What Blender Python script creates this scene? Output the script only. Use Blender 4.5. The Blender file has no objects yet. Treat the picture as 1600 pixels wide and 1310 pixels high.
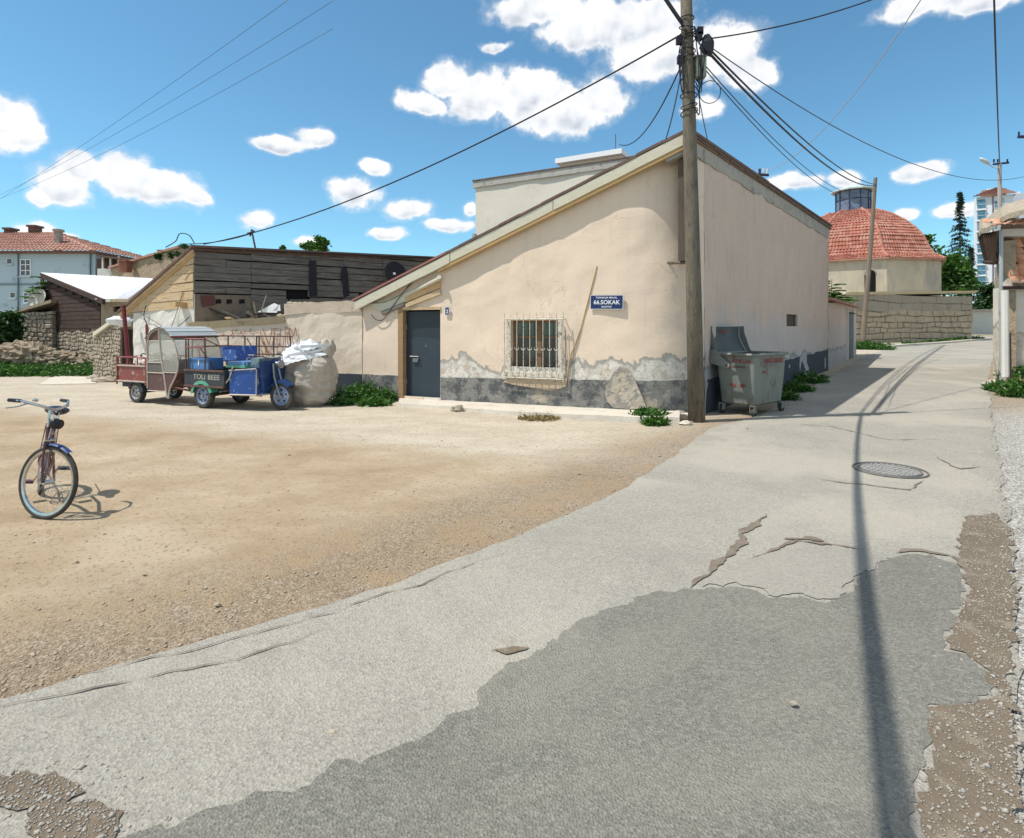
import bpy, math, random
import numpy as np
from mathutils import Vector, Matrix, noise as mno
D2R = math.radians
SC = bpy.context.scene
COL = SC.collection
# ------------------------------------------------------------------ camera
CH = 1.75; FX = 900.0; HX = 800.0; HY = 512.0
cam = bpy.data.objects.new('camera', bpy.data.cameras.new('camera'))
COL.objects.link(cam)
cam.location = (0, 0, CH); cam.rotation_euler = (D2R(90), 0, 0)
cam.data.sensor_width = 36; cam.data.lens = 36*FX/1600
cam.data.shift_y = -(655-HY)/1600
cam.data.clip_start = .05; cam.data.clip_end = 5000
SC.camera = cam
# ------------------------------------------------------------------ sun
SUN = Vector((-.459, -.104, .882)).normalized()
sl = bpy.data.lights.new('sun', 'SUN'); sl.energy = 5.0; sl.angle = D2R(.42); sl.color = (1, .955, .88)
so = bpy.data.objects.new('sun', sl); COL.objects.link(so)
so.rotation_euler = SUN.to_track_quat('Z', 'Y').to_euler()
# ------------------------------------------------------------------ sky
W = bpy.data.worlds.new('World'); SC.world = W; W.use_nodes = True
wt = W.node_tree; wt.nodes.clear()
class NT:
    def __init__(s, t): s.t = t
    def n(s, ty, **k):
        o = s.t.nodes.new(ty)
        for a, b in k.items(): setattr(o, a, b)
        return o
    def put(s, sock, v):
        if isinstance(v, bpy.types.NodeSocket): s.t.links.new(v, sock)
        elif v is not None:
            if isinstance(v, (tuple, list)) and len(v) == 3 and sock.type == 'RGBA': v = (*v, 1)
            sock.default_value = v
    def m(s, op, a, b=None, c=None, clamp=False):
        o = s.n('ShaderNodeMath', operation=op, use_clamp=clamp)
        s.put(o.inputs[0], a)
        if b is not None: s.put(o.inputs[1], b)
        if c is not None: s.put(o.inputs[2], c)
        return o.outputs[0]
    def vm(s, op, a, b=None, out=0):
        o = s.n('ShaderNodeVectorMath', operation=op); s.put(o.inputs[0], a)
        if b is not None: s.put(o.inputs[1], b)
        return o.outputs[out]
    def mix(s, f, a, b, bt='MIX'):
        o = s.n('ShaderNodeMix', data_type='RGBA', blend_type=bt)
        s.put(o.inputs[0], f); s.put(o.inputs[6], a); s.put(o.inputs[7], b)
        return o.outputs[2]
    def noise(s, vec, sc, det=5, ro=.6, dist=0, out=0):
        o = s.n('ShaderNodeTexNoise'); s.put(o.inputs['Vector'], vec)
        o.inputs['Scale'].default_value = sc; o.inputs['Detail'].default_value = det
        o.inputs['Roughness'].default_value = ro; o.inputs['Distortion'].default_value = dist
        return o.outputs[out]
    def voro(s, vec, sc, feat='F1', out=0):
        o = s.n('ShaderNodeTexVoronoi', feature=feat); s.put(o.inputs['Vector'], vec)
        o.inputs['Scale'].default_value = sc
        return o.outputs[out]
    def ss(s, x, lo, hi, a=0., b=1.):
        o = s.n('ShaderNodeMapRange', interpolation_type='SMOOTHSTEP'); s.put(o.inputs[0], x)
        s.put(o.inputs[1], lo); s.put(o.inputs[2], hi); o.inputs[3].default_value = a; o.inputs[4].default_value = b
        return o.outputs[0]
    def ramp(s, f, st):
        o = s.n('ShaderNodeValToRGB'); s.put(o.inputs[0], f); e = o.color_ramp.elements
        while len(e) < len(st): e.new(.5)
        for i, (p, c) in enumerate(st): e[i].position = p; e[i].color = (*c, 1)
        return o.outputs[0]
    def pos(s): return s.n('ShaderNodeNewGeometry').outputs['Position']
    def sep(s, v):
        o = s.n('ShaderNodeSeparateXYZ'); s.put(o.inputs[0], v); return o.outputs
    def comb(s, x, y, z):
        o = s.n('ShaderNodeCombineXYZ'); s.put(o.inputs[0], x); s.put(o.inputs[1], y); s.put(o.inputs[2], z); return o.outputs[0]
    def scl(s, v, k):
        return s.vm('MULTIPLY', v, k)
w = NT(wt)
sky = w.n('ShaderNodeTexSky', sky_type='NISHITA', sun_disc=False)
sky.sun_elevation = math.asin(SUN.z); sky.sun_rotation = math.atan2(SUN.x, SUN.y)
sky.altitude = 1000; sky.air_density = 1.0; sky.dust_density = .6; sky.ozone_density = 2.5
dirv = w.n('ShaderNodeTexCoord').outputs['Generated']
dx, dy, dz = w.sep(dirv)
az = w.m('ARCTAN2', dx, dy); el = w.m('ARCSINE', dz)
def azel(px, py):
    x = (px-HX)/FX; z = (HY-py)/FX; r = math.sqrt(1+x*x+z*z)
    return math.atan2(x, 1), math.asin(z/r)
ae = w.comb(az, el, 0)
# the edges of the puffs are torn by noise
nz1 = w.noise(w.scl(ae, (1, 1.25, 1)), 11, 3, .5, 0, 1)
aw = w.vm('ADD', ae, w.vm('MULTIPLY', w.vm('SUBTRACT', nz1, (.5, .5, .5)), (.055, .035, 0)))
PUFFS = [(0,180,50,46),(40,208,36,28),(10,210,50,24),(95,290,54,34),(125,262,42,28),(190,275,60,40),(262,292,62,32),(300,305,30,18),(60,305,26,18),
 (440,222,50,12),(485,212,30,16),(552,300,42,26),(400,341,30,17),(640,325,46,20),(700,350,46,11),(602,362,30,11),
 (700,128,48,32),(760,150,90,46),(870,175,84,42),(945,150,50,34),(665,160,46,20),(820,140,70,34),
 (840,15,76,36),(920,40,90,52),(1020,75,90,56),(1120,85,80,52),(1180,115,40,32),(1100,168,32,20),(1000,30,90,40),
 (778,72,26,9),(1235,288,50,15),(1315,280,36,14),(1438,270,42,14),(1420,331,28,11),(1492,330,40,15),
 (1440,8,90,28),(1540,2,80,18),(62,364,46,20),(112,370,18,8),(482,380,26,12),(585,262,26,13),(738,322,14,16),(-90,150,70,40)]
Dm = Gm = None
for (px, py, rx, ry) in PUFFS:
    a0, e0 = azel(px, py); a1, _ = azel(px+rx, py); _, e1 = azel(px, py-ry)
    q = w.vm('MULTIPLY', w.vm('SUBTRACT', aw, (a0, e0, 0)), (1/(a1-a0), 1/(e1-e0), 0))
    d = w.m('SUBTRACT', 1, w.vm('LENGTH', q, None, 1))
    g = w.m('SUBTRACT', d, w.m('MULTIPLY', w.sep(q)[1], .55))
    Dm = d if Dm is None else w.m('MAXIMUM', Dm, d); Gm = g if Gm is None else w.m('MAXIMUM', Gm, g)
# the rest of the sky, out of the frame, carries the same scattered cumulus
gen = w.noise(w.scl(ae, (1, 1.8, 1)), 3.2, 4, .5)
outm = w.m('MAXIMUM', w.ss(w.m('ABSOLUTE', az), .80, 1.0), w.ss(el, .58, .75))
Dm = w.m('MAXIMUM', Dm, w.m('SUBTRACT', w.m('MULTIPLY', outm, w.m('MULTIPLY', w.m('SUBTRACT', gen, .50), 4.0)), w.m('MULTIPLY', w.m('SUBTRACT', 1, outm), 3)))
nzd = w.noise(ae, 22, 9, .58)
nzc = w.noise(ae, 17, 3, .5); nze = w.noise(w.vm('ADD', ae, (.010, -.016, 0)), 17, 3, .5)
fld = w.m('ADD', w.m('ADD', Dm, .05), w.m('MULTIPLY', w.m('SUBTRACT', nzd, .55), 1.5))
mask = w.m('ADD', w.m('MULTIPLY', w.ss(fld, -.26, .06), .18), w.m('MULTIPLY', w.ss(fld, -.02, .25), .82))
mask = w.m('MULTIPLY', mask, w.ss(el, 0, .05))
emb = w.m('MULTIPLY', w.m('SUBTRACT', nzc, nze), 2.6)
shade = w.m('ADD', w.m('MULTIPLY', w.m('MULTIPLY', w.ss(w.m('SUBTRACT', Gm, Dm), -.08, .42), w.ss(fld, .05, .55)), .80), w.m('ADD', .06, w.m('MULTIPLY', emb, -1.0)), clamp=True)
ccol = w.ramp(shade, [(0, (1, 1, 1)), (.45, (.86, .89, .93)), (1, (.60, .65, .73))])
skc = w.mix(1., sky.outputs[0], (.79, 1.16, 1.13), 'MULTIPLY')
final = w.mix(mask, skc, w.vm('MULTIPLY', ccol, (7.0, 7.0, 7.0)))
bg = w.n('ShaderNodeBackground'); wt.links.new(final, bg.inputs[0]); bg.inputs[1].default_value = .145
wo = w.n('ShaderNodeOutputWorld'); wt.links.new(bg.outputs[0], wo.inputs[0])
SC.view_settings.view_transform = 'Standard'; SC.view_settings.look = 'None'
SC.view_settings.exposure = 0.05; SC.view_settings.gamma = 1; SC.view_settings.use_curve_mapping = False
SC.cycles.max_bounces = 6; SC.cycles.diffuse_bounces = 3; SC.cycles.transparent_max_bounces = 12
# ------------------------------------------------------------------ ground height and photograph rays
def sst(a, b, x):
    t = min(1, max(0, (x-a)/(b-a))); return t*t*(3-2*t)
def gz(x, y):
    g = .0215*max(0., min(y, 60.)-12.) + .003*max(0., min(y, 300)-60.)
    return g*(.12+.88*sst(-3., 5., x))
def ray(px, py): return Vector(((px-HX)/FX, 1, (HY-py)/FX))
def at(px, py, d): return Vector((0, 0, CH)) + ray(px, py)*d
def gnd(px, py):
    r = ray(px, py); lo, hi = .5, 400
    for _ in range(50):
        m = (lo+hi)/2; p = at(px, py, m)
        if p.z > gz(p.x, p.y): lo = m
        else: hi = m
    p = at(px, py, lo); p.z = gz(p.x, p.y); return p
def gp(x, y, dz=0): return Vector((x, y, gz(x, y)+dz))
# ------------------------------------------------------------------ objects
def thing(name, label, cat, loc=(0, 0, 0), rot=(0, 0, 0), group=None):
    o = bpy.data.objects.new(name, None); COL.objects.link(o); o.empty_display_size = .1
    o.location = loc; o.rotation_euler = rot; o['label'] = label; o['category'] = cat
    if group: o['group'] = group
    return o
def tag(o, label, cat, group=None):
    o['label'] = label; o['category'] = cat
    if group: o['group'] = group
    return o
def kind(o, k): o['kind'] = k; return o
class MB:
    def __init__(s): s.v = []; s.f = []; s.mi = []
    def add(s, vs, fs, mi=0):
        b = len(s.v); s.v += [tuple(x) for x in vs]; s.f += [tuple(b+i for i in f) for f in fs]; s.mi += [mi]*len(fs)
    def hexa(s, p, mi=0):     # 8 points: bottom 0-3 ccw, top 4-7
        s.add(p, [(0,3,2,1),(4,5,6,7),(0,1,5,4),(1,2,6,5),(2,3,7,6),(3,0,4,7)], mi)
    def box(s, x0, x1, y0, y1, z0, z1, mi=0, tf=None):
        p = [Vector(q) for q in [(x0,y0,z0),(x1,y0,z0),(x1,y1,z0),(x0,y1,z0),(x0,y0,z1),(x1,y0,z1),(x1,y1,z1),(x0,y1,z1)]]
        if tf: p = [tf(q) for q in p]
        s.hexa(p, mi); return s
    def tube(s, pts, r, n=6, mi=0, cap=True, r1=None):
        pts = [Vector(p) for p in pts]; m = len(pts); rings = []
        up = None
        for i, p in enumerate(pts):
            t = (pts[min(i+1, m-1)]-pts[max(i-1, 0)]).normalized()
            if up is None:
                up = t.orthogonal().normalized()
            a = (up - t*up.dot(t))
            a = a.normalized() if a.length > 1e-5 else t.orthogonal().normalized()
            up = a; b = t.cross(a)
            rr = r if r1 is None else r+(r1-r)*i/(m-1)
            rings.append([p+(a*math.cos(2*math.pi*k/n)+b*math.sin(2*math.pi*k/n))*rr for k in range(n)])
        vs = [q for g in rings for q in g]; fs = []
        for i in range(m-1):
            for k in range(n):
                k2 = (k+1) % n; fs.append((i*n+k, i*n+k2, (i+1)*n+k2, (i+1)*n+k))
        if cap: fs += [tuple(reversed(range(n))), tuple((m-1)*n+k for k in range(n))]
        s.add(vs, fs, mi); return s
    def ring(s, c, ax, R, r, n=28, k=8, a0=0, a1=2*math.pi, ref=None, mi=0):
        ax = Vector(ax).normalized(); u = Vector(ref) if ref else ax.orthogonal(); u = (u-ax*u.dot(ax)).normalized(); v = ax.cross(u); c = Vector(c)
        full = abs(a1-a0-2*math.pi) < 1e-4; vs = []; fs = []; m = n if full else n+1
        for i in range(m):
            a = a0+(a1-a0)*i/n; d = u*math.cos(a)+v*math.sin(a)
            for j in range(k):
                b = 2*math.pi*j/k; vs.append(c+d*(R+r*math.cos(b))+ax*r*math.sin(b))
        for i in range(n):
            i2 = (i+1) % m
            for j in range(k):
                j2 = (j+1) % k; fs.append((i*k+j, i2*k+j, i2*k+j2, i*k+j2))
        s.add(vs, fs, mi); return s
    def disc(s, c, ax, R, t, n=20, mi=0):
        ax = Vector(ax).normalized(); s.tube([Vector(c)-ax*t/2, Vector(c)+ax*t/2], R, n, mi); return s
    def quad(s, a, b, c, d, mi=0): s.add([a, b, c, d], [(0, 1, 2, 3)], mi); return s
    def slab(s, poly, nrm, t, mi=0):        # a flat polygon with thickness t along -nrm
        n = len(poly); nv = Vector(nrm)*t; top = [Vector(p) for p in poly]; bot = [p-nv for p in top]
        fs = [tuple(range(n)), tuple(reversed(range(n, 2*n)))] + [(i, n+i, n+(i+1) % n, (i+1) % n) for i in range(n)]
        s.add(top+bot, fs, mi); return s
    def build(s, name, mat, parent=None, smooth=False, local=False, uniq=None):
        me = bpy.data.meshes.new(name); me.from_pydata(s.v, [], s.f)
        ms = mat if isinstance(mat, (list, tuple)) else [mat]
        for m_ in ms: me.materials.append(m_)
        if len(ms) > 1: me.polygons.foreach_set('material_index', s.mi)
        if smooth: me.polygons.foreach_set('use_smooth', [True]*len(me.polygons))
        me.update()
        return link(name, me, parent, local)
def link(name, data, parent=None, local=False):
    o = bpy.data.objects.new(name, data); COL.objects.link(o)
    if parent:
        o.parent = parent
        if not local and parent.type == 'EMPTY': o.location = -parent.location
    return o
class Plane:       # an upright wall plane between two ground points
    def __init__(s, p0, p1, flip=False):
        s.p = Vector((p0[0], p0[1], 0)); q = Vector((p1[0], p1[1], 0)); s.L = (q-s.p).length; s.u = (q-s.p).normalized()
        s.n = Vector((s.u.y, -s.u.x, 0))
        if flip: s.n = -s.n
    def sz(s, px, py, o=0):
        r = ray(px, py); C = Vector((0, 0, CH)); P = s.p+s.n*o
        t = (P-C).dot(s.n)/r.dot(s.n); q = C+r*t
        return (q-s.p).dot(s.u), q.z
    def pt(s, a, z, o=0): q = s.p+s.u*a+s.n*o; return Vector((q.x, q.y, z))
    def box(s, mb, a0, a1, z0, z1, o0, o1, mi=0):
        mb.hexa([s.pt(a0,z0,o1), s.pt(a1,z0,o1), s.pt(a1,z0,o0), s.pt(a0,z0,o0), s.pt(a0,z1,o1), s.pt(a1,z1,o1), s.pt(a1,z1,o0), s.pt(a0,z1,o0)], mi); return mb
    def poly(s, mb, pts, o0, o1, mi=0):     # polygon given in (a,z), extruded from o0 to o1
        mb.slab([s.pt(a, z, o1) for a, z in pts], s.n, o1-o0, mi); return mb
    def pxpoly(s, mb, pts, o0, o1, mi=0): return s.poly(mb, [s.sz(*p, o1) for p in pts], o0, o1, mi)
def copy_tree(o, parent=None, label=None):
    c = o.copy(); COL.objects.link(c)
    if parent: c.parent = parent
    if label: c['label'] = label
    for ch in [x for x in ALLCH(o)]: copy_tree(ch, c)
    return c
def ALLCH(o): return [x for x in COL.objects if x.parent == o]
def fbm(p, o=4): return mno.fractal(Vector(p), 1.0, 2.0, o)
# ------------------------------------------------------------------ materials
def material(name):
    m = bpy.data.materials.new(name); m.use_nodes = True; t = m.node_tree; t.nodes.clear(); n = NT(t)
    b = n.n('ShaderNodeBsdfPrincipled'); o = n.n('ShaderNodeOutputMaterial'); t.links.new(b.outputs[0], o.inputs[0])
    return m, n, b
def bump(n, b, h, st, dist=.02):
    o = n.n('ShaderNodeBump'); o.inputs['Strength'].default_value = st; o.inputs['Distance'].default_value = dist
    n.put(o.inputs['Height'], h); n.t.links.new(o.outputs[0], b.inputs['Normal'])
def pm(name, c0, c1=None, sc=3, stretch=(1, 1, 1), rough=.85, bs=.25, bsc=40, metal=0, c2=None, f2=(.55, .7), sc2=8, bd=.01, spec=.3, local=False):
    """a two-tone noise material with fine relief; c2 is a patchy third tone (dirt, rust, peeled paint)"""
    m, n, b = material(name)
    p = n.n('ShaderNodeTexCoord').outputs['Object'] if local else n.pos(); q = n.scl(p, stretch)
    c1 = c1 or tuple(x*.8 for x in c0)
    f = n.noise(q, sc, 6, .65)
    col = n.ramp(f, [(.3, c0), (.7, c1)])
    if c2: col = n.mix(n.ss(n.noise(q, sc2, 7, .68), f2[0], f2[1]), col, c2)
    n.put(b.inputs['Base Color'], col); b.inputs['Roughness'].default_value = rough; b.inputs['Metallic'].default_value = metal
    b.inputs['Specular IOR Level'].default_value = spec
    if bs: bump(n, b, n.noise(q, bsc, 5, .6), bs, bd)
    return m
def flat(name, c, rough=.6, metal=0, spec=.4):
    return pm(name, c, tuple(x*.82 for x in c), sc=9, rough=rough, metal=metal, bs=.08, bsc=60, spec=spec)
MAT = {}
# ================================================================== materials of the place
def plaster(name, base, *aa, xcut=None, **kk): return plaster_(name, base, *aa, xcut=xcut, **kk)
def plaster_(name, base, base2, dirt, zl, zamp, white=(.62,.60,.56), grey=(.30,.29,.27), reach=.6, streak=0.0, wash=None, xcut=None):
    """painted plaster peeled above the plinth: a torn white and grey band whose top edge wanders round height zl"""
    m, n, b = material(name); p = n.pos(); x, y, z = n.sep(p)
    col = n.ramp(n.noise(p, 1.3, 6, .6), [(.3, base), (.7, base2)])
    col = n.mix(n.m('MULTIPLY', n.ss(n.noise(p, 5, 8, .7), .60, .78), .55), col, dirt)
    pw = n.vm('ADD', n.scl(p, (1, 1, .8)), n.vm('MULTIPLY', n.noise(p, 2.5, 5, .6, 0, 1), (.5, .5, .5)))
    ed = n.m('MULTIPLY', n.ss(n.voro(pw, 1.15, 'DISTANCE_TO_EDGE'), .0, .010, 1, 0), n.ss(n.noise(p, .8, 3, .5), .47, .60))
    col = n.mix(n.m('MULTIPLY', ed, .45), col, tuple(c*.45 for c in base))
    spk = n.m('MULTIPLY', n.ss(n.noise(p, 17, 3, .5), .70, .76), .6); col = n.mix(spk, col, tuple(c*.6 for c in base))
    if streak:
        q = n.scl(p, (4, 4, .35)); col = n.mix(n.m('MULTIPLY', n.ss(n.noise(q, 2.2, 6, .6), .5, .75), streak), col, tuple(c*.62 for c in base))
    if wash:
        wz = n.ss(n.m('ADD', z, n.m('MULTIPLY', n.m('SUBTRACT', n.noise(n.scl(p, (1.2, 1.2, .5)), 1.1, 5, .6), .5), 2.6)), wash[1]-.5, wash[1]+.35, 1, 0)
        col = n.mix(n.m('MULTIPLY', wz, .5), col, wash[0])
    e = n.m('SUBTRACT', z, n.m('MULTIPLY', n.m('SUBTRACT', n.noise(n.scl(p, (1, 1, .6)), 1.15, 4, .6), .5), zamp*2.4))
    e = n.m('SUBTRACT', e, n.m('MULTIPLY', n.m('SUBTRACT', n.noise(p, 7, 7, .62), .5), .16))
    if xcut is not None: e = n.m('ADD', e, n.ss(x, xcut-.1, xcut+.1, 1.2, 0))
    peel = n.ss(e, zl-.012, zl+.012, 1, 0)
    rim = n.m('MULTIPLY', n.ss(e, zl-.14, zl-.05), peel)
    pc = n.mix(n.ss(n.noise(p, 6, 7, .7), .45, .58), white, tuple(c*.80 for c in white))
    pc = n.mix(n.ss(n.noise(p, 3.2, 8, .72), .52, .60), pc, tuple(.5*a+.5*b_ for a, b_ in zip(base, grey)))
    pc = n.mix(n.ss(n.noise(p, 11, 8, .7), .56, .64), pc, grey)
    pc = n.mix(n.m('MULTIPLY', rim, .8), pc, grey)
    col = n.mix(peel, col, pc)
    n.put(b.inputs['Base Color'], col); b.inputs['Roughness'].default_value = .93; b.inputs['Specular IOR Level'].default_value = .15
    h = n.m('ADD', n.m('MULTIPLY', n.noise(p, 30, 6, .7), .25), n.m('MULTIPLY', n.noise(p, 3.5, 4, .6), .55))
    h = n.m('SUBTRACT', h, n.m('MULTIPLY', peel, .45))
    h = n.m('ADD', h, n.m('MULTIPLY', n.m('MULTIPLY', n.noise(p, 16, 7, .7), peel), .5))
    bump(n, b, h, .5, .03)
    return m
MAT['facade'] = plaster('peach_plaster', (.74,.60,.47), (.70,.57,.45), (.62,.52,.42), 1.12, .66, white=(.68,.64,.57), grey=(.30,.285,.26), streak=.16, xcut=-2.0)
MAT['side'] = plaster('peach_plaster_side_shaded', (.60,.47,.385), (.55,.435,.355), (.53,.47,.41), .95, .30, white=(.42,.43,.44), grey=(.25,.26,.26), streak=.5, wash=((.42,.43,.45), 1.9))  # same paint as the facade, darkened for its shade; streaks and wash are wear
MAT['side_tmp'] = None
MAT['court'] = plaster('peach_plaster_court', (.72,.60,.47), (.68,.565,.45), (.58,.50,.42), .45, .1)
MAT['white_wall'] = plaster('chalk_plaster', (.70,.68,.63), (.64,.62,.56), (.45,.42,.36), .3, .3)
MAT['block'] = plaster('cream_plaster_block', (.66,.62,.53), (.62,.58,.49), (.54,.51,.44), -1, .1)
def plinthm():
    m, n, b = material('slate_paint_plinth'); p = n.pos()
    col = n.mix(n.ss(n.noise(p, 3, 7, .72), .42, .56), (.10,.104,.106), (.235,.225,.205))
    col = n.mix(n.ss(n.noise(p, 1.1, 7, .7), .56, .63), col, (.40,.345,.27))
    col = n.mix(n.ss(n.noise(p, 14, 7, .7), .60, .66), col, (.33,.31,.28))
    n.put(b.inputs['Base Color'], col); b.inputs['Roughness'].default_value = .9; b.inputs['Specular IOR Level'].default_value = .2
    bump(n, b, n.m('ADD', n.noise(p, 7, 7, .7), n.m('MULTIPLY', n.noise(p, 40, 5, .7), .3)), .9, .03); return m
MAT['plinth'] = plinthm()
MAT['plinth_navy'] = pm('navy_paint_plinth', (.035,.05,.065), (.05,.06,.075), sc=2, c2=(.16,.15,.14), f2=(.62,.68), sc2=7, bs=.4, bd=.02)
MAT['cream_board'] = pm('cream_board_paint', (.60,.56,.44), (.52,.49,.39), sc=3, stretch=(1,1,5), c2=(.36,.33,.27), f2=(.60,.70), sc2=9, bs=.3)
MAT['ochre_beam'] = pm('ochre_timber', (.50,.34,.15), (.40,.27,.13), sc=3, stretch=(1,1,6), bs=.4, bsc=20)
MAT['new_plank'] = pm('raw_tan_timber', (.58,.40,.21), (.48,.32,.16), sc=2.5, stretch=(1,1,7), c2=(.30,.20,.11), f2=(.58,.72), sc2=5, bs=.4, bsc=16)  # tan is the raw wood's own tone
MAT['roof_dark'] = pm('brown_roof_sheet', (.12,.08,.065), (.16,.11,.09), sc=3, c2=(.26,.14,.12), bs=.3)
MAT['roof_red'] = pm('faded_red_roof_edge', (.34,.15,.13), (.28,.12,.10), sc=3, bs=.2)
def plankm(name, a, bb, c, sx=(1, 1, 9)):
    m, n, b = material(name); p = n.pos(); oi = n.n('ShaderNodeObjectInfo').outputs['Random']
    q = n.scl(n.vm('ADD', p, n.comb(0, 0, n.m('MULTIPLY', oi, 17))), sx)
    col = n.ramp(n.noise(q, 2.4, 8, .7), [(.28, a), (.5, bb), (.74, c)])
    col = n.mix(n.m('MULTIPLY', oi, .45), col, bb)
    n.put(b.inputs['Base Color'], col); b.inputs['Roughness'].default_value = .9; b.inputs['Specular IOR Level'].default_value = .2
    bump(n, b, n.noise(q, 7, 6, .7), .8, .02); return m
MAT['old_plank'] = plankm('weathered_grey_timber', (.06,.053,.047), (.165,.148,.13), (.29,.265,.23))
MAT['gable_plank'] = plankm('tan_gable_timber', (.33,.24,.14), (.56,.42,.26), (.66,.52,.35))
MAT['maroon_plank'] = plankm('dark_brown_timber', (.035,.022,.02), (.065,.042,.036), (.11,.07,.055))
MAT['black'] = flat('painted_dark_opening', (.008,.008,.009), .95)  # flat black paints in the unlit depth of holes and gaps
MAT['sheet_black'] = pm('black_tar_sheet', (.012,.013,.018), (.02,.02,.026), sc=3, rough=.6, bs=.3)
MAT['door'] = pm('dark_blue_door_paint', (.013,.022,.031), (.02,.031,.041), sc=1.2, c2=(.16,.18,.19), f2=(.66,.72), sc2=4, rough=.45, bs=.15, spec=.5)
MAT['door_old'] = pm('grey_blue_door_patch', (.030,.046,.060), (.042,.058,.073), sc=2, c2=(.24,.26,.27), f2=(.64,.70), sc2=6, rough=.55, bs=.2)
MAT['metal'] = pm('worn_steel', (.35,.35,.35), (.25,.24,.23), sc=12, rough=.4, metal=.8, bs=.1)
MAT['white_iron'] = pm('chipped_white_iron', (.66,.62,.52), (.54,.50,.42), sc=9, c2=(.30,.17,.09), f2=(.54,.62), sc2=22, rough=.6, bs=.2)
MAT['brown_frame'] = pm('brown_window_wood', (.22,.14,.085), (.16,.10,.06), sc=4, stretch=(1,1,4), bs=.3)
def glassm(name, c, r=.05):
    m, n, b = material(name); p = n.pos()
    n.put(b.inputs['Base Color'], n.ramp(n.noise(p, 2.2, 3, .5), [(.35, c), (.65, tuple(x*2.2 for x in c))])); b.inputs['Roughness'].default_value = r
    b.inputs['Specular IOR Level'].default_value = .8; return m
MAT['pane'] = glassm('dark_window_pane', (.018,.028,.03)); MAT['pane_blue'] = glassm('blue_window_pane', (.03,.11,.17), .15)
def clearm():
    m, n, b = material('clouded_clear_plastic'); b.inputs['Base Color'].default_value = (.55,.56,.50,1); b.inputs['Roughness'].default_value = .12
    b.inputs['Alpha'].default_value = .30; return m
MAT['clear'] = clearm()
MAT['mud'] = pm('mud_plaster', (.40,.31,.21), (.33,.26,.18), sc=2, c2=(.24,.19,.14), f2=(.5,.66), sc2=5, bs=.9, bsc=12, bd=.04)
MAT['stone'] = pm('rubble_stone', (.40,.34,.26), (.30,.25,.19), sc=2.2, c2=(.46,.42,.35), sc2=3, bs=.7, bsc=18, bd=.03)
MAT['ashlar'] = pm('cut_sandstone', (.50,.40,.285), (.36,.285,.20), sc=.9, c2=(.28,.23,.18), f2=(.55,.68), sc2=2.5, bs=.7, bsc=9, bd=.04)
MAT['mortar'] = pm('dusty_mortar', (.34,.29,.22), (.28,.24,.19), sc=3, bs=.5, bsc=14, bd=.03)
MAT['drum'] = pm('streaked_stone_render', (.49,.415,.31), (.37,.33,.27), sc=.7, stretch=(1,1,.4), c2=(.33,.30,.26), f2=(.48,.62), sc2=.6, bs=.3, bsc=6)
def tilem(name, a, b_, c, sc=2.6):
    m, n, b = material(name); p = n.pos()
    v = n.sep(n.voro(p, sc, out=1))[0]
    col = n.ramp(v, [(.1, a), (.5, b_), (.9, c)])
    col = n.mix(n.m('MULTIPLY', n.ss(n.noise(p, 4, 7, .7), .5, .7), .6), col, tuple(x*.55+.08 for x in a))
    n.put(b.inputs['Base Color'], col); b.inputs['Roughness'].default_value = .85; b.inputs['Specular IOR Level'].default_value = .2
    bump(n, b, n.noise(p, 20, 5, .6), .3, .01); return m
MAT['tile_dome'] = tilem('dome_clay_tile', (.31,.115,.08), (.39,.155,.11), (.41,.205,.155), 2.4)
MAT['tile_pink'] = tilem('faded_clay_tile', (.34,.17,.125), (.39,.205,.155), (.38,.24,.19), 3)
MAT['tile_orange'] = tilem('orange_clay_tile', (.55,.24,.13), (.64,.33,.20), (.50,.34,.25), 5)
MAT['zinc'] = pm('white_metal_roof', (.80,.80,.80), (.76,.76,.77), sc=2, rough=.45, bs=.05)
MAT['zinc_grey'] = pm('grey_metal_sheet', (.42,.46,.46), (.36,.40,.40), sc=4, rough=.5, bs=.1, metal=.2)
MAT['blue_wall'] = pm('pale_blue_render', (.44,.54,.59), (.40,.50,.55), sc=.3, c2=(.28,.34,.37), sc2=.8, bs=.1)
MAT['concrete'] = pm('pale_concrete', (.56,.51,.43), (.48,.43,.36), sc=1.5, c2=(.38,.32,.25), f2=(.55,.68), sc2=4, bs=.6, bsc=25, bd=.02)
MAT['pole'] = pm('aged_concrete_pole', (.185,.158,.118), (.12,.103,.077), sc=2.5, stretch=(3,3,.7), c2=(.10,.085,.065), f2=(.50,.64), sc2=5, bs=1, bsc=18, bd=.02)
MAT['wood_pole'] = pm('grey_wood_pole', (.24,.19,.14), (.16,.125,.095), sc=3, stretch=(4,4,.5), bs=.5)
MAT['cable'] = flat('black_cable', (.012,.012,.02), .55); MAT['cable_thin'] = flat('thin_dark_wire', (.05,.07,.09), .5)
MAT['cable_white'] = flat('bare_grey_wire', (.40,.42,.44), .4)
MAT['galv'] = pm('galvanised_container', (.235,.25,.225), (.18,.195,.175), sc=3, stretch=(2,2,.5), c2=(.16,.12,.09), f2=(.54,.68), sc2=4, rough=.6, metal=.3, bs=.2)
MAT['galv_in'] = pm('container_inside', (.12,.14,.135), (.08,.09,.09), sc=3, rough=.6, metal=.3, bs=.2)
MAT['red_ink'] = flat('faded_red_print', (.30,.05,.045), .8)
MAT['rubber'] = pm('dusty_rubber', (.035,.034,.033), (.075,.07,.062), sc=8, rough=.85, bs=.3, bsc=80)
MAT['maroon'] = pm('maroon_paint', (.25,.055,.045), (.20,.05,.042), sc=3, c2=(.30,.20,.15), f2=(.54,.66), sc2=8, rough=.5, bs=.1, spec=.5)
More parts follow.
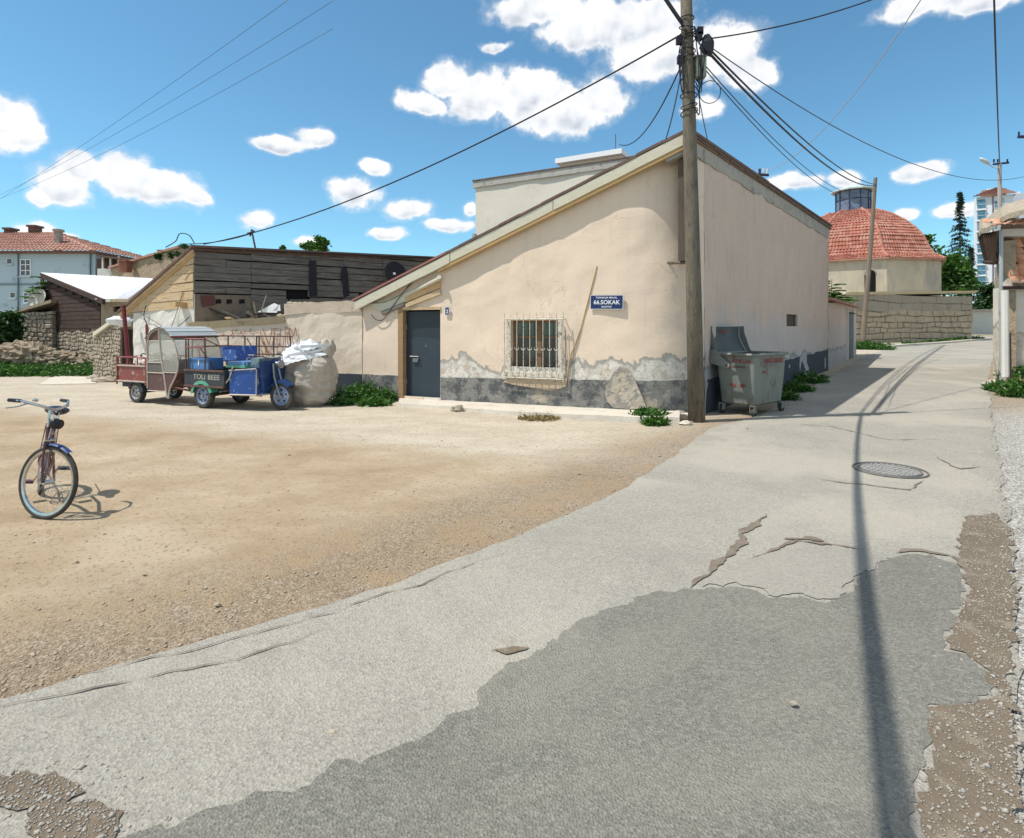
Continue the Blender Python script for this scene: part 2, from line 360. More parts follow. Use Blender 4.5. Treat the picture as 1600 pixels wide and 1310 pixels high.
MAT['maroon_panel'] = pm('dull_maroon_panel', (.13,.075,.07), (.105,.06,.058), sc=2, c2=(.20,.15,.13), sc2=5, rough=.7, bs=.1)
MAT['pinkish'] = pm('dusty_cream_tube', (.52,.45,.38), (.42,.35,.29), sc=6, c2=(.30,.14,.10), f2=(.60,.70), sc2=14, rough=.5)
MAT['blue'] = pm('worn_blue_paint', (.012,.06,.26), (.02,.085,.31), sc=3, c2=(.20,.32,.46), f2=(.57,.63), sc2=8, rough=.35, bs=.1, spec=.5)
MAT['blue_dark'] = pm('navy_trike_paint', (.012,.035,.12), (.015,.045,.16), sc=3, c2=(.14,.19,.25), f2=(.58,.66), sc2=10, rough=.45, bs=.1)
MAT['blue_light'] = pm('light_blue_crate', (.10,.24,.48), (.08,.20,.42), sc=4, rough=.5)
MAT['bed_dark'] = pm('dark_cargo_side', (.035,.045,.055), (.055,.06,.065), sc=4, c2=(.20,.18,.15), f2=(.62,.72), sc2=9, rough=.7)
MAT['green_fender'] = pm('mint_green_fender', (.10,.34,.22), (.08,.29,.19), sc=4, c2=(.28,.36,.30), sc2=9, rough=.45)
MAT['rust'] = pm('rusty_tube', (.10,.055,.045), (.16,.09,.07), sc=10, c2=(.26,.20,.17), f2=(.6,.7), sc2=16, rough=.7, bs=.2)
MAT['red_fender'] = flat('red_fender_paint', (.36,.05,.04), .4)
MAT['chrome'] = pm('scuffed_chrome', (.6,.6,.6), (.42,.42,.42), sc=14, rough=.22, metal=.95, bs=.05)
MAT['grey_rim'] = pm('grey_steel_rim', (.42,.42,.41), (.30,.30,.30), sc=10, rough=.4, metal=.5)
MAT['blue_rim'] = pm('blue_steel_rim', (.10,.16,.32), (.34,.37,.42), sc=8, rough=.4, metal=.3)
MAT['bike_red'] = pm('dark_red_bicycle_paint', (.10,.02,.022), (.07,.018,.02), sc=5, rough=.35, spec=.6, c2=(.10,.07,.05), sc2=12)
MAT['bike_black'] = flat('black_vinyl', (.014,.014,.016), .4)
MAT['sack_cloth'] = pm('dusty_woven_sack', (.50,.44,.37), (.37,.32,.265), sc=4, stretch=(1,1,1), c2=(.50,.45,.38), f2=(.5,.66), sc2=6, rough=.75, bs=.6, bsc=28, bd=.02)
MAT['sack_white'] = pm('white_woven_plastic', (.76,.77,.78), (.58,.60,.62), sc=5, rough=.5, bs=.6, bsc=14, bd=.03)
MAT['sign_blue'] = flat('navy_enamel', (.012,.03,.12), .35); MAT['white'] = flat('white_enamel', (.78,.80,.82), .4)
MAT['graffiti'] = flat('red_brown_spray', (.40,.13,.06), .9)
MAT['lamp_head'] = flat('pale_lamp_housing', (.62,.66,.68), .35)
def leafm(name, a, b_, tr=.25):
    m = bpy.data.materials.new(name); m.use_nodes = True; t = m.node_tree; t.nodes.clear(); n = NT(t)
    col = n.ramp(n.m('ADD', n.m('MULTIPLY', n.noise(n.pos(), 5, 3, .6), .5), n.m('MULTIPLY', n.n('ShaderNodeNewGeometry').outputs['Random Per Island'], .5)), [(.2, tuple(c*.7 for c in a)), (.5, a), (.74, b_), (.93, (b_[0]*1.35, b_[1]*1.12, b_[2]*1.2))])
    d = n.n('ShaderNodeBsdfDiffuse'); tl = n.n('ShaderNodeBsdfTranslucent'); g = n.n('ShaderNodeBsdfGlossy'); g.inputs['Roughness'].default_value = .5
    n.put(d.inputs[0], col); n.put(tl.inputs[0], n.mix(1., col, (1.1, 1.5, .5), 'MULTIPLY')); g.inputs[0].default_value = (.5,.55,.5,1)
    x = n.n('ShaderNodeMixShader'); x.inputs[0].default_value = tr; t.links.new(d.outputs[0], x.inputs[1]); t.links.new(tl.outputs[0], x.inputs[2])
    x2 = n.n('ShaderNodeMixShader'); x2.inputs[0].default_value = .05; t.links.new(x.outputs[0], x2.inputs[1]); t.links.new(g.outputs[0], x2.inputs[2])
    o = n.n('ShaderNodeOutputMaterial'); t.links.new(x2.outputs[0], o.inputs[0]); return m
MAT['leaf'] = leafm('broad_leaf', (.045,.11,.018), (.09,.19,.03)); MAT['leaf_dark'] = leafm('dark_leaf', (.018,.05,.012), (.04,.09,.02))
MAT['weed'] = leafm('weed_leaf', (.04,.105,.018), (.085,.185,.03), .25); MAT['needle'] = leafm('spruce_needle', (.012,.03,.018), (.03,.055,.032), .1)
MAT['dry'] = leafm('dry_grass', (.26,.19,.10), (.40,.30,.17), .2)
MAT['bark'] = pm('bark', (.10,.075,.055), (.15,.12,.09), sc=6, stretch=(2,2,.5), bs=.8, bsc=20)
# ================================================================== ground
def dirtm():
    m, n, b = material('dirt_ground'); p = n.pos(); x, y, z = n.sep(p)
    wob = n.m('MULTIPLY', n.m('SUBTRACT', n.noise(p, .55, 5, .6), .5), 2.2)
    s = n.m('ADD', n.m('ADD', y, n.m('MULTIPLY', x, .45)), wob)
    tan = n.ramp(n.noise(n.scl(p, (1, 1.3, 1)), .8, 9, .7), [(.28, (.265,.195,.12)), (.5, (.345,.265,.175)), (.72, (.41,.335,.24))])
    tan = n.mix(n.m('MULTIPLY', n.ss(n.noise(n.scl(p, (.8, 1.5, 1)), 1.5, 8, .7), .50, .72), .4), tan, (.50,.40,.27))
    pale = n.ramp(n.noise(n.scl(p, (.8, 1.5, 1)), 1.0, 9, .7), [(.3, (.36,.31,.235)), (.55, (.45,.395,.31)), (.75, (.50,.45,.36))])
    tan = n.mix(n.m('MULTIPLY', n.ss(n.noise(n.vm('ADD', p, (4, 4, 0)), .33, 6, .6), .48, .62), .45), tan, (.46,.385,.285))
    tan = n.mix(n.m('MULTIPLY', n.ss(n.noise(n.vm('ADD', p, (14, 2, 0)), .5, 7, .65), .55, .66), .4), tan, (.25,.185,.12))
    col = n.mix(n.ss(s, 6.7, 8.2), tan, pale)
    # loose dark gravel beside the asphalt: distance from the road edge
    dl = n.m('ADD', n.m('MULTIPLY', n.m('SUBTRACT', y, 2.7), .649), n.m('MULTIPLY', n.m('ADD', x, 2.4), -.760))
    gm = n.ss(n.m('ADD', dl, n.m('MULTIPLY', wob, .55)), .15, 1.5, .85, 0)
    gv = n.sep(n.voro(p, 70, out=1))[0]
    gcol = n.ramp(gv, [(.1, (.14,.105,.07)), (.5, (.225,.175,.125)), (.93, (.36,.30,.23))])
    gcol = n.mix(n.ss(n.noise(p, 1.4, 6, .6), .45, .62), gcol, (.28,.20,.12))
    col = n.mix(n.m('MULTIPLY', gm, .82), col, gcol)
    right = n.ss(n.m('SUBTRACT', x, n.m('MULTIPLY', y, .62)), .15, .45)
    rc = n.ramp(gv, [(.1, (.20,.19,.17)), (.5, (.36,.35,.32)), (.95, (.56,.54,.50))])
    col = n.mix(n.m('MULTIPLY', right, n.ss(y, 14, 10)), col, rc)
    far = n.ss(y, 26, 60); col = n.mix(far, col, (.30,.27,.19))
    sp = n.sep(n.voro(p, 38, out=1))[1]
    col = n.mix(n.m('MULTIPLY', n.ss(sp, .86, .95), .5), col, (.22,.16,.10))
    col = n.mix(n.m('MULTIPLY', n.ss(n.noise(p, 95, 3, .6), .50, .75), .35), col, (.20,.14,.09))
    n.put(b.inputs['Base Color'], col); b.inputs['Roughness'].default_value = .97; b.inputs['Specular IOR Level'].default_value = .1
    h = n.m('ADD', n.m('MULTIPLY', n.noise(p, 60, 6, .7), .35), n.m('MULTIPLY', n.noise(n.scl(p, (.6, 2, 1)), 3, 6, .6), 1.2))
    h = n.m('ADD', h, n.m('MULTIPLY', n.m('MULTIPLY', n.voro(p, 60), gm), .5))
    bump(n, b, h, .75, .03); return m
def asphm(name, lo, mid, hi, tint, gsc=75, bst=.6):
    m, n, b = material(name); p = n.pos()
    g = n.sep(n.voro(p, gsc, out=1))[0]
    col = n.ramp(g, [(.05, lo), (.5, mid), (.96, hi)])
    col = n.mix(.55, col, n.ramp(n.noise(p, .9, 8, .65), [(.3, tuple(c*.86 for c in mid)), (.52, mid), (.72, tint)]))
    col = n.mix(n.m('MULTIPLY', n.ss(n.noise(p, 45, 4, .7), .55, .72), .45), col, lo)
    col = n.mix(n.m('MULTIPLY', n.ss(n.noise(p, .42, 6, .6, .6), .46, .62), .55), col, tuple(c*1.12 for c in tint))
    col = n.mix(n.m('MULTIPLY', n.ss(n.noise(n.vm('ADD', p, (7, 3, 0)), .7, 7, .65, .4), .54, .66), .35), col, tuple(c*.74 for c in mid))
    col = n.mix(n.m('MULTIPLY', n.ss(n.noise(n.vm('ADD', p, (1, 9, 0)), 2.6, 7, .7), .60, .70), .4), col, (mid[0]*.80, mid[1]*.73, mid[2]*.66))
    col = n.mix(n.m('MULTIPLY', n.ss(n.noise(p, 7, 5, .7), .66, .74), .5), col, (mid[0]*.62, mid[1]*.56, mid[2]*.50))
    n.put(b.inputs['Base Color'], col); b.inputs['Roughness'].default_value = .93; b.inputs['Specular IOR Level'].default_value = .2
    h = n.m('ADD', n.m('MULTIPLY', n.voro(p, gsc), .6), n.m('ADD', n.m('MULTIPLY', n.noise(p, 45, 6, .7), .6), n.m('MULTIPLY', n.noise(p, 2.0, 4, .6), .8)))
    bump(n, b, h, bst, .02); return m
MAT['dirt'] = dirtm()
MAT['asph'] = asphm('dusty_pale_asphalt', (.19,.177,.152), (.312,.291,.248), (.41,.386,.332), (.362,.331,.270))
MAT['asph_dark'] = asphm('darker_asphalt_patch', (.12,.116,.10), (.198,.190,.163), (.325,.310,.268), (.252,.238,.193), 85, .8)
MAT['asph_mid'] = asphm('smooth_grey_patch', (.20,.188,.162), (.285,.266,.227), (.355,.332,.288), (.32,.294,.245), 90, .35)
MAT['brown'] = pm('damp_brown_dirt', (.19,.148,.105), (.145,.113,.08), sc=1.2, c2=(.26,.215,.16), f2=(.52,.70), sc2=5, rough=.95, bs=.8, bsc=55, bd=.02)
MAT['mark'] = pm('dull_tyre_mark', (.22,.21,.195), (.17,.165,.15), sc=9, rough=.95, bs=.6, bsc=60)
MAT['crack'] = pm('crack_dirt', (.22,.18,.135), (.14,.115,.09), sc=9, rough=.95, bs=.8, bsc=60)
def axis(lo, hi, fine0, fine1, st, grow=1.25):
    a = [fine0]
    while a[-1] < fine1: a.append(a[-1]+st)
    s = st; c = a[-1]
    while c < hi: s *= grow; c += s; a.append(c)
    s = st; c = fine0; L = []
    while c > lo: s *= grow; c -= s; L.append(c)
    return list(reversed(L))+a
def sheet(name, xs_of, ys, mat, dz, k='structure', zf=gz):
    mb = MB(); n = None
    for y in ys:
        xs = xs_of(y); n = len(xs)
        mb.v += [(x, y, zf(x, y)+dz) for x in xs]
    for i in range(len(ys)-1):
        for j in range(n-1): mb.f.append((i*n+j, i*n+j+1, (i+1)*n+j+1, (i+1)*n+j)); mb.mi.append(0)
    o = mb.build(name, mat, smooth=True); o['kind'] = k; return o
XS = axis(-900, 900, -16, 26, .5); YS = axis(-60, 1500, -3, 62, .5)
sheet('ground', lambda y: XS, YS, MAT['dirt'], 0)
def interp(tab, y):
    if y <= tab[0][0]: return tab[0][1]
    for (a, b), (c, d) in zip(tab, tab[1:]):
        if y <= c: return b+(d-b)*(y-a)/(c-a)
    return tab[-1][1]
LEFT = sorted([(gnd(*p).y, gnd(*p).x) for p in [(-60,1120),(0,1095),(150,1050),(320,1005),(480,960),(640,905),(780,850),(900,800),(990,758),(1070,700),(1115,668),(1180,652),(1260,610),(1325,572),(1345,560),(1400,541),(1520,529)]])
RIGHT = sorted([(gnd(*p).y, gnd(*p).x) for p in [(1600,1310),(1592,1100),(1588,950),(1580,820),(1562,720),(1550,650),(1545,600),(1548,575),(1556,548),(1560,535),(1570,527)]])
RIGHT = [(-3, .9)]+RIGHT; LEFT = [(-3, -5.6)]+LEFT
def lx(y): return interp(LEFT, y)+.10*fbm((y*1.6, 3, 0))+.05*fbm((y*7, 9, 0))
def rx(y): return interp(RIGHT, y)+.10*fbm((y*1.4, 33, 0))+.05*fbm((y*6, 19, 0))
ry = [-3+.08*i for i in range(195)]; 
while ry[-1] < 70: ry.append(ry[-1]+.35)
def rxs(y):
    a, b = lx(y), rx(y); return [a+(b-a)*t for t in [0,.02,.06,.12,.2,.3,.4,.5,.6,.7,.8,.88,.94,.98,1]]
def gz_road(x, y): return gz(x, y)
sheet('road', rxs, ry, MAT['asph'], .012)
def rough_poly(pts, close=True, step=.03, amp=.026, seed=0):
    out = []
    n = len(pts)
    for i in range(n):
        a, b = pts[i], pts[(i+1) % n]; L = math.hypot(b[0]-a[0], b[1]-a[1]); k = max(1, min(90, int(L/step)))
        for j in range(k):
            t = j/k; x = a[0]+(b[0]-a[0])*t; y = a[1]+(b[1]-a[1])*t
            if y > 1.2: x += amp*fbm((x*9+seed, y*9, 1.7), 5)*1.6; y += amp*fbm((x*9, y*9+seed, 5.1), 5)*1.6; x += .012*fbm((x*31, y*31, seed), 3); y += .012*fbm((x*31, y*31, seed+4), 3)
            out.append((x, y))
    return out
def flat_poly(name, px, mat, dz, extra=(), k='structure', amp=.03, step=.03):
    pts = [(gnd(*p).x, gnd(*p).y) for p in px]+list(extra); q = rough_poly(pts, amp=amp, step=step, seed=len(px))
    import bmesh
    bm = bmesh.new(); vs = [bm.verts.new((x, y, dz)) for x, y in q]; es = [bm.edges.new((vs[i], vs[(i+1) % len(vs)])) for i in range(len(vs))]
    bmesh.ops.triangle_fill(bm, use_beauty=True, edges=es)
    for f in bm.faces:
        if f.normal.z < 0: f.normal_flip()
    me = bpy.data.meshes.new(name); bm.to_mesh(me); bm.free(); me.materials.append(mat)
    o = link(name, me); o['kind'] = k; return o, q
PATCH = [(150,1330),(250,1295),(330,1275),(400,1245),(470,1235),(540,1195),(600,1180),(660,1150),(740,1108),(755,1075),(800,1040),(850,1020),(900,975),(960,955),(1010,932),(1080,924),(1150,922),(1190,928),(1200,940),(1255,937),(1300,947),(1320,935),(1345,905),(1395,872),(1450,868),(1498,888),(1512,925),(1500,960),(1478,1000),(1480,1020),(1510,1035),(1548,1060),(1550,1088),(1500,1108),(1460,1112),(1446,1150),(1450,1200),(1425,1250),(1425,1330)]
flat_poly('asphalt_patch', PATCH, MAT['asph_dark'], .016, [(1.2,-2.8),(-3.2,-2.8)])
flat_poly('asphalt_patch', [(1085,921),(1120,900),(1180,872),(1240,860),(1300,856),(1380,868),(1392,876),(1343,903),(1318,930),(1298,943),(1255,932),(1202,934),(1190,922),(1150,917)], MAT['asph_mid'], .018)
BROWN1 = [(1508,810),(1560,805),(1580,830),(1583,900),(1588,1000),(1578,1080),(1592,1150),(1600,1330),(1432,1330),(1428,1250),(1454,1200),(1450,1150),(1463,1115),(1502,1112),(1554,1090),(1552,1058),(1512,1031),(1484,1018),(1482,1000),(1504,960),(1516,925),(1502,880),(1495,840)]
_, Q1 = flat_poly('dirt_patch', BROWN1, MAT['brown'], .0185)
_, Q2 = flat_poly('dirt_patch', [(-60,1222),(80,1213),(130,1240),(98,1262),(165,1256),(182,1285),(175,1330),(40,1330),(32,1285),(0,1268),(-60,1266)], MAT['brown'], .0185)
_, Q3 = flat_poly('dirt_patch', [(765,1022),(800,1016),(832,1016),(822,1022),(790,1027)], MAT['brown'], .020, amp=.012, step=.03)
def ribbon(name, px, wd, dz=.0205, seed=0, amp=.05, mat='crack'):
    P = [gnd(*p) for p in px]; L = []
    for a, b in zip(P, P[1:]):
        k = max(2, int((b-a).length/.04))
        L += [a.lerp(b, i/k) for i in range(k)]
    L.append(P[-1]); vs = []
    for i, p in enumerate(L):
        t = (L[min(i+1, len(L)-1)]-L[max(i-1, 0)]).normalized(); nn = Vector((-t.y, t.x, 0))
        e = min(1, 6*i/len(L), 6*(len(L)-1-i)/len(L))
        c = p+nn*amp*fbm((p.x*3+seed, p.y*3, 0), 4); ww = wd*e*max(.12, .7+1.1*fbm((p.x*7, p.y*7+seed, 3), 4))
        vs += [c-nn*ww, c+nn*ww]
    mb = MB(); mb.add([(v.x, v.y, gz(v.x, v.y)+dz) for v in vs], [(2*i, 2*i+2, 2*i+3, 2*i+1) for i in range(len(L)-1)])
    o = mb.build(name, MAT[mat]); o['kind'] = 'structure'; return o
ribbon('road_crack', [(1200,806),(1172,830),(1150,862),(1110,895),(1072,926)], .038)
ribbon('road_crack', [(1172,876),(1205,862),(1245,848),(1290,852),(1350,862)], .022, seed=5)
ribbon('road_crack', [(1225,846),(1265,842),(1290,848)], .05, seed=8)
ribbon('road_crack', [(1400,868),(1440,862),(1490,872),(1515,900)], .03, seed=9)
ribbon('road_crack', [(-20,1112),(110,1090),(260,1058),(400,1025),(520,985)], .006, seed=4)
ribbon('road_crack', [(60,1072),(160,1052),(330,1012),(480,972),(640,920),(800,862)], .006, seed=6)
ribbon('road_crack', [(1225,664),(1300,668),(1390,690),(1480,688)], .012, seed=7)
ribbon('road_crack', [(1265,750),(1330,758),(1420,768),(1440,752)], .014, seed=3)
ribbon('road_crack', [(1460,715),(1500,735),(1530,730)], .014, seed=2)
ribbon('road_crack', [(1370,650),(1390,600),(1420,575),(1450,560)], .016, seed=12, mat='mark')
ribbon('road_crack', [(1382,650),(1402,602),(1440,572),(1480,556)], .012, seed=13, mat='mark')
MAT['rut'] = pm('packed_rut_dirt', (.325,.255,.175), (.38,.31,.22), sc=5, rough=.95, bs=.8, bsc=50)
# concrete step along the foot of the house
FAC = Plane((-3.68, 14.2), (3.31, 10.95)); K = Vector((3.31, 10.95, 0))
SV = Vector((.633, .774, 0)).normalized(); S1 = K+SV*12.95; SIDE = Plane(K, S1)
mb = MB(); front = [gnd(*p) for p in [(622,634),(700,640),(790,649),(900,656),(1000,662),(1062,664)]]
sA = [FAC.sz(*p)[0] for p in [(622,630),(700,630),(790,634),(900,638),(1000,642),(1062,645)]]
for i in range(24):
    def fr(t):
        t = t*5; j = min(4, int(t)); return front[j].lerp(front[j+1], t-j), sA[j]+(sA[j+1]-sA[j])*(t-j)
    (a, s0), (c, s1) = fr(i/24), fr((i+1)/24)
    h0 = .05+.0032*i+.02*fbm((i*.7, 0, 0)); h1 = .05+.0032*(i+1)+.02*fbm(((i+1)*.7, 0, 0)); w0 = .05*fbm((i*.9, 5, 0)); w1 = .05*fbm(((i+1)*.9, 5, 0))
    b0, b1 = FAC.pt(s0, 0, -.05), FAC.pt(s1, 0, -.05)
    a = a+Vector((0, w0, 0)); c = c+Vector((0, w1, 0))
    mb.hexa([Vector((a.x,a.y,-.05)), Vector((c.x,c.y,-.05)), Vector((b1.x,b1.y,-.05)), Vector((b0.x,b0.y,-.05)), Vector((a.x,a.y+.03,h0)), Vector((c.x,c.y+.03,h1)), Vector((b1.x,b1.y,h1+.02)), Vector((b0.x,b0.y,h0+.02))])
kind(mb.build('pavement', MAT['concrete']), 'structure')
def fac_z(*a): return FAC.sz(*a)
# ------------------------------------------------------------------ loose stones, one mesh of many
def stones(name, spots, mat, lab=None, flatf=.6):
    rng = np.random.default_rng(5)
    base = np.array([(1,0,0),(-1,0,0),(0,1,0),(0,-1,0),(0,0,1),(0,0,-1)], float)
    tri = np.array([(0,2,4),(2,1,4),(1,3,4),(3,0,4),(2,0,5),(1,2,5),(3,1,5),(0,3,5)])
    n = len(spots); S = np.array(spots)           # x,y,z,size
    V = base[None]*(.6+.8*rng.random((n, 6, 1)))+rng.normal(0, .18, (n, 6, 3)); V[:, :, 2] *= flatf
    a = rng.random(n)*6.28; c, s = np.cos(a), np.sin(a); X = V[:, :, 0]*c[:, None]-V[:, :, 1]*s[:, None]; Y = V[:, :, 0]*s[:, None]+V[:, :, 1]*c[:, None]
    V = np.stack([X, Y, V[:, :, 2]], 2)*S[:, None, 3:4]+S[:, None, :3]
    F = (tri[None]+(np.arange(n)*6)[:, None, None]).reshape(-1, 3)
    me = bpy.data.meshes.new(name); me.vertices.add(n*6); me.vertices.foreach_set('co', V.reshape(-1)); me.loops.add(len(F)*3); me.loops.foreach_set('vertex_index', F.reshape(-1))
    me.polygons.add(len(F)); me.polygons.foreach_set('loop_start', np.arange(len(F))*3); me.polygons.foreach_set('loop_total', np.full(len(F), 3)); me.update(); me.validate()
    me.materials.append(mat); o = link(name, me); o['kind'] = 'stuff'; return o
def inpoly(x, y, q):
    r = False; n = len(q); j = n-1
    for i in range(n):
        if (q[i][1] > y) != (q[j][1] > y) and x < (q[j][0]-q[i][0])*(y-q[i][1])/(q[j][1]-q[i][1])+q[i][0]: r = not r
        j = i
    return r
R = random.Random(11)
sp = []; sp2 = []
while len(sp) < 15000:
    y = 1.9+11*R.random()**1.5; x = -.95*y+R.random()*(lx(y)+.95*y) if R.random() < .5 else lx(y)-abs(R.gauss(0, .55))
    if x > lx(y)+.05 or x < -y: continue
    d = (lx(y)-x); s = R.uniform(.003, .007) if R.random() < .96 else R.uniform(.008, .016)
    sp.append((x, y, s*.2, s))
stones('gravel', sp, pm('loose_brown_gravel', (.30,.22,.145), (.44,.37,.29), sc=30, rough=.95, bs=0))
while len(sp2) < 11000:
    y = 1.7+14*R.random()**1.8; x = rx(y)+R.gauss(.12, .22)
    if R.random() < .45:
        q = R.choice((Q1, Q1, Q2)); p = R.choice(q); x, y = p[0]+R.gauss(0, .12), p[1]+R.gauss(0, .12)
        if R.random() < .85 and not inpoly(x, y, q): continue
    if y < 1.5: continue
    s = R.uniform(.003, .007) if R.random() < .94 else R.uniform(.008, .015)
    sp2.append((x, y, gz(x, y)+(.020 if x > rx(y)-.1 or inpoly(x, y, Q1) or inpoly(x, y, Q2) else .013)-(.018 if x > rx(y)+.05 else 0), s))
stones('gravel', sp2, pm('loose_pale_gravel', (.40,.37,.32), (.27,.24,.20), sc=30, rough=.95, bs=0))
sp3 = []
for i in range(1600):
    y = 1.9+9*R.random(); x = lx(y)+(rx(y)-lx(y))*R.random(); s = R.uniform(.002, .005); sp3.append((x, y, gz(x, y)+.013, s))
stones('grit', sp3, pm('dark_grit', (.20,.18,.15), (.34,.32,.28), sc=30, rough=.95, bs=0))
# ================================================================== wall builder
def wallgrid(name, posf, avals, top, thick, mat, parent, zb=-.2, zrows=None, holes=(), disp=.012, dz=.13, depth=.22, capmat=None):
    """posf(a)->(point, outward normal). holes: (a0,a1,z0,z1). A displaced front, the reveals of its openings, a top and a back."""
    av = sorted(set([round(a, 4) for a in avals]+[round(v, 4) for h in holes for v in h[:2]]))
    zs = set([zb]+[v for h in holes for v in h[2:]]); hi = max([h[3] for h in holes]+[zb+.3])
    lo = sorted(zs); zz = []
    for a, b in zip(lo, lo[1:]):
        k = max(1, round((b-a)/dz)); zz += [a+(b-a)*i/k for i in range(k)]
    zz.append(lo[-1]); nt = max(1, round((max(top(a) for a in av)-zz[-1])/dz))
    mb = MB(); R_ = len(zz)+nt
    grid = []
    for a in av:
        p, n_ = posf(a); t = max(top(a), zz[-1]+.01); col = zz+[zz[-1]+(t-zz[-1])*i/nt for i in range(1, nt+1)]
        row = []
        for z in col:
            edge = any(abs(a-h[0]) < .05 or abs(a-h[1]) < .05 for h in holes)
            d = 0 if edge else disp*fbm((p.x*1.4, p.y*1.4, z*1.4), 4)*1.4
            row.append(Vector((p.x, p.y, z))+n_*d)
        grid.append(row)
    vs = [v for r in grid for v in r]; fs = []
    for i in range(len(av)-1):
        am = (av[i]+av[i+1])/2
        for j in range(R_-1):
            zm = (grid[i][j].z+grid[i+1][j].z)/2
            if any(h[0] < am < h[1] and h[2] < zm < h[3] for h in holes): continue
            fs.append((i*R_+j, (i+1)*R_+j, (i+1)*R_+j+1, i*R_+j+1))
    mb.add(vs, fs)
    for (a0, a1, z0, z1) in holes:
        (p0, n0), (p1, n1) = posf(a0), posf(a1); P = [Vector((p.x, p.y, z)) for p, z in ((p0, z0), (p1, z0), (p1, z1), (p0, z1))]
        Q = [v-n_*depth for v, n_ in zip(P, (n0, n1, n1, n0))]
        for k in range(4):
            mb.quad(P[k], P[(k+1) % 4], Q[(k+1) % 4], Q[k])
    for i in range(len(av)-1):
        (p0, n0), (p1, n1) = posf(av[i]), posf(av[i+1]); a, b = grid[i][-1], grid[i+1][-1]
        c = Vector((p1.x, p1.y, b.z))-n1*thick; d = Vector((p0.x, p0.y, a.z))-n0*thick
        mb.quad(a, b, c, d); mb.quad(Vector((c.x, c.y, zb)), Vector((d.x, d.y, zb)), d, c)
    for a, g in ((av[0], grid[0]), (av[-1], grid[-1])):
        p, n_ = posf(a); q = p-n_*thick; mb.quad(Vector((p.x, p.y, zb)), g[-1], Vector((q.x, q.y, g[-1].z)), Vector((q.x, q.y, zb)))
    return mb.build(name, mat, parent, smooth=False)
def smooth_big(o):
    me = o.data; me.polygons.foreach_set('use_smooth', [True]*len(me.polygons)); me.update()
    try: me.shade_smooth_by_angle = None
    except Exception: pass
def pf(pl): return lambda a: (pl.pt(a, 0), pl.n)
def rng_(a, b, s):
    k = max(1, round((b-a)/s)); return [a+(b-a)*i/k for i in range(k+1)]
# ================================================================== the corner house
house = thing('corner_house', 'peach plastered village house with a slanted roof and barred window on the street corner', 'house', (0, 13.2, 0))
L = FAC.L; U = FAC.u; AB = L-1.5; P1 = FAC.pt(AB, 0); P2 = K+SV*.9
def facpos(a):
    if a <= AB: return FAC.pt(a, 0), FAC.n
    t = min(1, (a-AB)/2.1); p = P1*(1-t)**2+K*2*t*(1-t)+P2*t*t; d = ((K-P1)*(1-t)+(P2-K)*t).normalized()
    return p, Vector((d.y, -d.x, 0))
det = U.x*SV.y-U.y*SV.x
def alpha(p):
    q = p-FAC.p; return (q.x*SV.y-q.y*SV.x)/det
def roofz(al): return 2.43+.385*al
def RP(al, be, dz=0):
    p = FAC.p+U*al+SV*be; return Vector((p.x, p.y, roofz(al)+dz))
dA = fac_z(630, 485); dB = fac_z(688, 628); wA = fac_z(798, 501); wB = fac_z(872, 583)
DOOR = (dA[0], dB[0], .02, dA[1]); WIN = (wA[0], wB[0], wB[1], wA[1])
avs = rng_(0, AB, .11)+rng_(AB, AB+2.1, .1)
fw = wallgrid('facade_wall', facpos, avs, lambda a: roofz(alpha(facpos(a)[0]))-.10, .3, MAT['facade'], house, holes=[DOOR, WIN], disp=.015, dz=.11)
smooth_big(fw)
# plinth, standing two centimetres proud, broken at the door
mb = MB()
def plinth_run(a0, a1, topz, o=.022, depth=.05):
    av = rng_(a0, a1, .06); n = 7
    for i in range(len(av)):
        p, n_ = facpos(av[i]); t = topz(av[i])
        for j in range(n):
            z = -.1+(t+.1)*j/(n-1); d = o+.012*fbm((p.x*3, p.y*3, z*3), 4)
            q = p+n_*(d if j < n-1 else d*.8); mb.v.append((q.x, q.y, z))
        q = p-n_*depth; mb.v.append((q.x, q.y, t))
    b = len(mb.v)-len(av)*(n+1)
    for i in range(len(av)-1):
        for j in range(n): k = b+i*(n+1)+j; mb.f.append((k, k+n+1, k+n+2, k+1)); mb.mi.append(0)
plinth_run(.02, DOOR[0]-.1, lambda a: .60+.01*fbm((a*3, 1, 0)))
plinth_run(DOOR[1]+.02, AB+2.05, lambda a: .62+.022*(a-3)+.018*fbm((a*4, 1, 0))-(.13*math.exp(-((a-(WIN[0]+WIN[1])/2)/.45)**2)))
mb.build('plinth', MAT['plinth'], house)
# side wall
swp = SIDE; g0 = .9
SW1 = swp.sz(1229, 491); SW2 = swp.sz(1246, 519)
SWIN = (SW1[0], SW2[0], SW2[1], SW1[1])
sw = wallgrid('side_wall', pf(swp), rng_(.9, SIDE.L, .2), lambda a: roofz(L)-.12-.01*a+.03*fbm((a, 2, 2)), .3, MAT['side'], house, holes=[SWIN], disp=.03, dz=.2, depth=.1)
smooth_big(sw)
mb = MB(); swp.box(mb, SWIN[0]-.02, SWIN[1]+.02, SWIN[2]-.02, SWIN[3]+.02, -.09, -.06); mb.build('shutter', pm('dark_maroon_shutter', (.05,.02,.018), (.035,.016,.015), rough=.6), house)
mb = MB()
for i in range(60):
    a = 1.0+11.9*i/60; b = a+11.9/60; h = lambda q: .66+.022*q+.04*fbm((q*1.3, 8, 0))
    o = .02
    mb.hexa([swp.pt(a,-.1,o), swp.pt(b,-.1,o), swp.pt(b,-.1,-.02), swp.pt(a,-.1,-.02), swp.pt(a,h(a),o*.8), swp.pt(b,h(b),o*.8), swp.pt(b,h(b),-.02), swp.pt(a,h(a),-.02)])
mb.build('plinth', MAT['plinth_navy'], house)
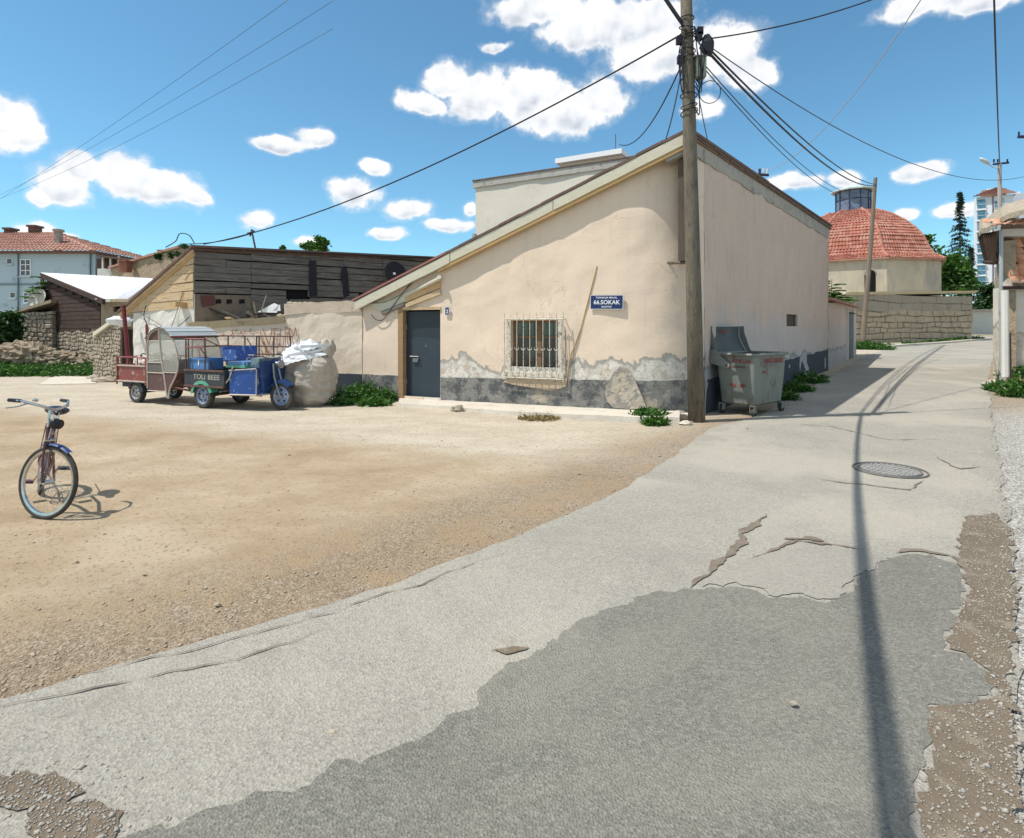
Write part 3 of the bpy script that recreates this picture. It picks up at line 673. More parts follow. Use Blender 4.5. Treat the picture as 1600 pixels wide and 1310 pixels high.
# timber post under the roof corner (upper, square corner of the wall)
mb = MB(); c = K-U*.10
for (x0, x1) in ((-.04, .10),):
    p = [c+U*x0-SV*.02, c+U*x1-SV*.02, c+U*x1+SV*.3, c+U*x0+SV*.3]
    zb = 3.02; mb.hexa([Vector((q.x, q.y, zb)) for q in p]+[Vector((q.x, q.y, roofz(L)-.14)) for q in p])
mb.build('corner_post', pm('dark_corner_timber', (.13,.105,.08), (.09,.072,.058), sc=3, stretch=(2,2,.6), bs=.5), house)  # post in a dark brown wood tone
mb = MB(); mb.tube([K-U*.42+FAC.n*-.22+Vector((0,0,3.02)), K+U*.06+Vector((0,0,2.98))], .028, 6); mb.build('corner_ledge', MAT['pole'], house)
# roof
mb = MB(); T = .05
def slabq(a0, a1, b0, b1, d0, d1):
    mb.hexa([RP(a0,b0,d0), RP(a1,b0,d0), RP(a1,b1,d0), RP(a0,b1,d0), RP(a0,b0,d1), RP(a1,b0,d1), RP(a1,b1,d1), RP(a0,b1,d1)])
seg = rng_(-.12, L+.13, .5)
for a, b in zip(seg, seg[1:]): 
    w0 = .012*fbm((a*2, 3, 3)); slabq(a, b, -.18, 5.0, .0+w0, .055+w0)
slabq(4.4, L+.13, 5.0, 13.05, 0, .035)
mb.build('roof', MAT['roof_dark'], house)
mb = MB(); slabq(-.14, 2.55, -.185, -.165, .012, .06); mb.build('roof_edge', MAT['roof_red'], house)
mb = MB(); slabq(-.1, L+.08, -.12, 4.9, -.07, -.004); slabq(4.5, L+.08, 4.91, 13.0, -.07, -.004); mb.build('roof_boarding', MAT['brown_frame'], house)
# verge boards: a cream board in lengths, with the ochre beam under it
def verge(a0, a1, d0, d1, b0, b1, m_, nm='verge_board'):
    global mb
    mb = MB(); sg = rng_(a0, a1, .45)
    for a, b in zip(sg, sg[1:]):
        w0 = .010*fbm((a*2.2, 7, 1)); w1 = .010*fbm((b*2.2, 7, 1))
        mb.hexa([RP(a,b0,d0+w0), RP(b,b0,d0+w1), RP(b,b1,d0+w1), RP(a,b1,d0+w0), RP(a,b0,d1+w0), RP(b,b0,d1+w1), RP(b,b1,d1+w1), RP(a,b1,d1+w0)])
    return mb.build(nm, m_, house)
verge(-.08, 2.62, -.235, -.02, -.17, -.125, MAT['cream_board']); verge(2.64, 5.1, -.225, -.012, -.165, -.12, MAT['cream_board']); verge(5.12, L+.10, -.225, -.015, -.17, -.12, MAT['cream_board'])
verge(2.3, L+.02, -.30, -.228, -.155, -.06, MAT['ochre_beam'], 'verge_beam')
mb = MB(); slabq(L+.02, L+.12, -.21, -.0, -.30, -.012); mb.build('beam_end', pm('grey_beam_end', (.26,.24,.20), (.18,.165,.14), bs=.5), house)
mb = MB(); slabq(L-.32, L+.05, -.13, .1, -.38, -.29); mb.build('rafter_end', pm('grey_rafter_end', (.34,.31,.26), (.25,.23,.19), bs=.5), house)
# eave along the street: thin dark lip over a mud-coloured band
mb = MB()
for i in range(40):
    a = -.1+13.15*i/40; b = -.1+13.15*(i+1)/40; o0 = .10+.015*fbm((a*2, 0, 6)); z0 = roofz(L)+.06-.006*a+.012*fbm((a*3, 0, 0)); 
    swp.box(mb, a, b, z0-.055, z0, -.05, o0)
mb.build('eave_edge', MAT['roof_dark'], house)
mb = MB()
for i in range(40):
    a = .05+12.9*i/40; b = a+12.9/40; zb = roofz(L)-.30-.008*a+.05*fbm((a*1.2, 0, 3)); zt = roofz(L)+.002-.006*a
    mb.hexa([swp.pt(a,zb,.025), swp.pt(b,zb,.025), swp.pt(b,zb,-.1), swp.pt(a,zb,-.1), swp.pt(a,zt,.05), swp.pt(b,zt,.05), swp.pt(b,zt,-.1), swp.pt(a,zt,-.1)])
mb.build('eave_band', pm('grey_mud_band', (.42,.38,.33), (.33,.30,.26), sc=2, c2=(.22,.19,.16), sc2=4, bs=.8, bsc=10, bd=.03), house)
# boards and the low beam over the door
b0 = MB(); FAC.pxpoly(b0, [(632,461),(687,437),(687,450),(633,473)], .005, .045); b0.build('gable_board', MAT['new_plank'], house)
b0 = MB(); FAC.pxpoly(b0, [(633,475),(687,452),(688,460),(634,481)], .005, .055); b0.build('gable_board', MAT['gable_plank'], house)
b0 = MB(); FAC.pxpoly(b0, [(566,478),(632,461),(633,471),(596,487),(590,484)], .004, .05); b0.build('low_board', MAT['cream_board'], house)
b0 = MB(); FAC.pxpoly(b0, [(595,487),(632,472),(632,477),(597,493)], .004, .07); b0.build('low_board', MAT['old_plank'], house)
b0 = MB(); b0.tube([FAC.pt(*fac_z(634,462), .03), FAC.pt(*fac_z(690,436), .10), FAC.pt(*fac_z(692,434), .16)], .05, 7); b0.build('rafter_end', MAT['cream_board'], house)
# door
dr = MB(); FAC.box(dr, DOOR[0]+.02, DOOR[1]-.02, .05, DOOR[3]-.03, -.16, -.11); door = dr.build('door', MAT['door'], house)
b0 = MB(); FAC.poly(b0, [(DOOR[0]+.13,.06),(DOOR[1]-.02,.06),(DOOR[1]-.02,1.42),(DOOR[1]-.20,1.49),(DOOR[0]+.42,1.53),(DOOR[0]+.13,1.50)], -.11, -.106); b0.build('worn_panel', MAT['door_old'], door)
b0 = MB(); FAC.box(b0, DOOR[0]+.22, DOOR[0]+.36, .93, 1.02, -.11, -.07); b0.build('lock_plate', MAT['metal'], door)
b0 = MB(); b0.tube([FAC.pt(DOOR[0]+.12, 1.06, -.08), FAC.pt(DOOR[0]+.38, 1.06, -.08), FAC.pt(DOOR[0]+.38, .98, -.05)], .014, 6); b0.build('handle', MAT['metal'], door)
for zz_ in (.4, 1.7):
    b0 = MB(); b0.tube([FAC.pt(DOOR[0]+.025, zz_, -.10), FAC.pt(DOOR[0]+.025, zz_+.12, -.10)], .016, 6); b0.build('hinge', MAT['metal'], door)
b0 = MB(); FAC.box(b0, DOOR[0]-.13, DOOR[0]+.01, .0, DOOR[3]+.05, -.12, .03); b0.build('door_post', MAT['brown_frame'] if 0 else pm('brown_door_post', (.36,.23,.12), (.28,.18,.10), sc=3, stretch=(1,1,5), bs=.5), house)
b0 = MB(); FAC.box(b0, DOOR[0]-.13, DOOR[1]+.02, DOOR[3]+.0, DOOR[3]+.07, -.12, .028); b0.build('lintel', MAT['gable_plank'], house)
b0 = MB(); FAC.box(b0, DOOR[0]-.1, DOOR[1]+.05, -.05, .06, -.2, .08); b0.build('threshold', MAT['concrete'], house)
b0 = MB(); FAC.box(b0, DOOR[0]-.02, DOOR[1]+.02, -.1, DOOR[3]+.1, -.29, -.25); b0.build('dark_interior', MAT['black'], house)
# window: brown frames, panes, white grille with a row of rings
wi = MB(); a0, a1, z0, z1 = WIN; mid = a0+(a1-a0)*.56
for (x0, x1, y0, y1) in ((a0,a0+.07,z0,z1),(a1-.05,a1,z0,z1),(a0+.07,a1-.05,z1-.05,z1),(a0+.07,a1-.05,z0,z0+.08)): FAC.box(wi, x0, x1, y0, y1, -.2, -.13)
win = wi.build('window', MAT['brown_frame'], house)
b0 = MB(); FAC.box(b0, mid-.06, mid+.06, z0+.08, z1-.05, -.2, -.12); b0.build('mullion', MAT['brown_frame'], win)
for (x0, x1) in ((a0+.07, mid-.06), (mid+.06, a1-.05)):
    b0 = MB(); FAC.box(b0, x0, x1, z0+.08, z1-.05, -.185, -.175); b0.build('pane', MAT['pane'], win)
    b0 = MB(); zq = z1-.05-(z1-z0)*.3; FAC.box(b0, x0, x1, zq, zq+.035, -.19, -.15); b0.build('glazing_bar', MAT['brown_frame'], win)
b0 = MB(); FAC.box(b0, a0-.02, a1+.02, z0-.1, z1+.1, -.29, -.26); b0.build('dark_interior', MAT['black'], house)
for (x0, x1, y0, y1, nm) in ((a0-.09,a0-.005,z0-.06,z1+.06,'frame'),(a1+.005,a1+.09,z0-.06,z1+.06,'frame'),(a0-.005,a1+.005,z1+.005,z1+.06,'frame'),(a0-.13,a1+.13,z0-.10,z0-.005,'sill')):
    b0 = MB(); FAC.box(b0, x0, x1, y0, y1, -.10, .03 if nm == 'frame' else .10); b0.build(nm, MAT['white_iron'], win)
b0 = MB(); FAC.pxpoly(b0, [(786,597),(800,601),(830,606),(862,611),(884,604),(886,592),(800,590)], .0, .05); b0.build('broken_sill_render', pm('crumbling_sill_render', (.55,.43,.30), (.42,.33,.24), sc=8, c2=(.30,.22,.15), bs=1, bsc=22, bd=.03), house)
b0 = MB(); FAC.pxpoly(b0, [(957,584),(968,574),(979,577),(988,588),(996,604),(1004,622),(1010,637),(985,640),(958,637),(948,627),(945,612),(951,598)], .0, .036); b0.build('render_patch', pm('tan_cement_patch', (.42,.36,.28), (.50,.44,.36), sc=3, c2=(.27,.25,.22), f2=(.48,.58), sc2=6, bs=.9, bsc=14, bd=.03), house)
gr = MB(); ga, gb = fac_z(788, 492, .13)[0], fac_z(880, 592, .13)[0]; gz0, gz1 = fac_z(835, 595, .13)[1], fac_z(835, 489, .13)[1]
go = .13
for x in (ga, gb): gr.tube([FAC.pt(x, gz0, go), FAC.pt(x, gz1, go)], .013, 5)
for z in (gz0+.05, gz1-.13): gr.tube([FAC.pt(ga-.01, z, go), FAC.pt(gb+.01, z, go)], .013, 5)
for x in (ga, gb):
    for z in (gz0+.06, gz1-.13): gr.tube([FAC.pt(x, z, go), FAC.pt(x, z, 0)], .012, 5)
grl = gr.build('window_grille', MAT['white_iron'], house)
for i in range(1, 9):
    x = ga+(gb-ga)*i/9; b0 = MB(); b0.tube([FAC.pt(x, gz0+.02, go), FAC.pt(x, gz1, go)], .0085, 5); b0.build('bar', MAT['white_iron'], grl)
for i in range(8):
    x = ga+(gb-ga)*(i+1.0)/9+.0; zc = gz0+(gz1-gz0)*.48; b0 = MB(); b0.ring(FAC.pt(x+.0, zc, go+.012), FAC.n, .045, .007, 14, 5, math.pi*.95, math.pi*2.05, ref=FAC.u if 1 else None); b0.build('ring', MAT['white_iron'], grl)
# old pipe scar and the sloping strip on the plaster
b0 = MB(); b0.tube([FAC.pt(*fac_z(933,416), .012), FAC.pt(*fac_z(908,512), .012), FAC.pt(*fac_z(890,562), .016), FAC.pt(*fac_z(884,600), .02)], .014, 6); b0.build('drain_hose', pm('sun_bleached_hose', (.58,.42,.22), (.45,.33,.18), sc=8, rough=.8), house)
b0 = MB(); b0.tube([FAC.pt(*fac_z(907,517), .012), FAC.pt(*fac_z(897,545), .012), FAC.pt(*fac_z(889,600), .02)], .010, 6); b0.build('drain_hose', pm('dusty_grey_hose', (.42,.35,.27), (.35,.29,.22), sc=8, rough=.8), house)
b0 = MB(); b0.tube([FAC.pt(*fac_z(880,509), .10), FAC.pt(*fac_z(884,512), .05), FAC.pt(*fac_z(885,590), .03)], .008, 5); b0.build('wall_bracket', MAT['rust'], house)
def wirepath(pts, pl=FAC, o=.02): return [pl.pt(*pl.sz(x, y, o), o) for x, y in pts]
def catmull(P, k=8):
    P = [Vector(p) for p in P]; Q = [P[0]*2-P[1]]+P+[P[-1]*2-P[-2]]; out = []
    for i in range(1, len(Q)-2):
        a, b, c, d = Q[i-1:i+3]
        for j in range(k):
            t = j/k; out.append(.5*((2*b)+(-a+c)*t+(2*a-5*b+4*c-d)*t*t+(-a+3*b-3*c+d)*t**3))
    out.append(P[-1]); return out
b0 = MB(); b0.tube(catmull(wirepath([(655,424),(645,440),(632,455),(620,470),(606,490),(598,500),(588,500),(580,492)], o=.07)), .009, 5); b0.build('loose_cable', MAT['cable'], house)
b0 = MB(); b0.tube(catmull(wirepath([(650,428),(640,444),(626,460),(600,472),(574,474)], o=.075)), .006, 5); b0.build('loose_cable', MAT['cable'], house)
# signs
def sign(name, label, cat, pl, cx, cy, wd, ht, o, texts, tilt=0, mat='sign_blue'):
    a, z = pl.sz(cx, cy, o); c = pl.pt(a, z, o)
    rt = math.atan2(pl.u.y, pl.u.x); t = thing(name, label, cat, c)
    t.rotation_euler = (D2R(90), 0, rt)
    if tilt: t.rotation_euler = (Matrix.Rotation(rt, 3, 'Z') @ Matrix.Rotation(D2R(90), 3, 'X') @ Matrix.Rotation(tilt, 3, 'Z')).to_euler()
    m_ = MB(); m_.box(-wd/2, wd/2, -ht/2, ht/2, 0, .012); m_.build('plate', MAT[mat], t, local=True)
    m_ = MB(); e = .008
    for q in ((-wd/2,wd/2,-ht/2-e,-ht/2),(-wd/2,wd/2,ht/2,ht/2+e),(-wd/2-e,-wd/2,-ht/2-e,ht/2+e),(wd/2,wd/2+e,-ht/2-e,ht/2+e)): m_.box(*q, -.002, .014)
    m_.build('rim', MAT['white'], t, local=True)
    for s, x, y, sz, sx in texts: text(s, (x, y, .0135), sz, sx, MAT['white'], t)
    return t
def text(s, loc, size, sx, mat, parent, ext=.0008, name='lettering', rot=None):
    cu = bpy.data.curves.new(name, 'FONT'); cu.body = s; cu.size = size; cu.align_x = 'CENTER'; cu.align_y = 'CENTER'; cu.extrude = ext; cu.offset = size*.018; cu.resolution_u = 3
    tmp = bpy.data.objects.new('tmp', cu); me = bpy.data.meshes.new_from_object(tmp); bpy.data.objects.remove(tmp); bpy.data.curves.remove(cu)
    me.materials.clear(); me.materials.append(mat); o = bpy.data.objects.new(name, me); COL.objects.link(o); o.parent = parent; o.location = loc; o.scale = (sx, 1, 1)
    if rot: o.rotation_euler = rot
    return o
sign('street_sign', 'dark blue enamel street sign reading 66.SOKAK on the peach facade', 'sign', FAC, 948, 472.5, .66, .27, .03,
     [('66.SOKAK', 0, -.005, .118, 1.02), ('TOPRAKLIK MAHAL.', 0, .09, .05, 1.0), ('BELEDİYESİ', 0, -.093, .042, .95)], tilt=D2R(-1.0))
sign('house_number', 'small dark blue house number plate beside the metal door', 'sign', FAC, 699, 486.5, .10, .17, .03, [('2', 0, -.01, .12, 1)])
# ================================================================== courtyard wall left of the door
CW = Plane((-8.75, 15.8), (-3.70, 14.21))
a445 = CW.sz(445, 490)[0]
cw = thing('courtyard_wall', 'low peach plastered courtyard wall with red graffiti behind the tricycles', 'wall', (-6.2, 15, 0))
wallgrid('low_section', pf(CW), rng_(0, a445, .12), lambda a: 1.84+.05*a+.02*fbm((a*2, 0, 0)), .28, MAT['court'], cw, disp=.02)
wallgrid('high_section', pf(CW), rng_(a445+.005, CW.L, .12), lambda a: 2.34+.03*(a-a445)+.03*fbm((a*2, 4, 0)), .30, MAT['court'], cw, disp=.02)
mb = MB(); sg = rng_(-.1, a445, .25)
for a, b in zip(sg, sg[1:]):
    f_ = lambda q: 1.86+.05*q+.02*fbm((q*2, 0, 0))
    mb.hexa([CW.pt(a,f_(a)-.14,.035), CW.pt(b,f_(b)-.14,.035), CW.pt(b,f_(b)-.14,-.3), CW.pt(a,f_(a)-.14,-.3), CW.pt(a,f_(a)+.03,.09), CW.pt(b,f_(b)+.03,.09), CW.pt(b,f_(b)+.03,-.34), CW.pt(a,f_(a)+.03,-.34)])
mb.build('coping', pm('tan_mortar_coping', (.58,.46,.29), (.44,.35,.23), sc=3, c2=(.28,.22,.15), sc2=6, bs=.8, bsc=14, bd=.03), cw)
mb = MB(); sg = rng_(a445, CW.L, .2)
for a, b in zip(sg, sg[1:]):
    f_ = lambda q: 2.34+.03*(q-a445)+.03*fbm((q*2, 4, 0))
    g_ = lambda q: f_(q)-.26+.05*fbm((q*1.5, 9, 0))
    mb.hexa([CW.pt(a,g_(a),.022), CW.pt(b,g_(b),.022), CW.pt(b,g_(b),-.31), CW.pt(a,g_(a),-.31), CW.pt(a,f_(a)+.02,.03), CW.pt(b,f_(b)+.02,.03), CW.pt(b,f_(b)+.02,-.33), CW.pt(a,f_(a)+.02,-.33)])
mb.build('coping', pm('dull_mortar_band', (.62,.50,.38), (.52,.42,.32), sc=2.5, c2=(.44,.36,.27), sc2=5, bs=.35, bsc=12, bd=.03), cw)
mb = MB()
for a, b in zip(rng_(0, CW.L, .2), rng_(0, CW.L, .2)[1:]): CW.box(mb, a, b, -.1, .60+.006*fbm((a, 0, 0)), 0, .02)
mb.build('plinth', MAT['plinth_navy'], cw)
gf = MB()
STR = [[(411,514),(415,527),(420,539)],[(420,539),(423,527),(425,512)],[(428,513),(428.6,530),(428.5,543.5)],[(428,514),(434,513)],[(428.5,530.5),(434.5,529.5)],[(428.5,543.5),(435,543)],
 [(438,514),(437.5,530),(437,542)],[(437,542),(446.5,541.5)],[(448.5,519),(449.5,530),(450,540)],[(445,512),(446.5,510.5),(448,512),(446.8,514),(445.3,513)],[(452,532),(452.5,512.5),(459,525),(461.5,512),(463.5,526)],
 [(407,518),(409,530),(413,541),(417,551)],[(408,533),(413,536),(416,547),(419,553)],[(406,530),(411,529)],[(411,541),(416,544),(415,552),(418,557),(422,549),(425,556)],
 [(349,521),(347.5,523),(350,524.5)],[(364,516),(362,518),(364,521),(360,524)],[(370,514),(368,518),(369,522)],[(374,523),(377,518),(379,523)],[(376,521),(379,521)],[(383,522),(382,517)],[(392,513),(390,518),(393,522)],[(397,521),(404,519)]]
for s_ in STR: gf.tube(catmull([CW.pt(*CW.sz(x, y, .03), .031) for x, y in s_], 4), .009, 4)
gf.build('graffiti', MAT['graffiti'], cw)
# ================================================================== plank house behind it
ph = thing('plank_house', 'old dark timber plank house with a tan gable behind the courtyard wall', 'house', (-7, 18, 0))
PH = Plane((-8.83, 16.0), (-2.72, 20.6)); topz = lambda a: 3.95+.033*a
mb = MB(); PH.box(mb, .02, PH.L, -.1, 3.9, -.3, -.08); mb.build('black_gap_backing', MAT['black'], ph)  # black slab painting the shade behind the plank gaps
rr = random.Random(3)
def plank_ok(a0, a1, z0, z1): return True
HOL = [tuple(PH.sz(447, 470))+tuple(PH.sz(481, 450)), tuple(PH.sz(560, 475))+tuple(PH.sz(602, 458))]
z = 1.9; row = 0; shared = None
splits = [0, PH.sz(392, 430)[0], PH.sz(484, 430)[0], PH.sz(536, 430)[0], PH.sz(598, 430)[0], PH.L]
while z < 4.2:
    h = rr.uniform(.17, .235); sp_ = list(splits)
    if row % 3 == 1: sp_.remove(splits[2])
    if row % 3 == 2: sp_.remove(splits[3])
    if row % 4 == 0: sp_.insert(1, splits[1]*.55); sp_.sort()
    for a, b in zip(sp_, sp_[1:]):
        if b <= splits[1]+.01 and z < 2.62: continue
        top = min(z+h-.012, topz((a+b)/2)-.02)
        if top < z+.04: continue
        cuts = [(a+.006, b-.006)]
        for (h0, hz0, h1, hz1) in HOL:
            nc = []
            for (c, d) in cuts:
                if hz0 < (z+top)/2 < hz1 and c < h1 and d > h0:
                    if h0-c > .15: nc.append((c, h0))
                    if d-h1 > .15: nc.append((h1, d))
                else: nc.append((c, d))
            cuts = nc
        for c, d in cuts:
            mb = MB(); k = max(2, int((d-c)/.3)); tl = rr.uniform(-.012, .012); o1 = rr.uniform(.0, .03); ins = rr.random() < .25
            pts = []
            for i in range(k+1):
                x = c+(d-c)*i/k; w0 = .012*fbm((x*2, z*5, row)); w1 = (-.022-.03*abs(fbm((x*1.7, z*3, row)))) if ins else .008*fbm((x*3, z*4, 9))
                pts.append((x, z+w0+tl*(i/k-.5), top+w1+tl*(i/k-.5)))
            for (x0, l0, t0), (x1, l1, t1) in zip(pts, pts[1:]):
                mb.hexa([PH.pt(x0,l0,o1), PH.pt(x1,l1,o1), PH.pt(x1,l1,-.05), PH.pt(x0,l0,-.05), PH.pt(x0,t0,o1-.012), PH.pt(x1,t1,o1-.012), PH.pt(x1,t1,-.05), PH.pt(x0,t0,-.05)])
            mb.build('plank', MAT['old_plank'], ph)
    z += h; row += 1
for poly in ([(483,407),(494,407),(495,440),(496,462),(484,463),(483,440)], [(535,417),(541,416),(544,430),(546,462),(538,465),(536,446),(532,432)]):
    mb = MB(); PH.pxpoly(mb, poly, .04, .055); mb.build('tar_strip', MAT['sheet_black'], ph)
mb = MB(); PH.pxpoly(mb, [(304,460),(394,462),(394,500),(304,505)], -.05, -.01); mb.build('lower_wall', pm('dark_mud_wall', (.24,.19,.14), (.18,.145,.11), sc=2, c2=(.13,.10,.08), sc2=4, bs=1, bsc=10, bd=.04), ph)  # a darker brown than the other mud walls
mb = MB(); PH.pxpoly(mb, [(313,462),(335,462),(336,477),(316,480)], -.01, .012); mb.build('red_patch', pm('old_red_paint', (.14,.055,.045), (.10,.045,.04), bs=.4), ph)
for x in (341, 358, 378):
    mb = MB(); PH.pxpoly(mb, [(x-4,468),(x+4,468),(x+5,474),(x-4,475)], -.011, .005); mb.build('painted_wall_hole', MAT['black'], ph)  # black plate on the surface, the hole's shade painted
for x0, x1 in ((395, 450), (452, 560)):
    mb = MB(); PH.pxpoly(mb, [(x0,468),(x1,468),(x1,484),(x0,486)], -.02, .02); mb.build('lower_wall', pm('grey_mud_wall', (.20,.175,.145), (.15,.13,.11), sc=3, bs=1, bsc=10, bd=.04), ph)
PG = Plane((-11.63, 17.35), (-8.83, 16.0)); ggl = PG.sz(196, 484); gln = lambda a: ggl[1]+(3.93-ggl[1])*(a-ggl[0])/(PG.L-ggl[0])
wtop = lambda a: 2.18+.5*sst(.4, PG.L, a)
wg = wallgrid('plaster_wall', pf(PG), rng_(.35, PG.L, .12), wtop, .25, MAT['white_wall'], ph, disp=.03)
z = 2.24; i = 0
while z < 3.85:
    h = .235; a0 = max(.3, PG.L-(3.93-z-h*.3)/((3.93-ggl[1])/(PG.L-ggl[0])))
    zz0 = z; lft = lambda zz: PG.L-(3.90-zz)/((3.93-ggl[1])/(PG.L-ggl[0]))
    pts = [(lft(z)+.03, z-.04), (PG.L-.01, z+.05), (PG.L-.01, min(z+h+.035, 3.9)), (lft(z+h)+.03, z+h-.02)]
    if pts[3][0] > PG.L-.1: pts = [(lft(z)+.03, z-.02), (PG.L-.01, z+.04), (PG.L-.01, 3.88)]
    mb = MB(); PG.poly(mb, pts, -.02, .02+.012*(i % 2)); mb.build('plank', MAT['gable_plank'], ph); z += h+.012; i += 1
mb = MB(); PG.poly(mb, [(.25,1.9),(PG.L,2.3),(PG.L,3.9)], -.08, -.03); mb.build('black_gap_backing', MAT['black'], ph)
for k, (d0, d1, o0, o1, m_) in enumerate(((-.13, -.02, .03, .10, 'gable_plank'), (-.03, .05, .0, .15, 'roof_dark'), (-.20, -.13, .0, .06, 'new_plank'))):
    mb = MB(); s0 = ggl[0]-.15; PG.poly(mb, [(s0, gln(s0)+d0), (PG.L+.03, gln(PG.L)+d0), (PG.L+.03, gln(PG.L)+d1), (s0, gln(s0)+d1)], o0, o1); mb.build('verge_board' if k != 1 else 'roof_edge', MAT[m_], ph)
mb = MB(); A = PG.pt(ggl[0]-.15, gln(ggl[0]-.15)+.02, .1); B = PG.pt(PG.L+.0, 3.97, .1); C2 = PH.pt(PH.L, topz(PH.L)+.02); Dd = A+PH.u*(PH.L+.1)
mb.hexa([A, B+PH.n*.12, C2+PH.n*.12, Dd, A+Vector((0,0,.05)), B+PH.n*.12+Vector((0,0,.05)), C2+PH.n*.12+Vector((0,0,.05)), Dd+Vector((0,0,.05))]); mb.build('roof', MAT['roof_dark'], ph)
mb = MB(); sg = rng_(0, PH.L, .3)
for a, b in zip(sg, sg[1:]):
    w0 = .02*fbm((a*2, 3, 1)); PH.box(mb, a, b, topz(a)-.01+w0, topz(a)+.03+w0, -.1, .13)
mb.build('roof_edge', MAT['sheet_black'], ph)
b0 = MB(); b0.tube(catmull(wirepath([(228,478),(225,495),(232,515),(226,530)], PG, .05)), .012, 5); b0.tube(catmull(wirepath([(215,487),(250,508),(262,520),(272,500),(280,475),(286,455)], PG, .05)), .008, 5)
b0.tube(catmull(wirepath([(296,495),(285,505),(276,512)], PG, .05)), .01, 5); b0.build('loose_cable', MAT['cable'], ph)
b0 = MB(); PG.box(b0, PG.sz(284, 480)[0], PG.sz(293, 480)[0], PG.sz(288,480)[1], PG.sz(288,473)[1], 0, .35); b0.build('beam_end', MAT['new_plank'], ph)
# debris between the courtyard wall and the plank house
rr = random.Random(8)
def lump(c, r, seed=0, sq=(1, 1, 1), n=10, m_=7, amp=.35, fr=1.2):
    vs = [Vector((0, 0, 1))]; 
    for i in range(1, m_):
        t = math.pi*i/m_
        for j in range(n): p = 2*math.pi*j/n; vs.append(Vector((math.sin(t)*math.cos(p), math.sin(t)*math.sin(p), math.cos(t))))
    vs.append(Vector((0, 0, -1))); fs = [(0, 1+j, 1+(j+1) % n) for j in range(n)]
    for i in range(m_-2):
        for j in range(n): a = 1+i*n+j; b = 1+i*n+(j+1) % n; fs.append((a, a+n, b+n, b))
    e = len(vs)-1; fs += [(e, e-n+(j+1) % n, e-n+j) for j in range(n)]
    out = []
    for v in vs:
        k = r*(1+amp*fbm(v*fr+Vector((seed, seed*2, 0)), 4)); out.append(Vector(c)+Vector((v.x*k*sq[0], v.y*k*sq[1], v.z*k*sq[2])))
    return out, fs
dbt = thing('scrap_heap', 'heap of boards, sheets and old branches piled behind the low wall', 'scrap', CW.pt(1.3, 1.7, -.8))
for i in range(16):
    c = CW.pt(rr.uniform(.3, 2.2), rr.uniform(1.75, 2.15), rr.uniform(-1.2, -.4)); d = Vector((rr.uniform(-1, 1), rr.uniform(-.4, .4), rr.uniform(-.28, .28))).normalized()*rr.uniform(.3, .7)
    mb = MB(); s_ = d.cross(Vector((0, 0, 1))).normalized()*rr.uniform(.03, .08); tz = Vector((0, 0, .02))
    mb.hexa([c-d-s_-tz, c+d-s_-tz, c+d+s_-tz, c-d+s_-tz, c-d-s_+tz, c+d-s_+tz, c+d+s_+tz, c-d+s_+tz]); mb.build('board', MAT[rr.choice(['old_plank', 'gable_plank', 'maroon_plank', 'old_plank'])], dbt)
for q in ([(402,488),(428,474),(436,478),(432,489)], [(425,486),(437,476),(438,486)]):
    mb = MB(); CW.pxpoly(mb, q, -.55, -.53); mb.build('white_sheet', MAT['zinc'], dbt)
mb = MB(); mb.tube([CW.pt(*CW.sz(408, 488, -.5), -.5), CW.pt(*CW.sz(416, 462, -.5), -.5)], .02, 6); mb.build('stick', MAT['metal'], dbt)
for i in range(7):
    x = rr.uniform(1.6, 4.4) if 0 else CW.sz(430+i*8, 476)[0]; c = CW.pt(x, 2.36+.0*i, -.2)
    if x < a445: c.z = 2.05
    v_, f_ = lump(c, rr.uniform(.05, .085), i, (1.3, 1, .8), 8, 5); mb = MB(); mb.add(v_, f_); o = mb.build('stone', MAT['stone']); tag(o, 'pale stone lying on the courtyard wall top, in the row above the big sack', 'stone', 'stones on the wall top')
dish = thing('satellite_dish', 'black satellite dish with a white arm tip against the plank wall', 'satellite dish', PH.pt(*PH.sz(617, 430, .35), .35))
def dishmesh(R_, dep, ax, up):
    mb = MB(); ax = Vector(ax).normalized(); u = Vector(up).cross(ax).normalized(); v = ax.cross(u); vs = [Vector((0,0,0))]; n = 28
    for i in range(1, 7):
        r = R_*i/6
        for j in range(n): t = 2*math.pi*j/n; vs.append(u*r*math.cos(t)*.93+v*r*math.sin(t)+ax*dep*(i/6)**2)
    fs = [(0, 1+j, 1+(j+1) % n) for j in range(n)]+[(1+i*n+j, 1+(i+1)*n+j, 1+(i+1)*n+(j+1) % n, 1+i*n+(j+1) % n) for i in range(5) for j in range(n)]
    mb.add(vs, fs); return mb
dm = dishmesh(.45, .09, (PH.n.x*.8+.2, PH.n.y, .3), (0, 0, 1)); dm.build('reflector', MAT['sheet_black'], dish, smooth=True, local=True)
mb = MB(); mb.tube([(0,-.02,-.3), (.05,-.34,.02)], .012, 5); mb.build('arm', MAT['sheet_black'], dish, local=True)
mb = MB(); mb.box(.02,.09,-.38,-.32,-.02,.05); mb.build('receiver', MAT['white'], dish, local=True)
mb = MB(); mb.tube([(0,.02,-.1), (0,.3,-.25)], .025, 6); mb.build('bracket', MAT['rust'], dish, local=True)
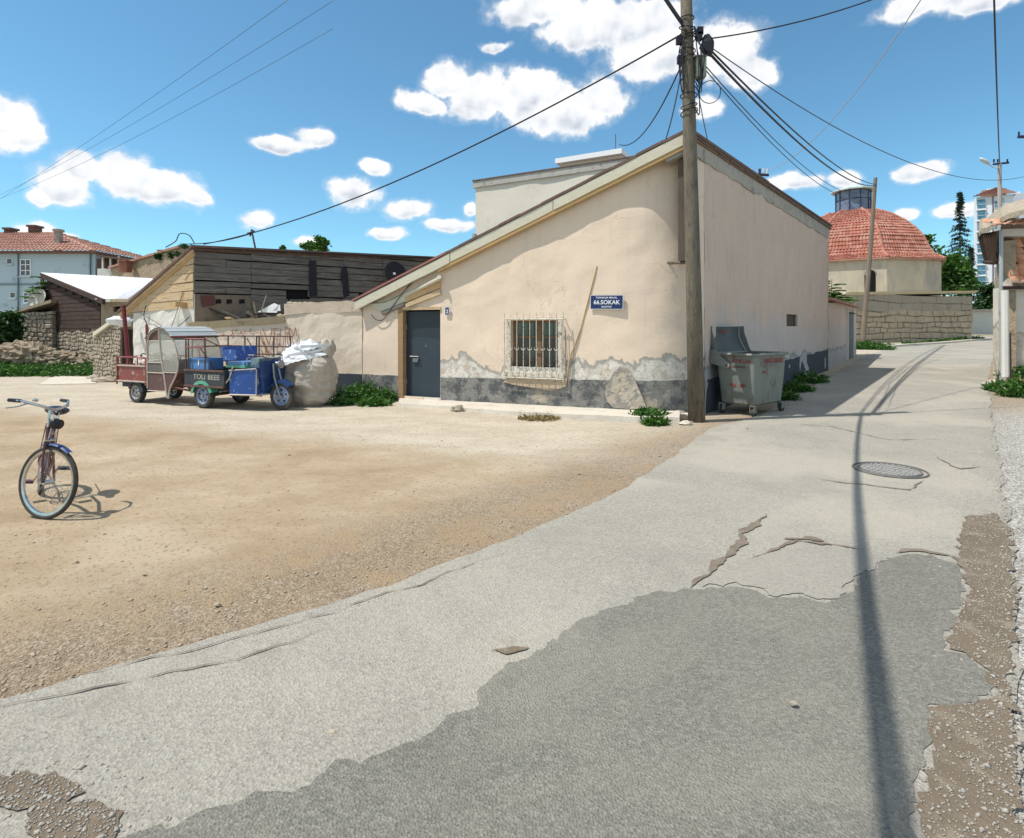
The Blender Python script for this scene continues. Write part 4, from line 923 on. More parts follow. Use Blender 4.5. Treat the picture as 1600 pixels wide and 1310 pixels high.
# ================================================================== pale block behind the house
bl = thing('pale_block_house', 'plain cream rendered house block rising behind the slanted roof', 'house', (1, 20, 0))
BP = Plane((-1.36, 21.5), (4.6, 18.1))
def bpos(a): return BP.pt(a, 0), BP.n
smooth_big(wallgrid('wall', bpos, rng_(0, BP.L, .4), lambda a: 7.12+.02*fbm((a*2, 0, 0)), 3.6, MAT['block'], bl, disp=.02, dz=.4))
mb = MB(); 
for a, b in zip(rng_(-.08, BP.L, .3), rng_(-.08, BP.L, .3)[1:]):
    e = .02*fbm((a*2.4, 0, 0)); BP.box(mb, a, b, 6.96+e*.5, 7.2+e, -3.6, .06)
mb.build('roof_slab', pm('grey_concrete_slab_edge', (.44,.42,.38), (.36,.34,.31), sc=3, c2=(.20,.18,.16), sc2=7, bs=.6), bl)
mb = MB(); BP.box(mb, -.10, BP.L, 7.201, 7.24, -3.6, .09); mb.build('roof_sheet', MAT['roof_dark'], bl)
e0 = BP.sz(878, 245, -1.2)[0]; e1 = BP.sz(972, 240, -1.2)[0]
mb = MB(); BP.box(mb, e0, e1, 7.2, 7.72, -2.8, -1.2); mb.build('stair_head', MAT['block'], bl)
mb = MB(); BP.box(mb, e0-.18, e1+.05, 7.725, 7.90, -3.0, -1.0); mb.build('stair_roof', MAT['zinc'], bl)
mb = MB(); q = BP.pt(e1-.2, 7.9, -1.1); mb.tube([q, q+Vector((0, 0, .55))], .014, 5); mb.build('roof_rod', MAT['rust'], bl)
mb = MB(); q = BP.pt(.05, 6.0, .9); b0_ = at(741, 376, 16); mb.tube([b0_, b0_+Vector((0, 0, .18))], .07, 6); tag(mb.build('vent_pipe', MAT['zinc_grey']), 'short grey vent pipe standing on the slanted roof edge', 'pipe')
# ================================================================== left background
def tiles(mb, p00, p10, p11, p01, rows, cols, h=.06, seg=4):
    p00, p10, p11, p01 = [Vector(p) for p in (p00, p10, p11, p01)]; nrm = (p10-p00).cross(p01-p00).normalized()
    if nrm.z < 0: nrm = -nrm
    bl_ = lambda u, v: (p00*(1-u)+p10*u)*(1-v)+(p01*(1-u)+p11*u)*v
    m = cols*seg
    for r in range(rows):
        v0, v1 = r/rows, (r+1.12)/rows if r < rows-1 else 1; b = len(mb.v)
        for i in range(m+1):
            u = i/m; s_ = abs(math.sin(math.pi*u*cols))*h*.8; j = h*.25*fbm((u*cols*.9, r*3.1, p00.x), 2)
            a = bl_(u, v0); c = bl_(u, v1)
            mb.v += [tuple(a+nrm*(s_+h*.15)), tuple(a+nrm*(s_+h*.95+j)), tuple(c+nrm*(s_+h*.15))]
        for i in range(m):
            k = b+3*i; mb.f += [(k, k+3, k+4, k+1), (k+1, k+4, k+5, k+2)]; mb.mi += [0, 0]
def vz(py, d): return CH+(HY-py)/FX*d
def vx(px, d): return (px-HX)/FX*d
bh = thing('blue_house', 'long pale blue two storey house with a faded clay tile roof on the left', 'house', (vx(70, 45), 48, 0))
D_ = 45; x0, x1 = vx(-260, D_), vx(149, D_); zt = vz(393, D_)
BH = Plane((x0, D_), (x1, D_)); mb = MB(); BH.box(mb, 0, BH.L, -.5, zt, -9, 0); mb.build('wall', MAT['blue_wall'], bh)
mb = MB(); BH.box(mb, 0, BH.L, vz(446, D_), vz(443, D_), 0, .05); mb.build('floor_band', flat('slate_blue_band', (.20,.26,.29)), bh)
mb = MB(); ov = .5; rz = vz(364, 49.5); e0 = Vector((x0-ov, D_-ov, zt)); e1 = Vector((x1+ov*.6, D_-ov, zt-.05)); e2 = Vector((x1+ov*.6, D_+9+ov, zt)); r1 = Vector((vx(85, 49.5), 49.5, rz)); r0 = Vector((x0+3, 49.5, rz))
tiles(mb, e0, e1, r1, r0, 11, 60, .09, 3); tiles(mb, e1, e2, r1, r1, 11, 24, .09, 3)
kind(mb.build('roof_tiles', MAT['tile_pink'], bh), 'stuff')
mb = MB(); mb.box(x0-ov, x1+ov*.6, D_-ov, D_+9+ov, zt-.18, zt-.01); mb.build('eave', pm('brown_eave', (.20,.09,.07), bs=.1), bh)
mb = MB(); mb.tube([e1, r1], .13, 6); mb.build('hip_tiles', MAT['tile_pink'], bh)
def win_px(pl, parent, px0, py0, px1, py1, fr='white', nx=2, ny=3, pane='pane', d=.06):
    a0_, z1_ = pl.sz(px0, py0); a1_, z0_ = pl.sz(px1, py1); w_ = (a1_-a0_)
    m_ = MB(); t = .09*min(1, w_)
    for q in ((a0_, a0_+t, z0_, z1_), (a1_-t, a1_, z0_, z1_), (a0_+t, a1_-t, z1_-t, z1_), (a0_+t, a1_-t, z0_, z0_+t)): pl.box(m_, *q, -.02, d)
    wdw = m_.build('window', MAT[fr] if fr in MAT else fr, parent)
    m_ = MB(); pl.box(m_, a0_+t, a1_-t, z0_+t, z1_-t, -.01, .015); m_.build('pane', MAT[pane], wdw)
    for i in range(1, nx): m_ = MB(); x = a0_+w_*i/nx; pl.box(m_, x-t*.4, x+t*.4, z0_+t, z1_-t, .0, d*.8); m_.build('glazing_bar', MAT[fr], wdw)
    for i in range(1, ny): m_ = MB(); y = z0_+(z1_-z0_)*i/ny; pl.box(m_, a0_+t, a1_-t, y-t*.4, y+t*.4, .0, d*.75); m_.build('glazing_bar', MAT[fr], wdw)
    m_ = MB(); pl.box(m_, a0_-.08, a1_+.08, z0_-.1, z0_-.005, 0, .14); m_.build('sill', MAT['blue_wall'] if parent is bh else MAT['concrete'], wdw)
win_px(BH, bh, 32, 405, 49, 432); win_px(BH, bh, 11, 404, 20, 413, nx=1, ny=1); win_px(BH, bh, 37, 457, 52, 474); win_px(BH, bh, 16, 457, 25, 466, nx=1, ny=1)
win_px(BH, bh, -60, 405, -35, 432)
for x in (30, 142.5):
    mb = MB(); mb.tube([Vector((vx(x, D_), D_-.1, -.3)), Vector((vx(x, D_), D_-.1, zt-.2))], .05, 6); mb.build('downpipe', flat('slate_pipe', (.12,.16,.19)), bh)
for (x, yb, yt, wd) in ((55, 368, 353, .28), (17, 366, 357, .25)):
    q = at(x, yb+6, 49.5); mb = MB(); mb.box(q.x-wd, q.x+wd, 49.1, 49.9, q.z-.3, vz(yt+3, 49.5)); mb.box(q.x-wd-.1, q.x+wd+.1, 49, 50, vz(yt+3, 49.5), vz(yt, 49.5)); mb.build('chimney', pm('sooty_brick', (.20,.10,.07), (.10,.06,.05), bs=.5), bh)
q = at(93, 385, 46.5); mb = MB(); mb.box(q.x-.2, q.x+.2, 46.2, 46.6, q.z-.6, vz(363, 46.5)); mb.box(q.x-.26, q.x+.26, 46.1, 46.7, vz(363, 46.5), vz(359, 46.5)); mb.build('chimney', pm('pale_chimney', (.40,.33,.28), (.25,.20,.17), bs=.5), bh)
# dark open-roofed shed and the ochre house behind the white roof
t = thing('dark_shed', 'dark open sided shed with a flat roof beside the blue house', 'shed', (vx(180, 44), 44, 0))
mb = MB(); mb.box(vx(151, 44), vx(205, 44), 44, 48, vz(440, 44), vz(402, 44)-.1); mb.build('back_wall', MAT['maroon_plank'], t)
mb = MB(); q = [Vector((vx(150,43), 43, vz(398,43))), Vector((vx(213,43), 43, vz(406,43))), Vector((vx(213,43)+1, 49, vz(406,43))), Vector((vx(150,43)-1, 49, vz(398,43)))]
mb.hexa([v-Vector((0,0,.14)) for v in q]+q); mb.build('roof', MAT['roof_dark'], t)
for x in (160, 172, 185): 
    mb = MB(); mb.box(vx(x, 43.6)-.06, vx(x, 43.6)+.06, 43.6, 43.7, 0, vz(402, 44)); mb.build('post', MAT['white_wall'], t)
mb = MB(); mb.box(vx(152, 43.5), vx(186, 43.5), 43.5, 43.9, -.3, vz(420, 43.5)); mb.build('low_wall', MAT['white_wall'], t)
t = thing('ochre_house', 'low ochre mud house with a ragged tile edge and brick chimney', 'house', (vx(225, 34), 34, 0))
OP = Plane((vx(173, 35), 35), (vx(285, 32), 32))
smooth_big(wallgrid('wall', pf(OP), rng_(0, OP.L, .3), lambda a: vz(416, 34)+.13*a+.05*fbm((a, 0, 0)), 3, MAT['mud'], t, dz=.4, disp=.05))
mb = MB()
for a, b in zip(rng_(0, OP.L, .25), rng_(0, OP.L, .25)[1:]): OP.box(mb, a, b, vz(416, 34)+.13*a-.04, vz(416, 34)+.13*a+.09+.03*fbm((a*3, 0, 0)), -3, .15)
mb.build('tile_edge', MAT['tile_pink'], t)
for (x, yt, nm) in ((257, 389, 'a'), (195, 405, 'b')):
    q = at(x, 412, 33.5); mb = MB(); mb.box(q.x-.22, q.x+.22, 33.3, 33.8, q.z-.5, vz(yt+4, 33.5)); mb.box(q.x-.28, q.x+.28, 33.2, 33.9, vz(yt+4, 33.5), vz(yt+2.5, 33.5)); mb.build('chimney', pm('red_brick_chimney', (.34,.14,.09), (.24,.11,.08), bs=.5), t)
# white-roofed shed with the dark boarded gable
sh = thing('white_roof_shed', 'mud brick shed with a bright white corrugated roof and dark boarded gable', 'shed', (-16.5, 24, 0))
A = at(64, 427, 25.5); B = at(158, 467, 22); E = at(207, 467, 22); C_ = at(243, 436, 26.2)
GP = Plane((A.x, A.y), (B.x, B.y)); EP = Plane((B.x, B.y), (E.x+1.5, E.y+.1))
mb = MB(); nr = 44
for i in range(nr*2):
    u0, u1 = i/(nr*2), (i+1)/(nr*2); z0 = .035*(i % 2); z1 = .035*((i+1) % 2); ov = Vector((0, 0, 0))
    a, b = B.lerp(E, u0), B.lerp(E, u1); c, d = A.lerp(C_, u1), A.lerp(C_, u0)
    mb.quad(a+Vector((0,-.25,z0-.04)), b+Vector((0,-.25,z1-.04)), c+Vector((0,0,z1)), d+Vector((0,0,z0)))
mb.build('roof', MAT['zinc'], sh)
mb = MB(); GP.pxpoly(mb, [(62,427),(160,468),(160,476),(64,434)], .1, .2); mb.build('verge_board', MAT['maroon_plank'], sh)
mb = MB(); GP.box(mb, -.1, GP.L-.02, -.2, 2.6, -.4, -.02); mb.build('lower_wall', MAT['mud'], sh)
yy = [GP.sz(80, 440)[1]]; zlo = .0
zt_ = lambda a: A.z-.15+(B.z-A.z)*(a/GP.L); z = 1.55; i = 0
while z < A.z-.2:
    h = .17; ar = min(GP.L, max(.25, (A.z-.15-z-h)/((A.z-B.z)/GP.L)))
    lo = .05+.9*max(0, (2.1-z)); a_lo = .05 if z > 2.0 else .9
    if z < 1.7: ar = min(ar, GP.L-1.0)
    if ar > a_lo+.1: mb = MB(); GP.box(mb, a_lo, ar, z, z+h-.012, -.0, .03+.01*(i % 2)); mb.build('plank', MAT['maroon_plank'], sh)
    z += h; i += 1
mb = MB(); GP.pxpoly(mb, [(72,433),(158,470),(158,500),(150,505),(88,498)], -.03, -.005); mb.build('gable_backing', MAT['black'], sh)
smooth_big(wallgrid('front_wall', pf(EP), rng_(0, EP.L, .15), lambda a: B.z-.12, .3, MAT['mud'], sh, holes=[(EP.sz(177,0)[0], EP.sz(190,0)[0], EP.sz(180,496)[1], EP.sz(180,479)[1])], disp=.04, dz=.2))
mb = MB(); EP.box(mb, EP.sz(175,0)[0], EP.sz(192,0)[0], EP.sz(180,498)[1], EP.sz(180,477)[1], -.28, -.2); mb.build('window', MAT['black'], sh)
# rough stone walls: each stone its own piece
def stone_wall(pl, a0, a1, topf, rows, parent, mat, zb, wlen, seed, name='stone', th=.14, o=.03, gap=.02, jag=.25, wob=.035, row_w=.9):
    rg = random.Random(seed); hh = (topf((a0+a1)/2)-zb)/rows; out = []
    for r in range(rows):
        a = a0-(rg.random()*.4*wlen if r % 2 else 0)
        while a < a1-.04:
            w_ = wlen*rg.uniform(.6, 1.5); s0, s1 = max(a, a0)+gap/2, min(a+w_, a1)-gap/2
            zz0, zz1 = zb+r*hh+gap/2, min(zb+(r+1)*hh-gap/2, topf((s0+s1)/2))
            if s1-s0 > .06 and zz1-zz0 > .04:
                m_ = MB(); k = rg.uniform(0, o)
                j = lambda: rg.uniform(-wob, wob)
                fr_ = [pl.pt(s0+j()+gap, zz0+j()+gap*.6, k+.02), pl.pt(s1+j()-gap, zz0+j()+gap*.6, k+.02), pl.pt(s1+j()-gap, zz1+j()-gap*.6, k+.02), pl.pt(s0+j()+gap, zz1+j()-gap*.6, k+.02)]
                bk = [pl.pt(s0, zz0, -th), pl.pt(s1, zz0, -th), pl.pt(s1, zz1, -th), pl.pt(s0, zz1, -th)]
                md = [pl.pt(s0, zz0, k-.03), pl.pt(s1, zz0, k-.03), pl.pt(s1, zz1, k-.03), pl.pt(s0, zz1, k-.03)]
                m_.add(fr_+md+bk, [(0,1,2,3)]+[(i, 4+i, 4+(i+1) % 4, (i+1) % 4) for i in range(4)]+[(4+i, 8+i, 8+(i+1) % 4, 4+(i+1) % 4) for i in range(4)])
                out.append(m_)
            a += w_
    for m_ in out:
        for i, v in enumerate(m_.v):
            s_ = .5*hh*row_w*fbm((v[0]*1.1/wlen*.35, v[1]*.4/wlen, v[2]*1.2), 3); m_.v[i] = (v[0], v[1], v[2]+s_)
    return out
def join(ms):
    r = MB()
    for m_ in ms:
        b = len(r.v); r.v += m_.v; r.f += [tuple(i+b for i in f) for f in m_.f]; r.mi += m_.mi
    return r
GP2 = Plane((at(20, 0, 24.5).x, 24.5), (at(80, 0, 24.2).x, 24.2))
kind(join(stone_wall(GP, .0, GP.L-.02, lambda a: 1.62+.0*a, 11, sh, None, -.1, .26, 4, gap=.03)).build('stones', MAT['stone'], sh), 'stuff')
w2 = thing('rubble_wall', 'rough brown rubble stone wall with a sloping top left of the white roofed shed', 'wall', GP2.pt(1, 0))
mb = MB(); GP2.box(mb, .05, GP2.L, -.2, 2.25, -.4, -.05); mb.build('core', MAT['mud'], w2)
kind(join(stone_wall(GP2, .0, GP2.L+.1, lambda a: 2.2+.45*a/GP2.L, 14, w2, None, -.1, .26, 6, gap=.03)).build('stones', MAT['stone'], w2), 'stuff')
mb = MB(); GP2.poly(mb, [(-.3,2.22),(GP2.L+.15,2.78),(GP2.L+.15,2.92),(-.3,2.32)], -.5, .15); mb.build('mud_coping', MAT['mud'], w2)
mb = MB(); GP2.box(mb, -.35, .02, -.1, 2.15, -.45, .02); mb.build('white_edge', MAT['white_wall'], w2)
dish2 = thing('satellite_dish', 'pale grey satellite dish above the rubble wall under a green tree', 'satellite dish', at(60, 467, 24.6))
dishmesh(.42, .08, (-.1, -1, .35), (0, 0, 1)).build('reflector', pm('dull_white_dish', (.55,.52,.45), bs=.05), dish2, smooth=True, local=True)
mb = MB(); mb.tube([(0,.03,-.1), (0,.25,-.55)], .03, 6); mb.build('bracket', MAT['rust'], dish2, local=True)
# crumbled mud mound
def mound(name, pts, label, mat, r0=.6, n=8, sq=(1.4, .9, .8)):
    rg = random.Random(n); mb = MB()
    for i, (x, y, z, r) in enumerate(pts):
        v_, f_ = lump((x, y, z), r*.8, i*3.1, sq, 30, 18, .5, 2.6); mb.add(v_, f_)
    return tag(mb.build(name, mat), label, 'rubble')
rg = random.Random(2); P_ = []
for px, py, d, r in ((18,548,22.5,.5),(32,545,22.5,.62),(48,547,22.3,.62),(64,550,22.3,.55),(86,556,22.3,.5),(105,556,22.5,.5),(125,560,22.5,.42),(140,562,22.3,.4)):
    q = at(px, py, d); P_.append((q.x, q.y, max(.1, q.z-.15), r))
mound('rubble_mound', P_, 'crumbled mud and stone mound behind the green weeds', pm('crumbled_mud', (.38,.30,.21), (.27,.215,.15), sc=3, c2=(.20,.16,.115), sc2=5, bs=1, bsc=9, bd=.08))
sp = []
for i in range(1500):
    q = at(rg.uniform(5, 160), rg.uniform(552, 575), rg.uniform(21.2, 23)); sp.append((q.x, q.y, .05+.5*rg.random()**2*sst(21.4, 22.4, q.y), rg.uniform(.02, .10)))
stones('fallen_stones', sp, MAT['stone'])
SHP = Plane((vx(147, 19.6), 19.6), (vx(190, 18.3), 18.3))
hut = thing('stone_hut', 'small rough stone hut front with a slanted coping beside the red post', 'hut', SHP.pt(.4, 0))
tz = lambda a: SHP.sz(147, 523)[1]+(SHP.sz(176, 503)[1]-SHP.sz(147, 523)[1])*min(1, a/SHP.sz(176, 0)[0])
mb = MB(); SHP.poly(mb, [(0,-.1),(SHP.L,-.1),(SHP.L,tz(3)-.06),(SHP.sz(176,0)[0],tz(3)-.06),(0,tz(0)-.06)], -.5, -.03); mb.build('core', MAT['mud'], hut)
kind(join(stone_wall(SHP, 0, SHP.L, lambda a: tz(a), 15, hut, None, -.05, .17, 9, gap=.02)).build('stones', MAT['stone'], hut), 'stuff')
mb = MB(); SHP.pxpoly(mb, [(145,526),(174,505),(177,501),(176,498),(145,520)], -.5, .12); mb.build('coping', MAT['cream_board'], hut)
mb = MB(); SHP.pxpoly(mb, [(185,515),(191,515),(191,603),(185,600)], -.3, .02); mb.build('door_gap', MAT['maroon_plank'], hut)
v_, f_ = lump(at(188, 503, 18.0), .32, 2, (1.2, .7, .5), 12, 8); mb = MB(); mb.add(v_, f_); mb.build('plastic_bundle', MAT['sack_white'], hut)
mb = MB(); mb.tube([at(193, 478, 16.9), gp(vx(204, 16.4), 16.4)], .055, 8); tag(mb.build('steel_post', pm('dark_red_post', (.14,.015,.02), (.11,.012,.016), bs=.1, rough=.5)), 'leaning dark red steel post in front of the white plastered wall', 'post')
mb = MB(); mb.tube([at(229, 507, 15.9), gp(vx(232, 15.9), 15.9)], .035, 8); tag(mb.build('steel_post', MAT['maroon']), 'short dark red post standing behind the tricycle cabin', 'post')
v_ = MB(); 
for px, py, r in ((150,592,.18),(163,597,.22),(180,596,.2)):
    q = gnd(px, py); a, f_ = lump((q.x, q.y, .06), r, px, (1.8, .9, .55), 10, 6, .3); mb = MB(); mb.add(a, f_); tag(mb.build('stone', MAT['stone']), {150: 'flat tan stone at the left end of the stone hut foot', 163: 'largest flat stone lying before the stone hut', 180: 'tan stone by the doorway post of the stone hut'}[px], 'stone')
mb = MB(); g_ = [gnd(*p) for p in [(60,602),(85,588),(150,583),(150,594),(150,600)]]; mb.slab([Vector((p.x, p.y, .03)) for p in g_], (0,0,1), .06); kind(mb.build('pavement', MAT['concrete']), 'structure')
# ================================================================== right: street wall, poles, bath house
YW = Plane(SIDE.pt(12.97, 0).xy, (vx(1338, 29.2), 29.2)); zW = lambda a: vz(474, 21.5)+.0*a
yw = thing('yard_wall', 'low patched plaster yard wall with a narrow grey door at the far end of the house', 'wall', YW.pt(2, 0))
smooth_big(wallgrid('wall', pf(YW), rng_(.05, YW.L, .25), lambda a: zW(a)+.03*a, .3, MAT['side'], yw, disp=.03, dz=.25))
mb = MB(); YW.box(mb, 0, YW.L+.1, zW(0)+.08, zW(0)+.16, -.5, .18); mb.build('tile_coping', MAT['tile_pink'], yw)
a0_ = YW.sz(1322, 500)[0]; a1_ = YW.sz(1331, 500)[0]
mb = MB(); YW.box(mb, a0_, a1_, .2, 2.45, 0, .06); dd = mb.build('door', pm('grey_plank_door', (.16,.16,.16), (.11,.11,.11), stretch=(4,4,.6), bs=.6), yw)
for s_ in (a0_-.12, a1_): mb = MB(); YW.box(mb, s_, s_+.12, .1, 2.6, 0, .1); mb.build('door_post', MAT['white_wall'], yw)
mb = MB(); b_ = gnd(1347, 541); tp_ = at(1368, 278, b_.y-.6); mb.tube([b_-Vector((0,0,.3)), b_.lerp(tp_, .5)+Vector((.04,0,0)), tp_], .16, 8, r1=.11); LPT = tp_
tag(mb.build('wooden_pole', MAT['wood_pole']), 'leaning bare wooden pole in front of the bath house dome', 'pole')
hm = thing('bath_house', 'old stone bath house with a red tiled dome, glazed lantern and sandstone street wall', 'building', (29, 48, .7))
HW = Plane((vx(1318, 41), 41), (vx(1519, 45.6), 45.6)); tzh = lambda a: 4.25+.03*a
mb = MB(); HW.box(mb, 0, HW.L, -.2, 4.1, -9, -.10); mb.build('core_wall', MAT['mortar'], hm)
ms = stone_wall(HW, .0, HW.L, lambda a: 2.95+.015*a, 6, hm, None, .45, .85, 21, th=.2, o=.07, gap=.045, wob=.04)
for m_ in ms: m_.build('stone', MAT['ashlar'], hm)
ms = stone_wall(HW, .0, HW.L, lambda a: 4.2, 2, hm, None, 2.98, 1.5, 22, th=.2, o=.01, gap=.012, wob=.004)
for m_ in ms: m_.build('stone', pm('smoother_stone', (.37,.31,.24), (.30,.255,.20), sc=.8, c2=(.24,.20,.16), sc2=2, bs=.4, bsc=8) if 'smoother_stone' not in bpy.data.materials else bpy.data.materials['smoother_stone'], hm)
mb = MB()
for a, b in zip(rng_(-.1, HW.L+.3, .5), rng_(-.1, HW.L+.3, .5)[1:]):
    h = tzh(a)+.03*fbm((a, 0, 0)); h2 = tzh(b)+.03*fbm((b, 0, 0))
    mb.hexa([HW.pt(a,h-.2,.05), HW.pt(b,h2-.2,.05), HW.pt(b,h2-.2,-9), HW.pt(a,h-.2,-9), HW.pt(a,h,.32), HW.pt(b,h2,.32), HW.pt(b,h2,-9), HW.pt(a,h,-9)])
mb.build('cornice', pm('pale_cornice', (.64,.58,.42), (.55,.49,.36), sc=1.5, bs=.4), hm)
RW = Plane(HW.pt(HW.L, 0).xy, (HW.pt(HW.L, 0)+Vector((2.2, 8, 0))).xy)
for m_ in stone_wall(RW, .1, RW.L, lambda a: 4.1, 8, hm, None, .45, .8, 23, th=.2, o=.05, gap=.04): m_.build('stone', MAT['ashlar'], hm)
mb = MB(); HW.box(mb, HW.L-.9, HW.L-.1, .45, 1.15, -.05, .12) if 0 else None
DS = 1.10; DC = Vector((vx(1333, 50*DS), 50*DS, 0)); OR = D2R(11.5)
def octp(r, z, k): a = -math.pi/2+OR+math.pi/8+k*math.pi/4; return Vector((DC.x+DS*.84*r*math.cos(a), DC.y+DS*.84*r*math.sin(a), CH+(z-CH)*DS))
mb = MB(); rd = 7.75; mb.v = [tuple(octp(rd, z, k)) for z in (3.0, 7.0) for k in range(8)]; mb.f = [(k, (k+1) % 8, 8+(k+1) % 8, 8+k) for k in range(8)]+[tuple(range(8, 16))]; mb.mi = [0]*9
mb.build('drum_wall', MAT['drum'], hm)
prof = [(8.05, 7.02), (7.15, 7.45), (6.75, 7.95), (6.25, 8.95), (5.6, 9.7), (4.7, 10.4), (3.5, 11.1), (2.1, 11.66)]
mb = MB()
for k in range(8):
    for (ra, za), (rb, zb_) in zip(prof, prof[1:]):
        wd = 2*ra*math.sin(math.pi/8); c = max(3, round(22*((ra+rb)/2)/8)); L_ = math.hypot(ra-rb, za-zb_)
        tiles(mb, octp(ra, za, k), octp(ra, za, k+1), octp(rb, zb_, k+1), octp(rb, zb_, k), max(1, round(L_/.36)), c, .09, 3)
kind(mb.build('dome_tiles', MAT['tile_dome'], hm), 'stuff')
for k in range(8):
    mb = MB(); mb.tube([octp(r+.03, z+.08, k) for r, z in prof], .12, 6); mb.build('dome_ridge', MAT['tile_dome'], hm)
mb = MB(); mb.v = [tuple(octp(r, z, k)) for r, z in ((7.9, 6.9), (8.15, 6.98), (8.15, 7.06), (7.6, 7.1)) for k in range(8)]; mb.f = [(i*8+k, i*8+(k+1) % 8, (i+1)*8+(k+1) % 8, (i+1)*8+k) for i in range(3) for k in range(8)]; mb.mi = [0]*24
mb.build('eave', MAT['tile_pink'], hm)
def ltp(r, z, k, n=10): a = 2*math.pi*k/n+.2; r *= .87*DS; return Vector((DC.x+r*math.cos(a), DC.y+r*math.sin(a), CH+(z-CH)*DS))
ln = None; mb = MB(); mb.v = [tuple(ltp(1.5, z, k)) for z in (11.5, 13.55) for k in range(10)]; mb.f = [(k, (k+1) % 10, 10+(k+1) % 10, 10+k) for k in range(10)]; mb.mi = [0]*10
ln = mb.build('lantern', glassm('milky_lantern_glass', (.07,.085,.12), .2), hm)
mb = MB(); mb.tube([Vector((DC.x, DC.y, 12.1)), Vector((DC.x, DC.y, CH+9.97*DS))], 1.65, 20); mb.build('lantern_base', MAT['tile_dome'], ln)
fr_ = flat('navy_lantern_frame', (.025,.03,.09), .5)
for k in range(10):
    mb = MB(); mb.tube([ltp(1.53, 11.6, k), ltp(1.53, 13.6, k)], .055, 5); mb.build('glazing_post', fr_, ln)
for z in (11.75, 12.75, 13.5):
    mb = MB(); mb.tube([ltp(1.53, z, k) for k in range(11)], .045, 5, cap=False); mb.build('glazing_ring', fr_, ln)
mb = MB(); mb.v = [tuple(ltp(r, z, k)) for r, z in ((1.5, 13.5), (2.0, 13.5), (2.0, 13.6), (.05, 14.15)) for k in range(10)]; mb.f = [(i*10+k, i*10+(k+1) % 10, (i+1)*10+(k+1) % 10, (i+1)*10+k) for i in range(3) for k in range(10)]; mb.mi = [0]*30
mb.build('lantern_roof', pm('pale_green_zinc', (.50,.58,.56), (.44,.52,.50), rough=.5, bs=.05), ln)
# arched opening in the drum, its shade a flat black plate
kk = DC+Vector((0, 0, 0)); fa, fb = octp(rd, 0, 7), octp(rd, 0, 0)
DP = Plane(fa.xy, fb.xy); a_, z_ = DP.sz(1361, 437)
if abs(a_) < 20:
    mb = MB(); pts = [(a_-.45, z_-1.3), (a_+.45, z_-1.3)]+[(a_+.45*math.cos(t), z_+.35+.45*math.sin(t)) for t in [math.pi*i/8 for i in range(9)]]; DP.poly(mb, pts, -.2, .02); mb.build('arched_opening', MAT['black'], hm)
    mb = MB(); mb.tube([DP.pt(a_+.5*math.cos(t), z_+.35+.5*math.sin(t), .03) for t in [math.pi*i/8 for i in range(9)]], .06, 5); mb.build('arch_trim', MAT['drum'], hm)
# kerb in front of the bath house
mb = MB(); K0 = [gnd(*p) for p in [(1372,545),(1420,541),(1470,538),(1515,534),(1550,531)]]
for a, b in zip(K0, K0[1:]):
    d = Vector((0, .55, 0)); u = Vector((0, 0, .13)); mb.hexa([a-u, b-u, b+d-u, a+d-u, a+u, b+u, b+d+u, a+d+u])
kind(mb.build('kerb', MAT['concrete']), 'structure')
# far wall, at the end of the street
FW = Plane((vx(1515, 62), 62), (vx(1640, 58), 58)); t = thing('far_wall', 'low cream wall at the end of the street beyond the bath house', 'wall', FW.pt(2, 0))
smooth_big(wallgrid('wall', pf(FW), rng_(0, FW.L, .5), lambda a: vz(486, 60), .4, MAT['white_wall'], t, disp=.05, dz=.5))
mb = MB(); FW.box(mb, -.1, FW.L, vz(487, 60), vz(483, 60), -.5, .15); mb.build('coping', MAT['concrete'], t)
# apartment tower
D_ = 150.; ap = thing('apartment_tower', 'tall white apartment tower with blue glazed balconies behind the tiled house', 'building', (vx(1570, 155), 155, 0))
q = (.87-vx(1525.5, 1)); AP = Plane((vx(1525.5, D_), D_), (vx(1525.5, D_)+.85*7.4, D_-.52*7.4)); zt = vz(309, D_)
mb = MB(); AP.box(mb, 0, AP.L, -.5, zt, -4, 0); mb.build('wall', pm('white_tower_render', (.70,.72,.76), (.64,.66,.70), sc=.3, bs=0), ap)
AP2 = Plane((vx(1582, D_), D_+2), (vx(1625, D_)-4, D_-4)); mb = MB(); AP2.box(mb, 0, AP2.L, -.5, zt+1, -4, 0); mb.build('wall', pm('grey_tower_render', (.42,.46,.52), (.38,.42,.48), sc=.3, bs=0), ap)
for fl in range(11):
    y = 313+17.2*fl
    mb = MB(); a0_, z1_ = AP.sz(1527, y); a1_, z0_ = AP.sz(1539, y+13); AP.box(mb, a0_, a1_, z0_, z1_, -.05, .35); wdw = mb.build('balcony_glazing', MAT['pane_blue'], ap)
    mb = MB(); AP.box(mb, a0_-.1, a1_+.1, z0_+(z1_-z0_)*.42, z0_+(z1_-z0_)*.50, .36, .42); mb.build('rail', MAT['zinc_grey'], wdw)
    mb = MB(); AP.box(mb, a0_-.2, a1_+.2, z0_-.45, z0_-.02, 0, .5); mb.build('balcony_slab', MAT['white'], ap)
    win_px(AP, ap, 1553, y+1, 1562, y+12, nx=1, ny=2, pane='pane_blue')
    mb = MB(); a0_, _ = AP.sz(1563, y); a1_, _ = AP.sz(1569, y); AP.box(mb, a0_, a1_, z0_, z1_, 0, .1); mb.build('shade_panel', MAT['zinc_grey'], ap)
mb = MB(); AP.box(mb, AP.sz(1550.5, 0)[0], AP.sz(1552.3, 0)[0], 0, zt, 0, .15); mb.build('dark_strip', flat('plum_strip', (.16,.08,.11)), ap)
